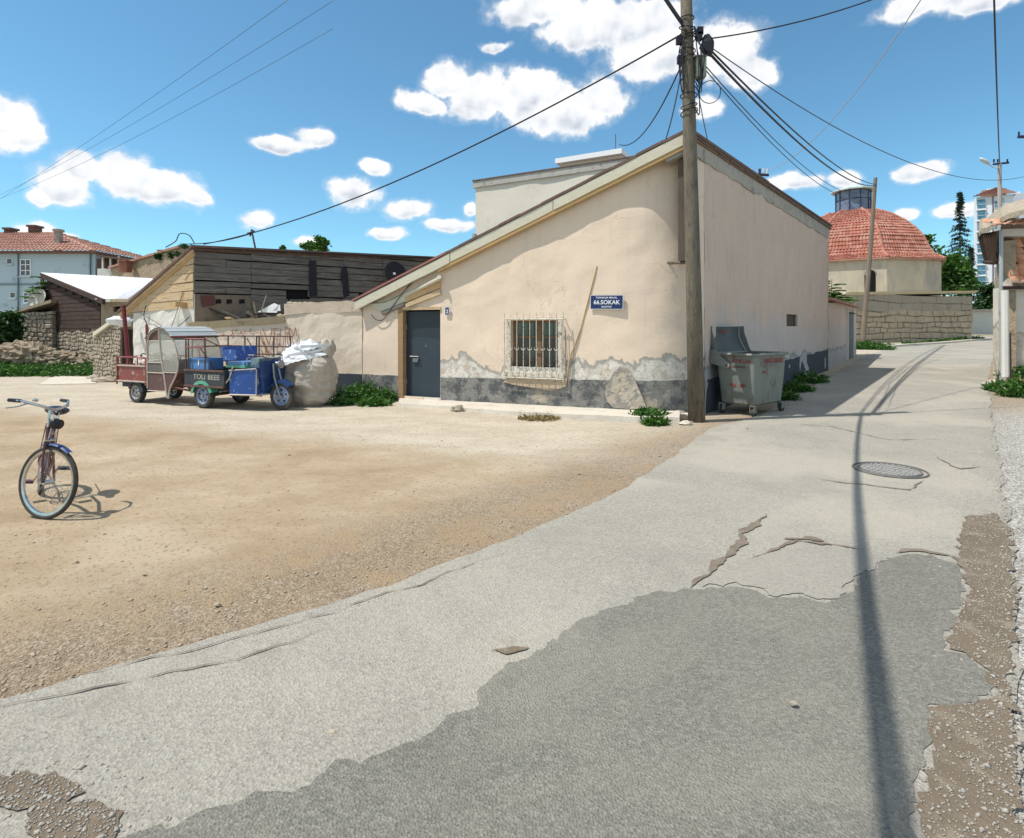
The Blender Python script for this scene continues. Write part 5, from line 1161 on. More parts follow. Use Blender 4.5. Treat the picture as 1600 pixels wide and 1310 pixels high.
mb = MB(); q = [AP.pt(-.8, zt, .8), AP.pt(AP.L+.5, zt, .8), AP.pt(AP.L-2, vz(298, D_+5), -6), AP.pt(5, vz(298, D_+5), -6)]
tiles(mb, *q, 8, 40, .25, 2); kind(mb.build('roof_tiles', MAT['tile_pink'], ap), 'stuff')
mb = MB(); AP2.box(mb, -3, AP2.L-1, zt+.5, vz(300, D_), -10, -3); mb.build('roof_house', MAT['white'], ap)
mb = MB(); a_ = AP.sz(1540, 0)[0]; AP.box(mb, a_, a_+5, zt+1, vz(293, D_), -8, -5); mb.build('roof_house', MAT['tile_pink'], ap)
for (x, y0) in ((1548, 291), (1590, 300)): mb = MB(); a_ = AP.sz(x, 0)[0]; AP.box(mb, a_, a_+1.5, zt+1, vz(y0, D_), -7, -5.5); mb.build('chimney', MAT['white'], ap)
# tiled mud house on the right
RH = Plane((vx(1563, 17.0), 17.0), (vx(1563, 17.0)+5, 15.6)); rh = thing('tiled_mud_house', 'old mud house with sagging eaves and orange clay tiles at the right edge', 'house', RH.pt(1.5, 0))
smooth_big(wallgrid('wall', pf(RH), rng_(0, RH.L, .15), lambda a: 2.92, .4, plaster('patched_white_wall', (.66,.62,.54), (.58,.54,.46), (.42,.37,.30), 1.7, .8, white=(.58,.52,.43), grey=(.36,.30,.23)), rh, disp=.07, dz=.2))
mb = MB(); q = [RH.pt(.05, 0)+SV*.8, RH.pt(4.5, 0)+SV*.8, RH.pt(4.5, 0)+SV*4, RH.pt(.05, 0)+SV*4]; mb.hexa([Vector((v.x, v.y, 2.9)) for v in q]+[Vector((v.x, v.y, 4.95)) for v in q]); mb.build('upper_wall', MAT['mud'], rh)
SR = Plane(RH.pt(0, 0).xy, (RH.pt(0, 0)+SV*7).xy, flip=True)
sw_ = wallgrid('street_wall', pf(SR), rng_(0, SR.L, .3), lambda a: 4.3, .35, MAT['mud'], rh, disp=.05, dz=.3)
mb = MB(); RH.box(mb, .1, 1.4, vz(366, 16.6), vz(354, 16.6), -.5, -.1); mb.build('lintel_band', MAT['white_wall'], rh)
# thick earth roof edge and its drooping underside over the street
mb = MB(); E0 = at(1529, 364, 18.2); E1 = at(1566, 340, 16.6); E2 = at(1640, 312, 15.6)
n_ = 14; rgx = random.Random(4); top_ = []; 
for i in range(n_+1):
    t_ = i/n_; p = E0.lerp(E1, t_*2) if t_ < .5 else E1.lerp(E2, t_*2-1); p = p+Vector((0, 0, .1*fbm((t_*6, 0, 0))+.02)); top_.append(p)
for a, b in zip(top_, top_[1:]):
    d = SV*1.7+Vector((0,0,.55)); dn = Vector((0, 0, -.16)); mb.hexa([a+dn, b+dn, b+d+dn, a+d+dn, a, b, b+d, a+d])
mb.build('earth_roof', pm('straw_earth_roof', (.42,.36,.27), (.32,.27,.20), sc=4, c2=(.24,.20,.15), sc2=7, bs=1, bsc=14, bd=.05), rh)
for i in range(9):
    t_ = i/8; a = at(1530+3.6*i, 366-.6*i, 18.2-.14*i); b = at(1541+2.7*i, 409-.2*i, 18.0-.12*i)
    mb = MB(); s_ = Vector((.05, 0, 0)); d = SV*.9; mb.hexa([b-s_, b+s_*2.2, b+d+s_*2.2, b+d-s_, a-s_, a+s_*2.2, a+d+s_*2.2, a+d-s_]); mb.build('eave_board', MAT['maroon_plank'] if i < 2 else pm('brown_eave_wood', (.13,.09,.065), (.08,.055,.04), sc=4, bs=.8, bsc=12) if 'brown_eave_wood' not in bpy.data.materials else bpy.data.materials['brown_eave_wood'], rh)
mb = MB(); mb.tube([at(1538, 410, 18), at(1549, 411, 17.6), at(1566, 409, 17.1)], .06, 6); mb.build('eave_beam', MAT['maroon_plank'], rh)
# individual clay tiles: one shared mesh
def tile_mesh():
    m_ = MB(); n = 5; w_ = .21; l_ = .40
    for s_ in (0, 1):
        for i in range(n+1):
            a = math.pi*(i/n-.5)*.9; x = w_/2*math.sin(a)*1.08; z = .055*math.cos(a)+(.03 if s_ == 0 else 0)
            m_.v += [(x, 0 if s_ == 0 else l_, z), (x, 0 if s_ == 0 else l_, z-.016)]
    for i in range(n):
        a = 2*i; b = a+2*(n+1); m_.f += [(a, a+2, b+2, b), (a+1, b+1, b+3, a+3), (a, a+1, a+3, a+2)]; m_.mi += [0, 0, 0]
    me = bpy.data.meshes.new('tile'); me.from_pydata(m_.v, [], m_.f); me.materials.append(MAT['tile_orange']); me.polygons.foreach_set('use_smooth', [True]*len(me.polygons)); return me
TM = tile_mesh(); rg = random.Random(6)
def lay_tiles(o, ux, vy, nx, ny, parent, keep=lambda i, j: True, jit=.05):
    ux = Vector(ux).normalized(); vy = Vector(vy).normalized(); nz = ux.cross(vy).normalized()
    for j in range(ny):
        for i in range(nx):
            if not keep(i, j): continue
            p = o+ux*(i*.235+rg.uniform(-.012, .012))+vy*(j*.27+rg.uniform(-.02, .02))+nz*(.03+rg.uniform(0, .02))
            t_ = link('tile', TM, parent); m4 = Matrix((ux, vy, nz)).transposed().to_4x4()
            m4 = Matrix.Rotation(rg.uniform(-jit, jit), 4, nz) @ Matrix.Rotation(rg.uniform(-jit, jit), 4, ux) @ m4
            t_.rotation_euler = m4.to_euler(); t_.location = p-parent.location
LO = RH.pt(.0, 2.98, .25); HI = RH.pt(.0, 4.6, 0)+SV*.85
vy = (HI-LO)
lay_tiles(LO, RH.u, vy, 14, 6, rh, keep=lambda i, j: i > j*.3 or rg.random() < .6, jit=.13)
mb = MB(); mb.hexa([RH.pt(-.05,2.84,.24), RH.pt(4.6,2.84,.24), RH.pt(4.6,2.84,-.6), RH.pt(-.05,2.84,0)+SV*.7, RH.pt(-.05,2.94,.24), RH.pt(4.6,2.94,.24), RH.pt(4.6,4.52,0)+SV*.9, RH.pt(-.05,4.52,0)+SV*.9]); mb.build('lower_roof', pm('grey_mortar_roof', (.42,.38,.32), (.33,.30,.25), sc=4, bs=1, bsc=12, bd=.04), rh)
mb = MB(); mb.tube([LO+Vector((-.05,0,-.07)), LO+RH.u*4.5+Vector((0,0,-.07))], .05, 6); mb.build('eave_timber', MAT['maroon_plank'], rh)
q0 = at(1561, 356, 16.5); lay_tiles(q0, RH.u, (-.1, 1, .45), 13, 2, rh, jit=.10)
for (x, w_, m__) in ((1564.5, .05, 'zinc_grey'), (1571, .09, 'white_wall'), (1579, .03, 'rust')):
    b_ = gnd(x, 598); b_ = Vector((vx(x, 16.3 if x > 1565 else 16.9), 16.3 if x > 1565 else 16.9, .0)); mb = MB(); mb.tube([b_, Vector((b_.x-.02, b_.y, 2.8 if x != 1579 else 1.6))], w_, 8); mb.build({'zinc_grey': 'downpipe', 'white_wall': 'whitewashed_post', 'rust': 'rusty_pipe'}[m__], MAT[m__], rh)
mb = MB(); mb.tube([Vector((vx(1564.5, 16.9), 16.9, 2.8)), at(1564.5, 360, 16.9)], .05, 8); mb.build('downpipe', MAT['zinc_grey'], rh)
# ================================================================== poles and lines
up = thing('utility_pole', 'tall weathered grey concrete utility pole with tangled black cables at the house corner', 'pole', gnd(1089, 659))
PB = gnd(1089, 659); PT = at(1069, -130, PB.y); PT = Vector((PT.x, PB.y, PT.z))
def pole_at(py): t = (HY-py)/FX*PB.y+CH; k = t/PT.z; return PB.lerp(PT, k)
mb = MB(); mb.tube([PB-Vector((0,0,.2)), PB.lerp(PT, .25), PB.lerp(PT, .5), PB.lerp(PT, .75), PT], .155, 12, r1=.095); o = mb.build('shaft', MAT['pole'], up, smooth=True)
mb = MB(); c = pole_at(108)+Vector((.21, -.05, 0)); mb.box(c.x-.09, c.x+.09, c.y-.08, c.y+.08, c.z-.19, c.z+.17); mb.build('meter_box', pm('grey_green_box', (.28,.31,.22), (.23,.26,.19), bs=.1, rough=.5), up)
mb = MB(); mb.box(c.x-.10, c.x+.10, c.y-.09, c.y+.09, c.z+.171, c.z+.20); mb.build('box_lid', pm('dark_box_lid', (.14,.15,.12), bs=.1), up)
rg = random.Random(12)
for py, r in ((30, .13), (44, .14), (52, .15), (64, .145), (80, .14), (150, .15), (166, .15), (176, .155), (92, .135), (58, .13)):
    p = pole_at(py); mb = MB(); mb.ring(p, (rg.uniform(-.3, .3), rg.uniform(-.3, .3), 1), r, .011, 16, 5); mb.build('cable_wrap', MAT['cable'], up)
for i in range(9):
    p = pole_at(40+rg.uniform(0, 60)); q = pole_at(120+rg.uniform(0, 60)); s_ = Vector((rg.choice((-1, 1))*rg.uniform(.13, .2), -rg.uniform(.05, .2), 0))
    mb = MB(); mb.tube(catmull([p+s_*.8, p.lerp(q, .4)+s_*rg.uniform(1, 1.5), q+s_*1.1, q+s_*.6+Vector((0,0,.1))]), rg.uniform(.008, .016), 5); mb.build('hanging_cable', MAT['cable'], up)
for (dx, dz0, py) in ((.20, .0, 60), (-.17, 0, 66), (.22, 0, 52), (-.16, 0, 96)):
    p = pole_at(py)+Vector((dx, -.06, 0)); mb = MB(); mb.box(p.x-.05, p.x+.05, p.y-.05, p.y+.05, p.z-.07, p.z+.07); mb.build('clamp', MAT['cable'], up)
p = pole_at(66)+Vector((.26, -.04, 0)); mb = MB(); v_, f_ = lump(p+Vector((.1, 0, -.08)), .17, 3, (.8, .6, 1.25), 10, 7); mb.add(v_, f_); mb.build('cable_knot', MAT['cable'], up)
mb = MB(); mb.ring(c+Vector((.18, 0, -.45)), (0, 1, .2), .2, .008, 16, 5); mb.build('hanging_cable', MAT['cable'], up)
def wire(name, a, b, sag, r, label, mat='cable', cat='cable', n=26, group=None):
    a, b = Vector(a), Vector(b); pts = [a.lerp(b, i/n)-Vector((0, 0, 4*sag*(i/n)*(1-i/n))) for i in range(n+1)]
    mb = MB(); mb.tube(pts, r, 5); o = mb.build(name, MAT[mat], smooth=True); return tag(o, label, cat, group)
pa = pole_at(56)+Vector((-.12, -.05, 0))
corner = PG.pt(PG.L, 4.08, .1)
wire('overhead_cable', pa, at(318, 382, 19.5), .55, .018, 'thick black cable sagging from the pole leftwards to the plank house gable')
mst = thing('roof_mast', 'short leaning iron mast on the plank house roof holding the black cable', 'mast', PH.pt(*PH.sz(400, 392)))
q = PH.pt(*PH.sz(401, 391), -.1); q2 = q+Vector((-.13, 0, .62)); mb = MB(); mb.tube([q, q2], .028, 6); mb.build('rod', MAT['rust'], mst)
mb = MB(); mb.tube([q2+Vector((-.12,0,-.12)), q2+Vector((.1,0,-.06))], .03, 6); mb.tube([q2+Vector((-.05,0,-.2)), q2+Vector((.06,0,-.02))], .022, 6); mb.build('insulator', MAT['cable'], mst)
wire('overhead_cable', q2+Vector((0,0,-.12)), PG.pt(PG.L-.1, 4.05, .2), .08, .012, 'thin dark wire from the roof mast down to the gable tip')
mb = MB(); mb.tube(catmull([corner+Vector((.1,0,0)), corner+Vector((-.05,0,.22)), corner+Vector((-.3,0,.26)), corner+Vector((-.42,0,.05)), corner+Vector((-.75,.1,-.1))]), .014, 5); tag(mb.build('cable_loop', MAT['cable']), 'loose black cable loop curling over the plank house gable tip', 'cable')
wire('overhead_cable', pole_at(62)+Vector((.3, 0, 0)), at(1500, -60, 12.5), .25, .014, 'black cable rising right from the pole to the upper right of the sky')
lamp_d = 25.; LT = at(1562, 256, lamp_d)
wire('overhead_cable', pole_at(66)+Vector((.3, 0, 0)), at(1601, 276, 24), 1.0, .011, 'thin dark cable sagging from the pole far right past the street lamp', 'cable_thin')
wire('overhead_cable', pole_at(70)+Vector((.3, 0, -.05)), LPT+Vector((0, 0, -.5)), .75, .028, 'thick black twin cable sagging from the pole toward the lantern, lower strand')
wire('overhead_cable', pole_at(68)+Vector((.32, .02, 0)), LPT+Vector((0, 0, -.42)), .55, .022, 'thick black twin cable sagging from the pole toward the lantern, upper strand')
wire('overhead_cable', pole_at(92)+Vector((.15, 0, 0)), LPT+Vector((0, 0, -.9)), 1.3, .012, 'thin cable below the thick twin cables, left one of the two', 'cable_thin')
wire('overhead_cable', pole_at(88)+Vector((.17, 0, 0)), LPT+Vector((0, 0, -.8)), 1.15, .012, 'thin cable below the thick twin cables, right one of the two', 'cable_thin')
wire('overhead_cable', pole_at(130)+Vector((.15, 0, 0)), RP(L, 1.2, .06), .05, .009, 'short thin wire dropping from the pole to the house roof edge', 'cable_thin')
wire('overhead_cable', pole_at(98)+Vector((-.1, 0, 0)), at(968, 226, 18.5), .5, .015, 'dark cable curving from the pole down left to the stair head roof')
wire('overhead_cable', pole_at(102)+Vector((-.1, 0, 0)), RP(L-.75, .5, .06), .25, .012, 'thin dark cable from the pole to the slanted roof, right of the curving one', 'cable_thin')
# cables to the next pole behind the photographer: their shadows fall down the lane
NP = Vector((-5.52, -4.0, 8.0))
wire('overhead_cable', pole_at(40)+Vector((-.12, -.1, 0)), NP, .55, .032, 'thick black cable from the pole top running overhead toward the viewer, left strand', n=40)
wire('overhead_cable', pole_at(46)+Vector((-.1, -.1, 0)), NP+Vector((.13, 0, .02)), .58, .022, 'black cable from the pole top running overhead toward the viewer, right strand', n=40)
# lamp post and far poles
lp = thing('street_lamp', 'thin street lamp post with a pale lamp head and cross arm above the tiled roof', 'street lamp', gp(LT.x, LT.y))
mb = MB(); mb.tube([gp(LT.x, LT.y, -.2), LT], .11, 8, r1=.07); mb.build('post', pm('pale_lamp_post', (.42,.38,.35), bs=.2), lp)
mb = MB(); mb.tube([at(1552, 257, lamp_d), at(1576, 254.5, lamp_d)], .045, 6); mb.build('cross_arm', flat('navy_arm', (.02,.02,.06)), lp)
for x in (1553, 1559, 1574): mb = MB(); p = at(x, 254, lamp_d); mb.tube([p, p+Vector((0,0,.14))], .035, 6); mb.build('insulator', MAT['cable'], lp)
mb = MB(); mb.tube(catmull([at(1561, 263, lamp_d), at(1553, 262, lamp_d-.2), at(1546, 258, lamp_d-.4)]), .025, 6); mb.build('arm', MAT['lamp_head'], lp)
mb = MB(); v_, f_ = lump((0,0,0), .1, 0, (2.6, 1, .8), 12, 8, .0); Mr = Matrix.Rotation(D2R(32), 3, 'Y'); cc = at(1538.5, 252, lamp_d-.4); mb.add([Mr @ v+cc for v in v_], f_); mb.build('lamp_head', MAT['lamp_head'], lp, smooth=True)
wire('overhead_cable', LT, at(1552, -40, 11), .35, .02, 'dark blue-black cable hanging down to the street lamp from above')
tp = thing('line_pole', 'distant pole top with a cross arm and insulators behind the street roof', 'pole', gp(vx(1187, 27), 27))
mb = MB(); q = at(1187, 264, 27); mb.tube([gp(q.x, 27), q], .09, 8, r1=.06); mb.build('post', flat('navy_pole', (.03,.03,.06)), tp)
mb = MB(); mb.tube([at(1174, 272.5, 27), at(1201, 274, 27)], .06, 6); mb.build('cross_arm', flat('navy_cross_arm', (.03,.03,.06)), tp)
for x in (1175, 1187, 1193, 1199): mb = MB(); p = at(x, 271, 27); mb.tube([p, p+Vector((0, 0, .22))], .045, 6); mb.build('insulator', MAT['lamp_head'], tp)
wire('overhead_cable', at(1200, 267, 27), at(1455, -25, 14), .8, .014, 'pale bare wire with clips rising from the distant cross arm to the upper right', 'cable_white')
rp = thing('line_pole', 'pole cross arm just entering the photo at the upper right edge', 'pole', gp(vx(1640, 20), 20))
mb = MB(); q = at(1640, 190, 20); mb.tube([gp(q.x, 20), q], .12, 8); mb.build('post', MAT['wood_pole'], rp)
mb = MB(); mb.tube([at(1591, 214, 20), at(1685, 213, 20)], .055, 6); mb.build('cross_arm', flat('navy_cross_arm_near', (.03,.03,.07)), rp)
mb = MB(); p = at(1592, 212, 20); mb.tube([p, p+Vector((0, 0, .13))], .03, 6); mb.build('insulator', MAT['cable'], rp)
for i, (p0, p1, sg, lb) in enumerate((((470, -14, 22), (-40, 335, 50), .3, 'uppermost'), ((545, -14, 22), (-30, 318, 50), .5, 'middle'), ((520, 45, 24), (-40, 325, 48), .6, 'lowest'))):
    wire('power_line', at(*p0), at(*p1), sg, .009, lb+' of three thin faint wires crossing the sky at upper left', 'cable_thin', 'wire', n=30)
# ================================================================== vegetation
def leaves(mb, c, rad, n, size, rg, shell=.4, clump=0, el=1.6):
    cs = []
    if clump:
        for _ in range(clump):
            d = Vector((rg.gauss(0, 1), rg.gauss(0, 1), rg.gauss(0, 1))).normalized(); k = rg.uniform(shell, 1)
            cs.append(Vector((d.x*rad[0]*k, d.y*rad[1]*k, d.z*rad[2]*k)))
    c = Vector(c)
    for _ in range(n):
        if cs:
            q = rg.choice(cs); s_ = (rad[0]+rad[2])/2*.26; p = c+q+Vector((rg.gauss(0, s_), rg.gauss(0, s_), rg.gauss(0, s_*.8)))
        else:
            d = Vector((rg.gauss(0, 1), rg.gauss(0, 1), rg.gauss(0, 1))).normalized(); k = rg.uniform(shell, 1); p = c+Vector((d.x*rad[0]*k, d.y*rad[1]*k, d.z*rad[2]*k))
        a = Vector((rg.gauss(0, 1), rg.gauss(0, 1), rg.gauss(0, .6))).normalized(); b = a.cross(Vector((rg.gauss(0, 1), rg.gauss(0, 1), rg.gauss(0, 1)))).normalized(); s_ = size*rg.uniform(.6, 1.3)
        m = len(mb.v); mb.v += [tuple(p-a*s_*el*.5), tuple(p+b*s_*.35), tuple(p+a*s_*el*.5), tuple(p-b*s_*.35)]; mb.f.append((m, m+1, m+2, m+3)); mb.mi.append(0)
def tree(name, label, base, crowns, trunk_r, nl, size, mat, seed, clump=22, cat='tree'):
    t = thing(name, label, cat, base); rg = random.Random(seed); base = Vector(base)
    top = sum((Vector(c[0]) for c in crowns), Vector())/len(crowns)
    mb = MB(); mb.tube(catmull([base-Vector((0,0,.2)), base.lerp(top, .5)+Vector((rg.uniform(-.1,.1), 0, 0)), top]), trunk_r, 8, r1=trunk_r*.4); mb.build('trunk', MAT['bark'], t)
    mb = MB()
    for c, r in crowns:
        for k in range(4):
            d = Vector((rg.gauss(0, 1), rg.gauss(0, 1), abs(rg.gauss(0, .7)))).normalized(); e = Vector(c)+Vector((d.x*r[0], d.y*r[1], d.z*r[2]))*.8; s_ = base.lerp(top, .6+.3*rg.random()); mb.tube([s_, s_.lerp(e, .5)+Vector((0, 0, .1*r[2])), e], trunk_r*.3, 5, r1=trunk_r*.08)
    kind(mb.build('limbs', MAT['bark'], t), 'stuff'); mb = MB()
    for c, r in crowns: leaves(mb, c, r, nl//len(crowns), size, rg, .45, clump)
    kind(mb.build('crown', MAT[mat], t), 'stuff'); return t
def cr(px, py, d, rx_, ry_): return (at(px, py, d), (rx_/FX*d, rx_/FX*d, ry_/FX*d))
tree('leafy_tree', 'bright green leafy tree right of the dome roof', gp(vx(1480, 62), 62), [cr(1462,415,62,26,28), cr(1490,425,62,24,24), cr(1440,385,62,14,16), cr(1500,445,61,22,18)], .25, 9000, .32, 'leaf', 1)
tree('leafy_tree', 'dark green bushy tree beneath the tower beyond the street bend', gp(vx(1548, 66), 66), [cr(1548,462,66,17,18), cr(1540,480,66,14,10), cr(1558,480,66,12,12)], .15, 5000, .28, 'leaf_dark', 2)
def spruce(name, label, px, ytop, ybot, d, w_, seed, dens=1.0):
    b_ = gp(vx(px, d), d); t = thing(name, label, 'tree', b_); rg = random.Random(seed); tz_ = vz(ytop, d); H = tz_-b_.z
    mb = MB(); mb.tube([b_, Vector((b_.x, b_.y, tz_))], .22, 8, r1=.02); mb.build('trunk', MAT['bark'], t); mb = MB(); z = b_.z+H*.12
    while z < tz_-.2:
        f = (tz_-z)/H; L_ = w_*(f**1.05)*rg.uniform(.6, 1.15)+.06
        for _ in range(4):
            a = rg.uniform(0, 6.28); d_ = Vector((math.cos(a), math.sin(a), 0)); nseg = 7; 
            for i in range(nseg):
                k = (i+.5)/nseg; p = Vector((b_.x, b_.y, z))+d_*L_*k+Vector((0, 0, -.42*L_*k*k+.05*L_*k))
                for _ in range(int(6*dens)):
                    q = p+Vector((rg.gauss(0, .10), rg.gauss(0, .10), rg.gauss(0, .05)))*(1+L_*.35); ax = (d_*.6+Vector((rg.gauss(0,.5), rg.gauss(0,.5), -.5))).normalized(); sd = ax.cross(Vector((rg.gauss(0,1), rg.gauss(0,1), rg.gauss(0,1)))).normalized(); s_ = .15
                    m = len(mb.v); mb.v += [tuple(q-ax*s_), tuple(q+sd*s_*.32), tuple(q+ax*s_), tuple(q-sd*s_*.32)]; mb.f.append((m, m+1, m+2, m+3)); mb.mi.append(0)
        z += rg.uniform(.34, .62)*(.5+f)
    kind(mb.build('crown', MAT['needle'], t), 'stuff')
spruce('spruce_tree', 'tall narrow dark spruce with drooping branches left of the white tower', 1500, 297, 470, 70, 3.0, 3)
spruce('spruce_tree', 'shorter dark conifer just right of the tall spruce', 1517, 385, 478, 72, 1.8, 5)
def ailanthus(name, label, base, stems, n, seed, lw=.05, ll=.16, mat='leaf', cat='plant'):
    """upright stems with long pinnate leaves"""
    t = thing(name, label, cat, base); rg = random.Random(seed); ms = MB(); ml = MB()
    for tip in stems:
        b = Vector(base)+Vector((rg.uniform(-.1, .1), 0, 0)); ms.tube(catmull([b, b.lerp(tip, .5)+Vector((.05, 0, 0)), tip], 5), .03, 5, r1=.012)
        for k in range(n):
            s_ = b.lerp(tip, .45+.55*k/n); a = rg.uniform(0, 6.28); d = Vector((math.cos(a), math.sin(a), .35)).normalized(); Lr = rg.uniform(.35, .65)
            for j in range(9):
                f = (j+1)/9; p = s_+d*Lr*f-Vector((0, 0, .28*Lr*f*f)); sd = Vector((-d.y, d.x, 0))
                for sg in (-1, 1):
                    e = p+sd*sg*ll+d*ll*.4-Vector((0, 0, ll*.3)); wv = d*lw*.5; m = len(ml.v); md_ = (p+e)/2
                    ml.v += [tuple(p), tuple(md_+wv), tuple(e), tuple(md_-wv)]; ml.f.append((m, m+1, m+2, m+3)); ml.mi.append(0)
    ms.build('stem', MAT['bark'], t); kind(ml.build('leaves', MAT[mat], t), 'stuff'); return t
ailanthus('young_sumac', 'leafy green sapling peeping over the yard wall beside the house end', Vector((vx(1290, 26.8), 26.8, .2)), [at(1300,436,26.5), at(1310,455,26.3), at(1296,448,27), at(1303,462,26.2), at(1316,466,26.5)], 22, 4, .13, .26)
ailanthus('young_sumac', 'green sapling above the stone wall left of the white roof', Vector((vx(66, 25), 25.3, .2)), [at(70,430,25.2), at(58,440,25), at(50,446,25), at(68,450,25)], 18, 5, .12, .22)
tree('bushy_tree', 'bush growing behind the plank house roof, the larger one', Vector((vx(490, 27), 27, 0)), [cr(503,379,27,11,10), cr(484,386,27,17,7), cr(498,390,27,16,6)], .06, 900, .13, 'leaf', 7, 12)
tree('bushy_tree', 'tiny green shoot behind the plank house roof, left of the bush', Vector((vx(442, 27), 27, 0)), [cr(443,389,27,5,5)], .03, 120, .11, 'leaf', 8, 5)
tree('bushy_tree', 'small shrub behind the brick chimney at the gable', Vector((vx(270, 30), 30, 0)), [cr(270,397,30,12,6), cr(248,402,30,6,5), cr(292,384,30,10,4)], .04, 420, .12, 'leaf_dark', 9, 9)
tree('bushy_tree', 'dense green bush at the left edge beside the rubble wall', Vector((vx(4, 23), 23, 0)), [cr(6,505,23,20,20), cr(-6,530,23,26,22), cr(14,528,23,13,16)], .06, 7000, .12, 'leaf_dark', 10, 26)
def weeds(name, label, spots, mat='weed', seed=1, cat='weeds', kd=None):
    """clumps of leaves on bent stalks, each standing on the ground"""
    mb = MB(); rg = random.Random(seed)
    for (x, y, r, h, n) in spots:
        for _ in range(n):
            a = rg.uniform(0, 6.28); k = r*rg.random()**.62*1.15; p = gp(x+k*math.cos(a), y+k*math.sin(a)*.7); hh = h*rg.uniform(.25, 1.1)*(1-.35*min(1, k/r)**2); d = Vector((rg.gauss(0,.3), rg.gauss(0,.3), 1)).normalized()
            if rg.random() < .16 and h > .12:
                tp_ = p+(d+Vector((rg.gauss(0,.25), rg.gauss(0,.25), 0))).normalized()*hh*1.55; sw2 = Vector((.005, 0, 0)); m = len(mb.v); mb.v += [tuple(p-sw2), tuple(p+sw2), tuple(tp_)]; mb.f.append((m, m+1, m+2)); mb.mi.append(0)
            for j in range(4):
                q = p+d*hh*((j+rg.random())/4); ax = Vector((rg.gauss(0,1), rg.gauss(0,1), rg.gauss(.4,.5))).normalized(); sd = ax.cross(Vector((rg.gauss(0,1), rg.gauss(0,1), rg.gauss(0,1)))).normalized(); s_ = rg.uniform(.025, .055)*(1 if h > .1 else .6)*(1+y/40)
                m = len(mb.v); mb.v += [tuple(q), tuple(q+ax*s_+sd*s_*.4), tuple(q+ax*s_*2), tuple(q+ax*s_-sd*s_*.4)]; mb.f.append((m, m+1, m+2, m+3)); mb.mi.append(0)
    o = mb.build(name, MAT[mat])
    if kd: o['kind'] = kd; o['label'] = label
    else: tag(o, label, cat)
    return o
def gs(px, py, r, h, n): q = gnd(px, py); return (q.x, q.y, r, h, n)
weeds('weed_clump', 'bushy green weeds against the dark plinth left of the metal door', [gs(548,628,.32,.42,300), gs(572,624,.38,.50,420), gs(600,627,.24,.34,200), gs(538,633,.22,.22,110), gs(585,634,.32,.2,180)], seed=2)
weeds('grass_tuft', 'small bright green grass tuft beside the utility pole foot', [gs(1015,658,.26,.28,330), gs(1022,664,.2,.16,120)], seed=3)
weeds('grass_tuft', 'thin dark green sprigs at the plinth above the dry grass heap', [gs(845,640,.25,.1,70), gs(860,641,.3,.10,60), gs(785,636,.08,.1,25)], 'leaf_dark', seed=4)
weeds('dry_grass', 'heap of dry straw-coloured grass on the pavement below the window', [gs(843,655,.36,.06,260), gs(858,652,.25,.05,140)], 'dry', seed=5)
weeds('weed_clump', 'green weeds growing in the shade along the side wall behind the container', [gs(1243,612,.35,.3,200), gs(1262,598,.5,.35,260), gs(1225,625,.3,.25,120), gs(1240,586,.1,.5,40)], seed=6)
weeds('weed_clump', 'green weeds around the foot of the leaning wooden pole', [gs(1352,546,.7,.55,500), gs(1366,546,.8,.4,400), gs(1382,547,.5,.2,120)], seed=7)
weeds('weed_clump', 'green and straw weeds among stones below the tiled mud house', [gs(1592,600,.45,.6,700), gs(1572,612,.4,.30,350), gs(1600,620,.5,.5,500), gs(1556,610,.25,.15,100)], seed=8)
weeds('dry_grass', 'straw-coloured dry grass beside the rusty pipe of the tiled mud house', [gs(1594,612,.35,.42,260)], 'dry', seed=9)
sp_ = []
rg = random.Random(5)
for i in range(190):
    q = gnd(rg.uniform(-40, 150), rg.uniform(572, 588)+0); sp_.append((q.x, q.y, .6, rg.uniform(.25, .5), 55))
weeds('ground_weeds', 'band of low green weeds along the rubble mound', sp_, seed=11, kd='stuff')
sp_ = [gs(rg.uniform(1400, 1520), 0, .1, .1, 1) for i in range(0)]
for i in range(26): q = K0[0].lerp(K0[-1], rg.random()); sp_.append((q.x, q.y+.75, .3, rg.uniform(.15, .4), 30))
weeds('weed_strip', 'sparse weeds growing along the foot of the sandstone street wall', sp_, seed=12, cat='weeds')
for i, (px, py, r, sq, lb) in enumerate(((716,643,.11,(1.3,.9,.8),'brown stone lying on the pavement edge before the door'), (1552,603,.2,(1.2,.8,.6),'flat pale stone at the road edge by the weeds'), (1580,618,.22,(1.6,.8,.6),'white broken stone block lying among the right weeds'), (1060,655,.17,(1.3,.8,.6),'broken white lump of rubble beside the pole foot, the larger one'), (1048,650,.12,(1.2,.9,.6),'small pale lump of rubble by the grass tuft'), (1072,664,.10,(1.3,.9,.5),'small rubble stone right at the pole foot'))):
    q = gnd(px, py); v_, f_ = lump(q+Vector((0,0,r*sq[2]*.5)), r, i*5, sq, 10, 6, .5, 1.6); mb = MB(); mb.add(v_, f_); tag(mb.build('stone', MAT['stone'] if i == 0 else MAT['concrete']), lb, 'stone')
for i, (px, py) in enumerate(((1168,672),(690,690),(1030,714),(452,712),(225,900),(340,948),(120,880),(905,742),(1240,1110),(655,918),(520,1148))):
    q = gnd(px, py); r = .016; v_, f_ = lump(q+Vector((0,0,.012+(.02 if px > 1100 else 0))), r*rg.uniform(.7, 1.2), i*5, (1.3, .9, .6), 8, 5, .4, 1.6); mb = MB(); mb.add(v_, f_); kind(mb.build('pebble', MAT['stone']), 'stuff')
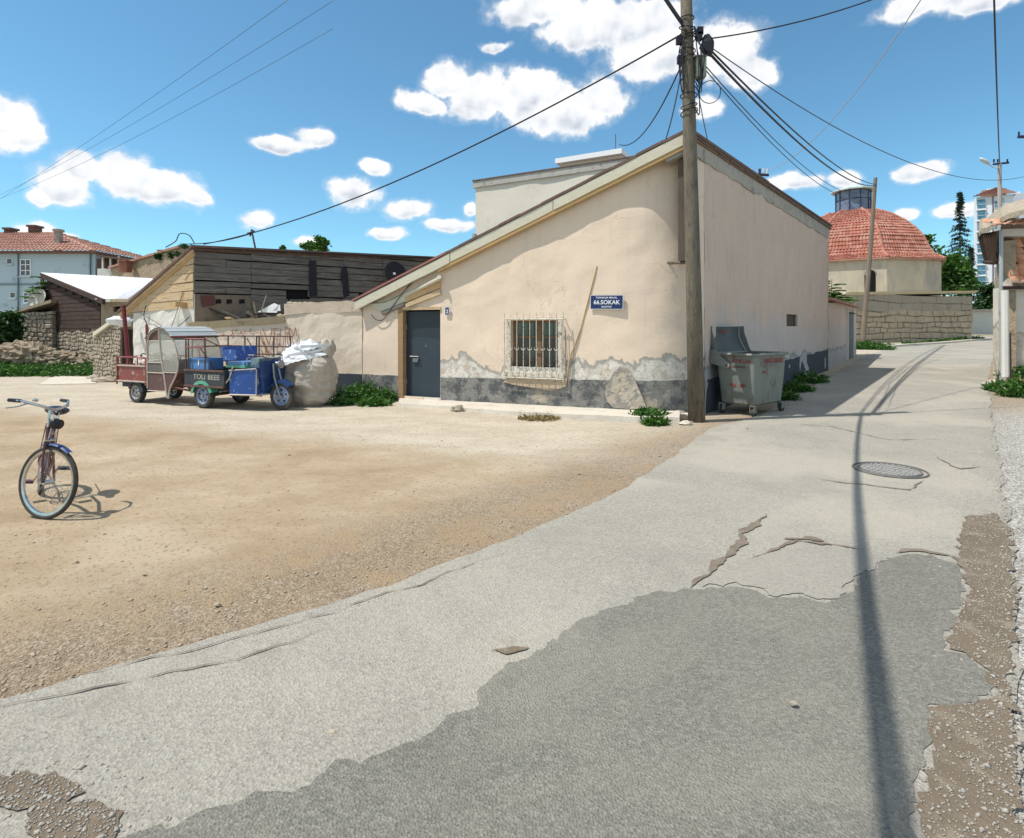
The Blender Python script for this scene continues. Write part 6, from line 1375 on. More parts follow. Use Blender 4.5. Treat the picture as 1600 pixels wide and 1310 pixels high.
# ================================================================== cargo tricycles (x forward, y left, z up; origin under the rear axle)
def B(name, mat, parent, *boxes, **k):
    m_ = MB()
    for b in boxes: m_.box(*b)
    return m_.build(name, MAT[mat] if isinstance(mat, str) else mat, parent, local=True, **k)
def T(name, mat, parent, pts, r, n=6, smooth=True, cm=0, r1=None):
    m_ = MB(); m_.tube(catmull(pts, cm) if cm else pts, r, n, r1=r1); return m_.build(name, MAT[mat] if isinstance(mat, str) else mat, parent, smooth=False, local=True)
def wheel(parent, c, R_, w_, rim, steer=0, spokes=0, seg=32, name='wheel'):
    """a tyre with tread shoulders, a dished rim with holes, a hub"""
    c = Vector(c); m_ = MB(); ax = Vector((math.sin(-steer), math.cos(steer), 0)); u = Vector((ax.y, -ax.x, 0)); n = seg
    sec = [(R_*.66, -w_*.42), (R_*.78, -w_*.5), (R_*.92, -w_*.5), (R_, -w_*.32), (R_, w_*.32), (R_*.92, w_*.5), (R_*.78, w_*.5), (R_*.66, w_*.42)]
    for i in range(n):
        a = 2*math.pi*i/n
        for r, o in sec: m_.v.append(tuple(c+(u*math.cos(a)+Vector((0, 0, 1))*math.sin(a))*r+ax*o))
    k = len(sec)
    for i in range(n):
        for j in range(k-1): m_.f.append((i*k+j, ((i+1) % n)*k+j, ((i+1) % n)*k+j+1, i*k+j+1)); m_.mi.append(0)
    wh = m_.build(name, MAT['rubber'], parent, local=True)
    m_ = MB(); sec = [(R_*.67, -w_*.44), (R_*.6, -w_*.40), (R_*.55, -w_*.15), (R_*.25, -w_*.30), (R_*.2, -w_*.30), (.0, -w_*.32)]
    for sg in (1, -1):
        b = len(m_.v)
        for i in range(n):
            a = 2*math.pi*i/n
            for r, o in sec: m_.v.append(tuple(c+(u*math.cos(a)+Vector((0, 0, 1))*math.sin(a))*max(r, .002)+ax*o*sg))
        k = len(sec)
        for i in range(n):
            for j in range(k-1): m_.f.append((b+i*k+j, b+((i+1) % n)*k+j, b+((i+1) % n)*k+j+1, b+i*k+j+1)); m_.mi.append(0)
    m_.build('rim', MAT[rim], wh, local=True)
    m_ = MB()
    for i in range(5):
        a = 2*math.pi*i/5+.3; p = c+(u*math.cos(a)+Vector((0, 0, 1))*math.sin(a))*R_*.42; m_.tube([p-ax*w_*.34, p+ax*w_*.34], R_*.065, 7)
    kind(m_.build('rim_holes', MAT['black'], wh, local=True), 'stuff')
    m_ = MB(); m_.tube([c-ax*w_*.52, c+ax*w_*.52], R_*.13, 10); m_.build('hub', MAT['metal'], wh, local=True)
    return wh
def fender(parent, c, R_, w_, mat, a0=25, a1=165, yo=0):
    m_ = MB(); c = Vector(c); n = 14; prof_ = [(-.5, -.075), (-.47, 0), (.47, 0), (.5, -.075)]
    for i in range(n+1):
        a = D2R(a0+(a1-a0)*i/n)
        for o, d in prof_: m_.v.append((c.x+(R_+d)*math.cos(a), c.y+o*w_+yo, c.z+(R_+d)*math.sin(a)))
    for i in range(n):
        for j in range(3): m_.f.append((i*4+j, i*4+j+1, (i+1)*4+j+1, (i+1)*4+j)); m_.mi.append(0)
    return m_.build('fender', MAT[mat], parent, local=True)
YAW = D2R(-24)
# --- blue tricycle
bt = thing('cargo_tricycle', 'blue cargo tricycle with high rail rack and mint green fenders, beside the big sack', 'tricycle', gp(-6.48, 12.93), (0, 0, YAW))
for s_ in (-1, 1): wheel(bt, (0, s_*.47, .27), .27, .13, 'blue_rim')
wheel(bt, (1.76, 0, .30), .30, .09, 'blue_rim', steer=D2R(4))
for s_ in (-1, 1): fender(bt, (0, s_*.47, .27), .335, .19, 'green_fender', 15, 172)
T('axle', 'rust', bt, [(0,-.44,.27), (0,.44,.27)], .03)
for s_ in (-1, 1): T('chassis_rail', 'rust', bt, [(-.5,s_*.25,.40), (.6,s_*.25,.38), (1.35,s_*.18,.30), (1.42,s_*.1,.45)], .024)
for x in (.35, .7, 1.0): T('cross_member', 'rust', bt, [(x,-.4,.30), (x,.4,.30)], .02)
B('bed_floor', 'bed_dark', bt, (-.5,.66,-.52,.52,.44,.48))
ns = B('bed_side', 'bed_dark', bt, (-.5,.66,-.55,-.52,.46,.84)); B('bed_side', 'bed_dark', bt, (-.5,.66,.52,.55,.46,.84)); B('bed_side', 'bed_dark', bt, (-.53,-.50,-.55,.55,.46,.84)); B('bed_side', 'bed_dark', bt, (.66,.69,-.55,.55,.46,.84))
WL_ = pm('worn_grey_letters', (.40,.38,.34), (.25,.24,.22), sc=20)
for tx_, xx_ in (('TOLI', -.06), ('BEEE', .38)): text(tx_, (xx_,-.552,.68), .16, 1.1, WL_, ns, rot=(D2R(90), 0, 0), ext=.001)
for z in (.48, .82): B('side_rail', 'rust', bt, (-.53,.69,-.575,-.551,z-.02,z+.02))
# rack: four rails high on the far side and the back, posts
for y in (.54,):
    for z in (.98, 1.14, 1.32, 1.55): T('rack_rail', 'rust', bt, [(-.5,y,z), (1.5,y,z)], .017)
    for x in (-.5, .05, .42, .50, .95, 1.45): T('rack_post', 'rust', bt, [(x,y,.80 if x < .7 else .98), (x,y,1.56)], .016)
for z in (.98, 1.32, 1.55): T('rack_rail', 'rust', bt, [(-.5,-.54,z), (-.5,.54,z)], .016)
for z in (1.32, 1.50): T('rack_rail', 'maroon', bt, [(-.5,-.54,z), (.1,-.54,z)], .016)
for x in (-.5, -.42, .1): T('rack_post', 'rust', bt, [(x,-.54,.82), (x,-.54,1.52)], .016)
T('rack_brace', 'rust', bt, [(.1,-.54,1.5), (.3,-.2,1.25), (.45,.1,.85)], .013, cm=4); T('rack_brace', 'rust', bt, [(.15,.5,1.5), (.3,.5,1.3), (.35,.5,.9)], .012, cm=4)
T('rack_brace', 'rust', bt, [(-.1,-.5,1.3), (.15,-.45,1.0), (.2,-.4,.84)], .013)
# driver bench box, seat, backrest
bx = MB(); bx.hexa([Vector(p) for p in [(.80,-.50,.34),(1.42,-.36,.34),(1.42,.40,.34),(.80,.45,.34),(.78,-.50,.84),(1.44,-.38,.88),(1.44,.42,.88),(.78,.45,.84)]]); bb = bx.build('bench_box', MAT['blue'], bt, local=True)
T('box_edge', 'pinkish', bb, [(.79,-.505,.33), (1.43,-.37,.33)], .018); T('box_edge', 'chrome', bb, [(1.425,-.375,.34), (1.445,-.385,.88)], .016); T('box_edge', 'chrome', bb, [(.79,-.51,.84), (1.44,-.39,.885)], .014); T('box_edge', 'pinkish', bb, [(1.43,-.37,.33), (1.43,.40,.33)], .018)
for z in (.5, .62, .74): T('box_rib', 'blue_dark', bb, [(1.44,-.3,z), (1.44,.36,z)], .010)
T('box_strap', 'pinkish', bb, [(.66,-.5,.55), (.80,-.515,.66), (.90,-.51,.92)], .015)
B('seat_base', 'green_fender', bt, (.62,1.18,-.45,.42,.90,.95)); 
st = MB(); st.box(.66,1.14,-.43,.40,.95,1.02); st.build('seat', MAT['blue_light'], bt, local=True)
bk = MB(); bk.hexa([Vector(p) for p in [(.55,-.45,1.02),(.60,-.45,1.02),(.60,.42,1.02),(.55,.42,1.02),(.48,-.45,1.34),(.54,-.45,1.34),(.54,.42,1.34),(.48,.42,1.34)]]); bk.build('backrest', MAT['blue'], bt, local=True)
bk = MB(); bk.box(.60,.98,-.50,-.46,1.06,1.28); bk.build('side_cushion', MAT['blue'], bt, local=True)
for y in (-.4, .36): T('backrest_post', 'rust', bt, [(.6,y,.9), (.52,y,1.3)], .014)
B('battery_box', pm('grey_blue_box', (.20,.30,.34), (.12,.16,.17), sc=8, bs=.2), bt, (1.18,1.45,-.30,.30,.90,1.10))
T('box_handle', 'chrome', bt, [(1.14,-.36,.92), (1.14,-.36,1.10), (1.22,-.36,1.12)], .012)
# front: leg shield, fork, mudguard, lamp, bars
ls = MB(); ls.hexa([Vector(p) for p in [(1.45,-.26,.40),(1.49,-.22,.40),(1.49,.26,.40),(1.45,.30,.40),(1.48,-.36,1.02),(1.54,-.30,1.04),(1.54,.32,1.04),(1.48,.38,1.02)]]); ls.build('leg_shield', MAT['blue_dark'], bt, local=True)
for s_ in (-1, 1): T('fork', 'metal', bt, [(1.77,s_*.075,.30), (1.62,s_*.085,.70), (1.56,s_*.06,.98)], .022)
T('steering_column', 'blue_dark', bt, [(1.60,0,.66), (1.52,0,1.08)], .035)
fender(bt, (1.76,0,.30), .345, .14, 'blue_dark', 40, 140)
T('handlebar', 'rust', bt, [(1.34,-.36,1.16), (1.44,-.30,1.15), (1.54,-.1,1.08), (1.54,.1,1.08), (1.44,.30,1.15), (1.34,.36,1.16)], .013)
for s_ in (-1, 1): T('grip', 'bike_black', bt, [(1.22,s_*.39,1.16), (1.35,s_*.355,1.16)], .019)
m_ = MB(); m_.tube([(1.62,-.02,.98), (1.70,-.02,.97), (1.74,-.02,.97)], .05, 14); m_.tube([(1.72,-.02,.97), (1.76,-.02,.97)], .085, 16); m_.build('headlight', MAT['chrome'], bt, local=True)
T('mirror_stem', 'rust', bt, [(1.5,-.25,1.12), (1.52,-.33,1.28)], .007)
# light blue crate in its bed
ct = thing('crate', 'light blue plastic crate standing in the bed of the blue tricycle', 'crate', bt.matrix_basis @ Vector((-.16,-.3,.84)), (0, 0, YAW))
B('crate_body', 'blue_light', ct, (-.30,.30,-.19,-.17,0,.24), (-.30,.30,.17,.19,0,.24), (-.30,-.28,-.17,.17,0,.24), (.28,.30,-.17,.17,0,.24), (-.28,.28,-.17,.17,0,.02))
B('rim', 'blue_light', ct, (-.32,.32,-.215,-.19,.21,.24), (-.32,.32,.19,.215,.21,.24)); B('latch', 'white', ct, (-.01,.02,-.20,-.19,.08,.22))
# --- red tricycle with a cabin
rt = thing('cargo_tricycle', 'dark red cargo tricycle with a clear plastic cabin and ribbed grey roof, parked leftmost', 'tricycle', gp(-8.53, 13.84), (0, 0, YAW))
for s_ in (-1, 1): wheel(rt, (0, s_*.46, .235), .235, .13, 'grey_rim')
for s_ in (-1, 1): fender(rt, (0, s_*.46, .24), .30, .17, 'bed_dark', 5, 150)
wheel(rt, (1.72, 0, .25), .25, .10, 'grey_rim'); fender(rt, (1.72,0,.25), .31, .16, 'red_fender', -10, 140)
T('axle', 'rust', rt, [(0,-.42,.235), (0,.42,.235)], .03)
for s_ in (-1, 1): T('chassis_rail', 'maroon', rt, [(-.58,s_*.3,.46), (.5,s_*.3,.42), (1.6,s_*.22,.30)], .025)
B('bed_floor', 'maroon', rt, (-.60,.46,-.52,.52,.46,.50))
sd_ = B('bed_side', 'maroon', rt, (-.60,.46,-.55,-.52,.48,.88)); B('bed_side', 'maroon', rt, (-.60,.46,.52,.55,.48,.88)); B('bed_side', 'maroon', rt, (-.63,-.60,-.55,.55,.48,.88))
for z in (.50, .86): B('side_rail', 'pinkish', sd_, (-.62,.47,-.575,-.551,z-.016,z+.016))
for x in (-.6, .44): B('side_stile', 'maroon', sd_, (x-.02,x+.02,-.578,-.551,.42,1.06))
text('o', (-.03,-.552,.70), .14, 1.3, MAT['pinkish'], sd_, rot=(D2R(90), 0, 0), ext=.001)
for y in (-.535, .535):
    T('bed_rail', 'maroon', rt, [(-.6,y,1.05), (.45,y,1.05)], .014)
    for x in (-.6, -.25, .1): T('rail_post', 'maroon', rt, [(x,y,.88), (x,y,1.05)], .012)
T('bed_rail', 'maroon', rt, [(-.61,-.53,1.05), (-.61,.53,1.05)], .014)
B('tail_lamp_box', 'bed_dark', rt, (-.5,-.3,-.5,-.45,.36,.46))
CY = .56
arch = [(.50,.36), (.49,.9), (.50,1.40), (.62,1.62), (.92,1.72), (1.22,1.62), (1.44,1.30), (1.52,.95), (1.46,.70), (1.26,.40), (1.20,.16)]
for s_ in (-1, 1):
    y = s_*CY
    T('cabin_hoop', 'pinkish', rt, [(x, y, z) for x, z in arch], .020, cm=5)
    T('cabin_post', 'pinkish', rt, [(.88,y,1.71), (.96,y,1.1), (1.08,y,.6), (1.16,y,.18)], .021, cm=4)
    for z, x1_ in ((1.44, .90), (.95, .99), (.72, 1.05), (.31, 1.14)): T('cabin_rail', 'pinkish', rt, [(.50,y,z), (x1_,y,z)], .014)
    T('cabin_rail', 'pinkish', rt, [(1.03,y,.74), (1.47,y,.74)], .013)
    yy_ = y*.985; P_ = lambda pts: [(x, yy_, z) for x, z in pts]
    m_ = MB(); m_.slab(P_([(.51,.33),(1.13,.33),(1.05,.71),(.51,.71)]), (0,1,0), .006); m_.slab(P_([(1.14,.33),(1.06,.73),(1.46,.73),(1.38,.58),(1.24,.36)]), (0,1,0), .006); kind(m_.build('lower_panel', MAT['maroon_panel'], rt, local=True), 'stuff')
    m_ = MB(); m_.slab(P_([(.51,1.46),(.89,1.46),(.87,1.70),(.63,1.61),(.54,1.52)]), (0,1,0), .006); m_.build('upper_panel', MAT['maroon_panel'], rt, local=True)
    m_ = MB(); m_.slab(P_([(.51,.74),(1.0,.74),(.96,.93),(.51,.93)]), (0,1,0), .006); m_.build('side_panel', pm('dusty_grey_panel', (.14,.13,.12), (.11,.10,.09), rough=.5, bs=0), rt, local=True)
    m_ = MB(); m_.slab(P_([(.51,.96),(.98,.96),(.91,1.43),(.51,1.43)]), (0,1,0), .004); m_.slab(P_([(.90,1.69),(.97,1.1),(1.03,.76),(1.49,.76),(1.52,.95),(1.44,1.28),(1.30,1.52),(1.12,1.66)]), (0,1,0), .004); kind(m_.build('clear_window', MAT['clear'], rt, local=True), 'stuff')
# curved front screen and front lower panel
rowf = [(1.22,1.62), (1.36,1.46), (1.44,1.30), (1.50,1.12), (1.52,.95), (1.47,.74)]
m_ = MB(); m_.v = [(x, y, z) for x, z in rowf for y in (-CY, CY)]; m_.f = [(2*i, 2*i+1, 2*i+3, 2*i+2) for i in range(len(rowf)-1)]; m_.mi = [0]*(len(rowf)-1); m_.build('clear_screen', MAT['clear'], rt, local=True)
for y in (-.02,): T('screen_post', 'pinkish', rt, [(x+.01, y, z) for x, z in rowf], .012)
T('screen_rail', 'maroon', rt, [(1.47,-CY,.73), (1.47,CY,.73)], .014)
m_ = MB(); m_.v = [(x, y, z) for x, z in [(1.46,.73), (1.36,.55), (1.27,.40)] for y in (-CY, CY)]; m_.f = [(0,1,3,2), (2,3,5,4)]; m_.mi = [0, 0]; m_.build('front_panel', MAT['maroon_panel'], rt, local=True)
# back wall of the cabin
m_ = MB(); m_.box(.485,.50,-.54,.54,.4,.98); m_.build('rear_panel', MAT['maroon_panel'], rt, local=True)
m_ = MB(); m_.box(.487,.495,-.54,.54,1.0,1.42); m_.build('rear_window', MAT['clear'], rt, local=True)
# ribbed roof
rf = [(.50,1.42), (.54,1.53), (.62,1.62), (.76,1.69), (.92,1.725), (1.08,1.70), (1.22,1.63), (1.32,1.53)]
m_ = MB(); m_.v = [(x, y, z+.02+d) for d in (0, .012) for x, z in rf for y in (-.60, .60)]; n = len(rf)
for d in (0, 1): m_.f += [(2*n*d+2*i, 2*n*d+2*i+1, 2*n*d+2*i+3, 2*n*d+2*i+2) for i in range(n-1)]
m_.mi = [0]*len(m_.f); rfo = m_.build('roof', MAT['zinc_grey'], rt, local=True)
for x, z in rf[1:]: T('roof_rib', 'zinc', rfo, [(x,-.60,z+.035), (x,.60,z+.035)], .011, n=5)
T('roof_rib', 'maroon', rfo, [(1.33,-.6,1.53), (1.33,.6,1.53)], .02)
T('fork', 'maroon', rt, [(1.72,-.08,.25), (1.58,-.06,.72)], .022); T('fork', 'maroon', rt, [(1.72,.08,.25), (1.58,.06,.72)], .022)
m_ = MB(); v_, f_ = lump((1.45,-.05,.52), .24, 4, (.9, 1, 1), 14, 9, .1); m_.add(v_, f_); m_.build('front_cowl', pm('dusty_red_cowl', (.26,.10,.085), (.20,.085,.07), rough=.4, bs=.05), rt, smooth=True, local=True)
B('driver_seat', 'bike_black', rt, (.6,.95,-.3,.3,.62,.74)); T('handlebar', 'rust', rt, [(1.2,-.28,.98), (1.34,0,.96), (1.2,.28,.98)], .012)
ld = thing('bundle_load', 'pale cloth bundles and a black basket lying in the dark red tricycle bed', 'bundle', rt.matrix_basis @ Vector((.05, 0, .50)), (0, 0, YAW))
for i, (x, y, z, r) in enumerate(((-.1,-.25,.42,.2), (.22,-.3,.42,.2), (.0,.15,.40,.24), (.28,.1,.44,.2))):
    v_, f_ = lump((x, y, z), r, i*2, (1.1, 1, .9), 12, 8, .4, 1.7); m_ = MB(); m_.add(v_, f_); m_.build('bundle', pm('pale_cloth', (.58,.50,.44), (.42,.33,.29), sc=7, bs=.6, bsc=16) if 'pale_cloth' not in bpy.data.materials else bpy.data.materials['pale_cloth'], ld, local=True)
T('basket_rim', 'bike_black', ld, [(-.05,-.4,.58), (.12,-.45,.64), (.32,-.4,.60), (.34,-.1,.60), (.1,0,.64), (-.08,-.1,.6), (-.05,-.4,.58)], .014, cm=4)
# ================================================================== the big sack
SKC = gp(-4.63, 13.05); sk = thing('bulk_sack', 'huge dusty woven bulk sack with a crumpled white plastic mouth beside the blue tricycle', 'sack', SKC)
def sackm():
    """a full bag: bulging sides with sagging ring folds and vertical creases, narrowing to a tied crumpled mouth"""
    m_ = MB(); n, h = 72, 56; H = 1.22
    for i in range(h+1):
        t = i/h; z = H*t
        r = .50+.13*math.sin(math.pi*min(1, t*1.05))**.8
        if t < .12: r *= .80+.20*sst(0, .12, t)
        if t > .80: r *= 1-.30*((t-.80)/.20)**1.5
        for j in range(n):
            a = 2*math.pi*j/n; ca, sa = math.cos(a), math.sin(a)
            crease = .022*math.sin(a*7+3*fbm((ca, sa, t*2), 3))*(.3+.7*t)
            ringf = .045*abs(fbm((ca*1.1, sa*1.1, t*9+ca*1.2), 3))+.02*math.sin(t*26+a*1.5+2*fbm((ca, sa, t*3), 2))*(1-t)
            lumpy = .10*fbm((ca*.9+2, sa*.9, t*1.6), 3)
            rr_ = r+crease-ringf+lumpy
            sag = .05*(1-t)*math.sin(a+1)
            m_.v.append((ca*rr_+.05*t+sag*.3, sa*rr_*.9, max(0., z+.025*fbm((ca*2, sa*2, t*5), 3)*(1 if t > .03 else 0))))
    for i in range(h):
        for j in range(n): k = i*n+j; k2 = i*n+(j+1) % n; m_.f.append((k, k2, k2+n, k+n)); m_.mi.append(0)
    m_.f.append(tuple(h*n+j for j in range(n))); m_.mi.append(0)
    return m_.build('bag', MAT['sack_cloth'], sk, smooth=True, local=True)
sackm()
def crumple(name, mat, c, rad, hh, tilt, seed, lobes=5, open_=.6):
    m_ = MB(); n, h = 56, 14
    for i in range(h+1):
        t = i/h
        for j in range(n):
            a = 2*math.pi*j/n; ca, sa = math.cos(a), math.sin(a)
            r = rad*(1.02-.08*t+(open_-.9)*t*t)*(1+.20*fbm((ca*1.6+seed, sa*1.6, t*1.4), 4)+.10*math.sin(lobes*a+seed+t*2)*t)
            z = hh*t*(1+.6*fbm((ca*2+seed, sa*2, 7), 3))+.05*fbm((ca*5, sa*5+seed, t*4), 3)
            v = Vector((ca*r, sa*r*.9, z)); v = Matrix.Rotation(tilt, 3, 'Y') @ v; m_.v.append(tuple(Vector(c)+v))
    for i in range(h):
        for j in range(n): k = i*n+j; k2 = i*n+(j+1) % n; m_.f.append((k, k2, k2+n, k+n)); m_.mi.append(0)
    return m_.build(name, mat, sk, smooth=True, local=True)
crumple('torn_mouth', MAT['sack_white'], (-.12,-.08,.98), .57, .34, D2R(-14), 2, 4, .45)
crumple('torn_mouth', MAT['sack_white'], (-.06,-.10,1.14), .40, .26, D2R(-20), 7, 5, .5)
v_, f_ = lump((-.02, -.02, 1.18), .36, 4, (1.1, .9, .6), 26, 16, .55, 2.4); m_ = MB(); m_.add(v_, f_); m_.build('inner_plastic', pm('black_white_film', (.55,.57,.60), (.10,.11,.13), sc=4, rough=.35, bs=.7, bsc=10, bd=.04), sk, smooth=True, local=True)
v_, f_ = lump((.44, .0, 1.28), .17, 8, (.95, .9, 1.3), 18, 12, .4, 1.8); m_ = MB(); m_.add(v_, f_); m_.build('tied_corner', MAT['sack_cloth'], sk, smooth=True, local=True)
for i, (pts) in enumerate(([(-.45,-.35,1.12), (-.1,-.56,1.16), (.3,-.52,1.22), (.55,-.35,1.30)], [(-.1,-.40,1.36), (.1,-.5,1.20), (.25,-.52,1.02), (.2,-.57,.9)], [(.0,-.45,1.33), (.35,-.42,1.34), (.56,-.25,1.36)])):
    m_ = MB(); q = catmull(pts, 6); w_ = .028
    for k, p in enumerate(q): m_.v += [(p.x, p.y-.01, p.z-w_*(1+.3*math.sin(k))), (p.x, p.y-.012, p.z+w_)]
    m_.f = [(2*k, 2*k+2, 2*k+3, 2*k+1) for k in range(len(q)-1)]; m_.mi = [0]*len(m_.f); m_.build('strap', MAT['sack_white'], sk, local=True)
# ================================================================== bicycle (x forward, origin under the rear hub)
LEAN = D2R(9); BY = D2R(-50)
bk_c = gnd(64, 811); stA = D2R(-13)-BY   # steering angle
fwd = Vector((math.cos(BY), math.sin(BY), 0)); rear = bk_c-fwd*1.05; rear.z = 0
bc = thing('bicycle', 'old dark red city bicycle leaning on its stand in the dirt yard', 'bicycle', rear, (LEAN*1.0*-1 if 0 else 0, 0, 0))
bc.rotation_euler = (Matrix.Rotation(BY, 3, 'Z') @ Matrix.Rotation(-LEAN, 3, 'X')).to_euler()
WR = .33
def bwheel(c, steer):
    c = Vector(c); ax = Vector((-math.sin(steer), math.cos(steer), 0)); m_ = MB(); m_.ring(c, ax, WR-.018, .020, 44, 8); wh = m_.build('wheel', MAT['rubber'], bc, smooth=True, local=True)
    m_ = MB(); n = 44; u = Vector((ax.y, -ax.x, 0))
    sec = [(WR-.032, -.013), (WR-.055, -.010), (WR-.055, .010), (WR-.032, .013)]
    for i in range(n):
        a = 2*math.pi*i/n
        for r, o in sec: m_.v.append(tuple(c+(u*math.cos(a)+Vector((0,0,1))*math.sin(a))*r+ax*o))
    for i in range(n):
        for j in range(3): m_.f.append((i*4+j, ((i+1) % n)*4+j, ((i+1) % n)*4+j+1, i*4+j+1)); m_.mi.append(0)
    m_.build('rim', MAT['chrome'], wh, local=True)
    for i in range(28):
        a = 2*math.pi*i/28; s_ = .028*(1 if i % 2 else -1); b_ = a+(.35 if (i//2) % 2 else -.35)
        m_ = MB(); m_.tube([c+(u*math.cos(b_)+Vector((0,0,1))*math.sin(b_))*.02+ax*s_, c+(u*math.cos(a)+Vector((0,0,1))*math.sin(a))*(WR-.05)], .0014, 4, cap=False); m_.build('spoke', MAT['chrome'], wh, local=True)
    m_ = MB(); m_.tube([c-ax*.045, c+ax*.045], .022, 10); m_.build('hub', MAT['chrome'], wh, local=True)
    return wh
def mud(c, steer, a0, a1, mat, R_=WR+.022, w_=.058):
    c = Vector(c); ax = Vector((-math.sin(steer), math.cos(steer), 0)); u = Vector((ax.y, -ax.x, 0)); m_ = MB(); n = 20
    for i in range(n+1):
        a = D2R(a0+(a1-a0)*i/n)
        for o, d in ((-.5, -.016), (-.3, 0), (.3, 0), (.5, -.016)): m_.v.append(tuple(c+(u*math.cos(a)+Vector((0,0,1))*math.sin(a))*(R_+d)+ax*o*w_))
    for i in range(n):
        for j in range(3): m_.f.append((i*4+j, i*4+j+1, (i+1)*4+j+1, (i+1)*4+j)); m_.mi.append(0)
    return m_.build('mudguard', MAT[mat], bc, smooth=True, local=True)
FC = (1.05, 0, WR); RC = (0, 0, WR)
bwheel(RC, 0); bwheel(FC, stA); mud(RC, 0, 20, 190, 'bike_black')
for q in [(58, 112, 'blue_dark')]: mud(FC, stA, *q)
def rs(p):   # turn with the fork about the steering line through the front hub
    v = Vector((p[0]-1.0, p[1], 0)); v.rotate(Matrix.Rotation(stA, 3, 'Z')) if False else None
    c, s_ = math.cos(stA), math.sin(stA); x, y = p[0]-1.05, p[1]
    return (1.05+x*c-y*s_, x*s_+y*c, p[2])
SP = lambda *p: [rs(q) for q in p]
TH = (.93, 0, .80); HT = (.96, 0, .64)
T('frame', 'bike_red', bc, [(.44,0,.28), (.34,0,.55), (.27,0,.78)], .016)
T('frame', 'bike_red', bc, [(.44,0,.28), (.70,0,.46), rs(HT)], .018); T('frame', 'bike_red', bc, [(.30,0,.66), (.62,0,.72), rs((.94,0,.78))], .015)
for s_ in (-1, 1):
    T('chain_stay', 'bike_red', bc, [(.44,s_*.02,.28), (0,s_*.06,WR)], .010); T('seat_stay', 'bike_red', bc, [(.29,s_*.015,.72), (0,s_*.06,WR)], .008)
T('head_tube', 'bike_red', bc, SP(HT, (.93,0,.82)), .021)
for s_ in (-1, 1): T('fork', 'bike_red', bc, SP((1.05,s_*.055,WR), (1.0,s_*.05,.52), (.965,s_*.035,.70)), .011)
T('fork', 'chrome', bc, SP((.965,-.05,.70), (.965,.05,.70)), .014)
T('stem', 'chrome', bc, SP((.93,0,.82), (.905,0,.97)), .012); T('stem', 'chrome', bc, SP((.905,0,.97), (.97,0,.99)), .012)
T('handlebar', 'chrome', bc, SP((.80,-.235,1.05), (.84,-.215,1.05), (.94,-.12,1.02), (.97,0,.99), (.94,.12,1.02), (.84,.215,1.05), (.80,.235,1.05)), .011, cm=4)
for s_ in (-1, 1):
    T('grip', 'bike_black', bc, SP((.72,s_*.245,1.045), (.83,s_*.22,1.05)), .017); T('brake_lever', 'metal', bc, SP((.88,s_*.19,1.035), (.83,s_*.235,1.0), (.73,s_*.26,.975)), .006)
T('brake_rod', 'chrome', bc, SP((.85,-.22,1.04), (.98,-.03,.96), (.99,-.03,.72)), .004, cm=4); T('brake_rod', 'chrome', bc, SP((.985,.03,.96), (.99,.03,.72)), .004)
m_ = MB(); m_.ring(rs((.89,-.14,1.065)), (0,0,1), .012, .014, 12, 6); m_.build('bell', MAT['chrome'], bc, local=True)
sdl = MB(); v_, f_ = lump((.22, 0, .90), .125, 1, (1.15, .85, .36), 18, 10, .05); sdl.add(v_, f_); v_, f_ = lump((.37, 0, .895), .06, 2, (1.5, .7, .5), 14, 8, .05); sdl.add(v_, f_); sdl.build('saddle', MAT['bike_black'], bc, smooth=True, local=True)
T('seat_post', 'chrome', bc, [(.27,0,.76), (.25,0,.88)], .012)
m_ = MB(); m_.tube(SP((1.0,0,.86), (1.05,0,.86)), .045, 14); v_, f_ = lump(rs((1.0,0,.86)), .05, 2, (1, 1, 1), 12, 8, 0); m_.add(v_, f_); kind(m_.build('headlamp', MAT['bike_black'], bc, smooth=True, local=True), 'thing'); 
m_ = MB(); m_.ring((.44,-.045,.28), (0,1,0), .085, .006, 28, 5); 
for i in range(5): a = 1.2566*i; m_.tube([(.44,-.045,.28), (.44+.085*math.cos(a),-.045,.28+.085*math.sin(a))], .005, 4)
kind(m_.build('chainwheel', MAT['chrome'], bc, local=True), 'stuff')
for s_, a in ((-1, D2R(215)), (1, D2R(35))):
    e = (.44+.16*math.cos(a), s_*.08, .28+.16*math.sin(a)); T('crank', 'chrome', bc, [(.44,s_*.06,.28), e], .008); B('pedal', 'bike_red' if s_ < 0 else 'bike_black', bc, (e[0]-.045,e[0]+.045,min(e[1],e[1]+s_*.10),max(e[1],e[1]+s_*.10),e[2]-.012,e[2]+.012))
T('chain', 'rust', bc, [(.44,-.05,.365), (0,-.05,WR+.03)], .004); T('chain', 'rust', bc, [(.44,-.05,.195), (0,-.05,WR-.03)], .004)
T('kickstand', 'chrome', bc, [(.36,.03,.26), (.30,.16,.045)], .009)
T('rack', 'rust', bc, [(.2,-.05,.72), (-.25,-.05,.70), (-.25,.05,.70), (.2,.05,.72)], .006); 
for s_ in (-1, 1): T('rack_stay', 'rust', bc, [(-.1,s_*.055,.70), (0,s_*.065,WR)], .005)
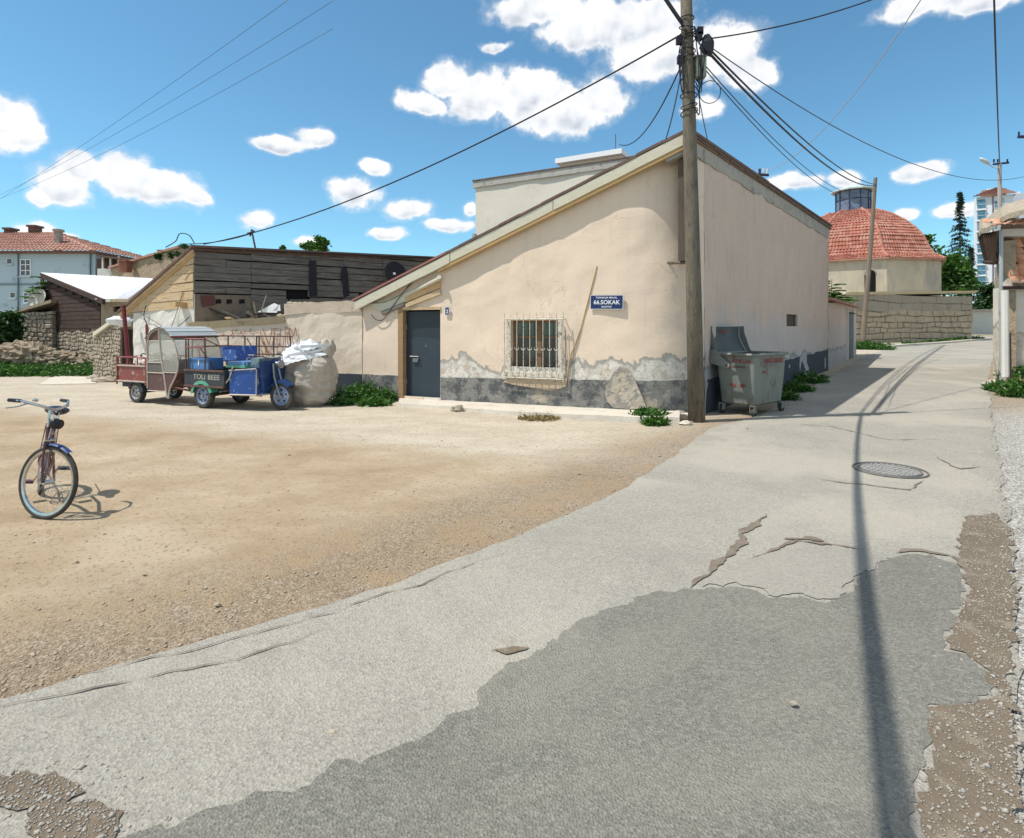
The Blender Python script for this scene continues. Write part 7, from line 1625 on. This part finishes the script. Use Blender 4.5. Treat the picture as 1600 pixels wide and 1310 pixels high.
# ================================================================== waste container
CB = Vector((4.70, 11.12, 0)); fx_ = Vector((.77, .64, 0)).normalized()
bn = thing('waste_container', 'galvanised metal waste container on casters with its lid swung open beside the pole', 'waste container', CB, (0, 0, math.atan2(fx_.y, fx_.x)))
LX, WY = 1.34, .86       # local x along the front, y towards the back
def ring_(z, dx, dy, r=.06, n=4):
    pts = []
    for cx, cy, a0 in ((LX-r-dx, r+dy, -90), (LX-r-dx, WY-r-dy, 0), (r+dx, WY-r-dy, 90), (r+dx, r+dy, 180)):
        for i in range(n+1): a = D2R(a0+90*i/n); pts.append((cx+r*math.cos(a), cy+r*math.sin(a), z))
    return pts
m_ = MB(); RGS = [ring_(.20, .16, .12), ring_(.24, .10, .07), ring_(.75, .05, .035), ring_(1.20, .02, .015), ring_(1.20, .05, .045), ring_(.3, .14, .11)]; n = len(RGS[0])
for q in RGS: m_.v += q
for i in range(5):
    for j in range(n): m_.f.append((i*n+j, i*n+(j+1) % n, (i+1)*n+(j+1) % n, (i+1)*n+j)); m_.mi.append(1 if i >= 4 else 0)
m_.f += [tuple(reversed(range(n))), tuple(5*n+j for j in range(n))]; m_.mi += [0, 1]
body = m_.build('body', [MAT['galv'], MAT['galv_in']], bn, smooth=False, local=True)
m_ = MB(); rr_ = ring_(1.215, -.02, -.02, .08); m_.tube([Vector(p) for p in rr_]+[Vector(rr_[0])], .030, 6, cap=False); m_.build('rim', MAT['galv'], body, local=True)
for (a, b) in (((.35,-.005),(1.0,-.005)),): T('grab_bar', 'galv', body, [(a[0],a[1]-.02,.98), (b[0],b[1]-.02,.98)], .014)
T('grab_bar', 'rust', body, [(-.0,.22,.97), (-.02,.22,.97), (-.02,.66,.97), (.0,.66,.97)], .014)
for x in (.12, LX-.12): B('corner_rib', 'galv', body, (x-.03,x+.03,.02,.045,.22,1.18)) if 0 else None
for x, y in ((.10,.10), (LX-.10,.10), (.10,WY-.10), (LX-.10,WY-.10)):
    c_ = B('caster_fork', 'galv', bn, (x-.05,x+.05,y-.05,y-.03,.08,.22), (x-.05,x+.05,y+.03,y+.05,.08,.22), (x-.05,x+.05,y-.03,y+.03,.20,.22)); c_['kind'] = 'stuff'
    m_ = MB(); m_.tube([(x+.03,y-.025,.085), (x+.03,y+.025,.085)], .085, 18); m_.build('caster_wheel', MAT['rubber'], bn, local=True)
# lid: half-barrel shell swung up over the rear edge, seen from inside
m_ = MB(); n = 12; vsi = []
for i in range(n+1):
    t_ = i/n; a = D2R(100)*t_
    yb = WY+.06-.16*math.sin(t_*math.pi)*0; zc = 1.22
    p = Vector((0, WY+.03+.10*math.sin(t_*math.pi*.9)-.32*t_, zc+.60*t_**.92)) if 0 else Vector((0, WY+.02+.20*math.sin(t_*math.pi*.62)-.02*t_, zc+.56*t_))
    for x in (.03, LX-.03): vsi.append(Vector((x, p.y, p.z)))
m_.v = [tuple(v) for v in vsi]+[tuple(v+Vector((0, .015, 0))) for v in vsi]; k = 2*(n+1)
for i in range(n): m_.f += [(2*i, 2*i+1, 2*i+3, 2*i+2), (k+2*i, k+2*i+2, k+2*i+3, k+2*i+1)]; m_.mi += [1, 0]
lid = m_.build('lid', [MAT['galv'], MAT['galv_in']], bn, local=True)
for x in (.03, LX-.03):   # cheeks of the lid and its pivot arm
    pts = [v for v in vsi if abs(v.x-x) < .01]; m_ = MB(); q = [Vector((x, v.y-.16+.10*abs(i/n-.5), v.z)) for i, v in enumerate(pts)]
    m_.v = [tuple(v) for v in pts]+[tuple(v) for v in q]; c = len(pts); m_.f = [(i, i+1, c+i+1, c+i) for i in range(c-1)]; m_.mi = [0]*(c-1); m_.build('lid_cheek', MAT['galv'], lid, local=True)
    xx = x-.05 if x < .5 else x+.03; m_ = MB(); m_.slab([(xx, WY+.10, 1.30), (xx, WY+.16, 1.04), (xx, WY-.30, .93), (xx, WY-.36, 1.0), (xx, WY-.02, 1.30)], (1, 0, 0), .02); m_.build('pivot_arm', MAT['galv'], lid, local=True)
    m_ = MB(); m_.tube([(xx-.03, WY-.27, .99), (xx+.03, WY-.27, .99)], .022, 8); m_.build('pivot_bolt', MAT['rust'], lid, local=True)
m_ = MB(); m_.tube([vsi[-2], vsi[-1]], .018, 6); m_.build('lid_lip', MAT['zinc_grey'], lid, local=True)
m_ = MB(); m_.tube([v for v in vsi if v.x > .5], .016, 6); m_.build('lid_lip', MAT['zinc_grey'], lid, local=True)
RI = MAT['red_ink']
text('EREĞLİ BELED', (.76,.005,1.08), .125, 1.0, RI, body, rot=(D2R(92), 0, 0)); text('ÇÖP', (.38,.02,.86), .07, 1.0, RI, body, rot=(D2R(92), 0, 0))
text('ATIKLAR', (.02,.30,1.08), .10, 1.0, RI, body, rot=(D2R(92), 0, D2R(-90))); text('✻ ✻', (.055,.40,.60), .10, 2.0, RI, body, rot=(D2R(94), 0, D2R(-90)))
text('KAPAK', (.62, WY+.14, 1.66), .09, 1.0, RI, lid, rot=(D2R(88), 0, 0))
m_ = MB(); m_.ring((.78,.035,.68), (0,1,0), .10, .006, 20, 4); m_.build('emblem_ring', pm('worn_grey_print', (.20,.21,.19), (.26,.27,.25), sc=20), body, local=True)
# ================================================================== manhole cover
MC = gnd(1390, 737); mh = thing('manhole_cover', 'round patterned iron manhole cover set in the pale asphalt lane', 'manhole cover', MC); mh.scale = (.84, .84, 1)
m_ = MB(); m_.tube([(0,0,-.02), (0,0,.020)], .40, 36); m_.build('plate', pm('dusty_cast_iron', (.20,.19,.175), (.28,.27,.25), sc=10, rough=.7, bs=.5, bsc=40), mh, local=True)
m_ = MB(); m_.ring((0,0,.020), (0,0,1), .385, .014, 36, 5); m_.ring((0,0,.020), (0,0,1), .46, .012, 36, 5); kind(m_.build('rim_ring', pm('dark_cast_iron', (.10,.095,.09), (.16,.155,.145), sc=10, rough=.7, bs=.4), mh, local=True), 'stuff')
m_ = MB(); rg = random.Random(3)
for ring_i, (r, k) in enumerate(((.06, 5), (.13, 11), (.20, 17), (.27, 23), (.34, 29))):
    for i in range(k):
        a = 2*math.pi*(i+.5*(ring_i % 2))/k; c, s_ = math.cos(a), math.sin(a); d = .019; p = [Vector((c*(r-d)-s_*w_*d*.8, s_*(r-d)+c*w_*d*.8, .021)) for w_ in (-1, 1)]+[Vector((c*(r+d)-s_*w_*d*.9, s_*(r+d)+c*w_*d*.9, .021)) for w_ in (1, -1)]
        m_.hexa(p+[q+Vector((0,0,.008)) for q in p])
kind(m_.build('studs', pm('pale_worn_studs', (.36,.35,.32), (.28,.27,.25), sc=10, rough=.6, bs=.2), mh, local=True), 'stuff')
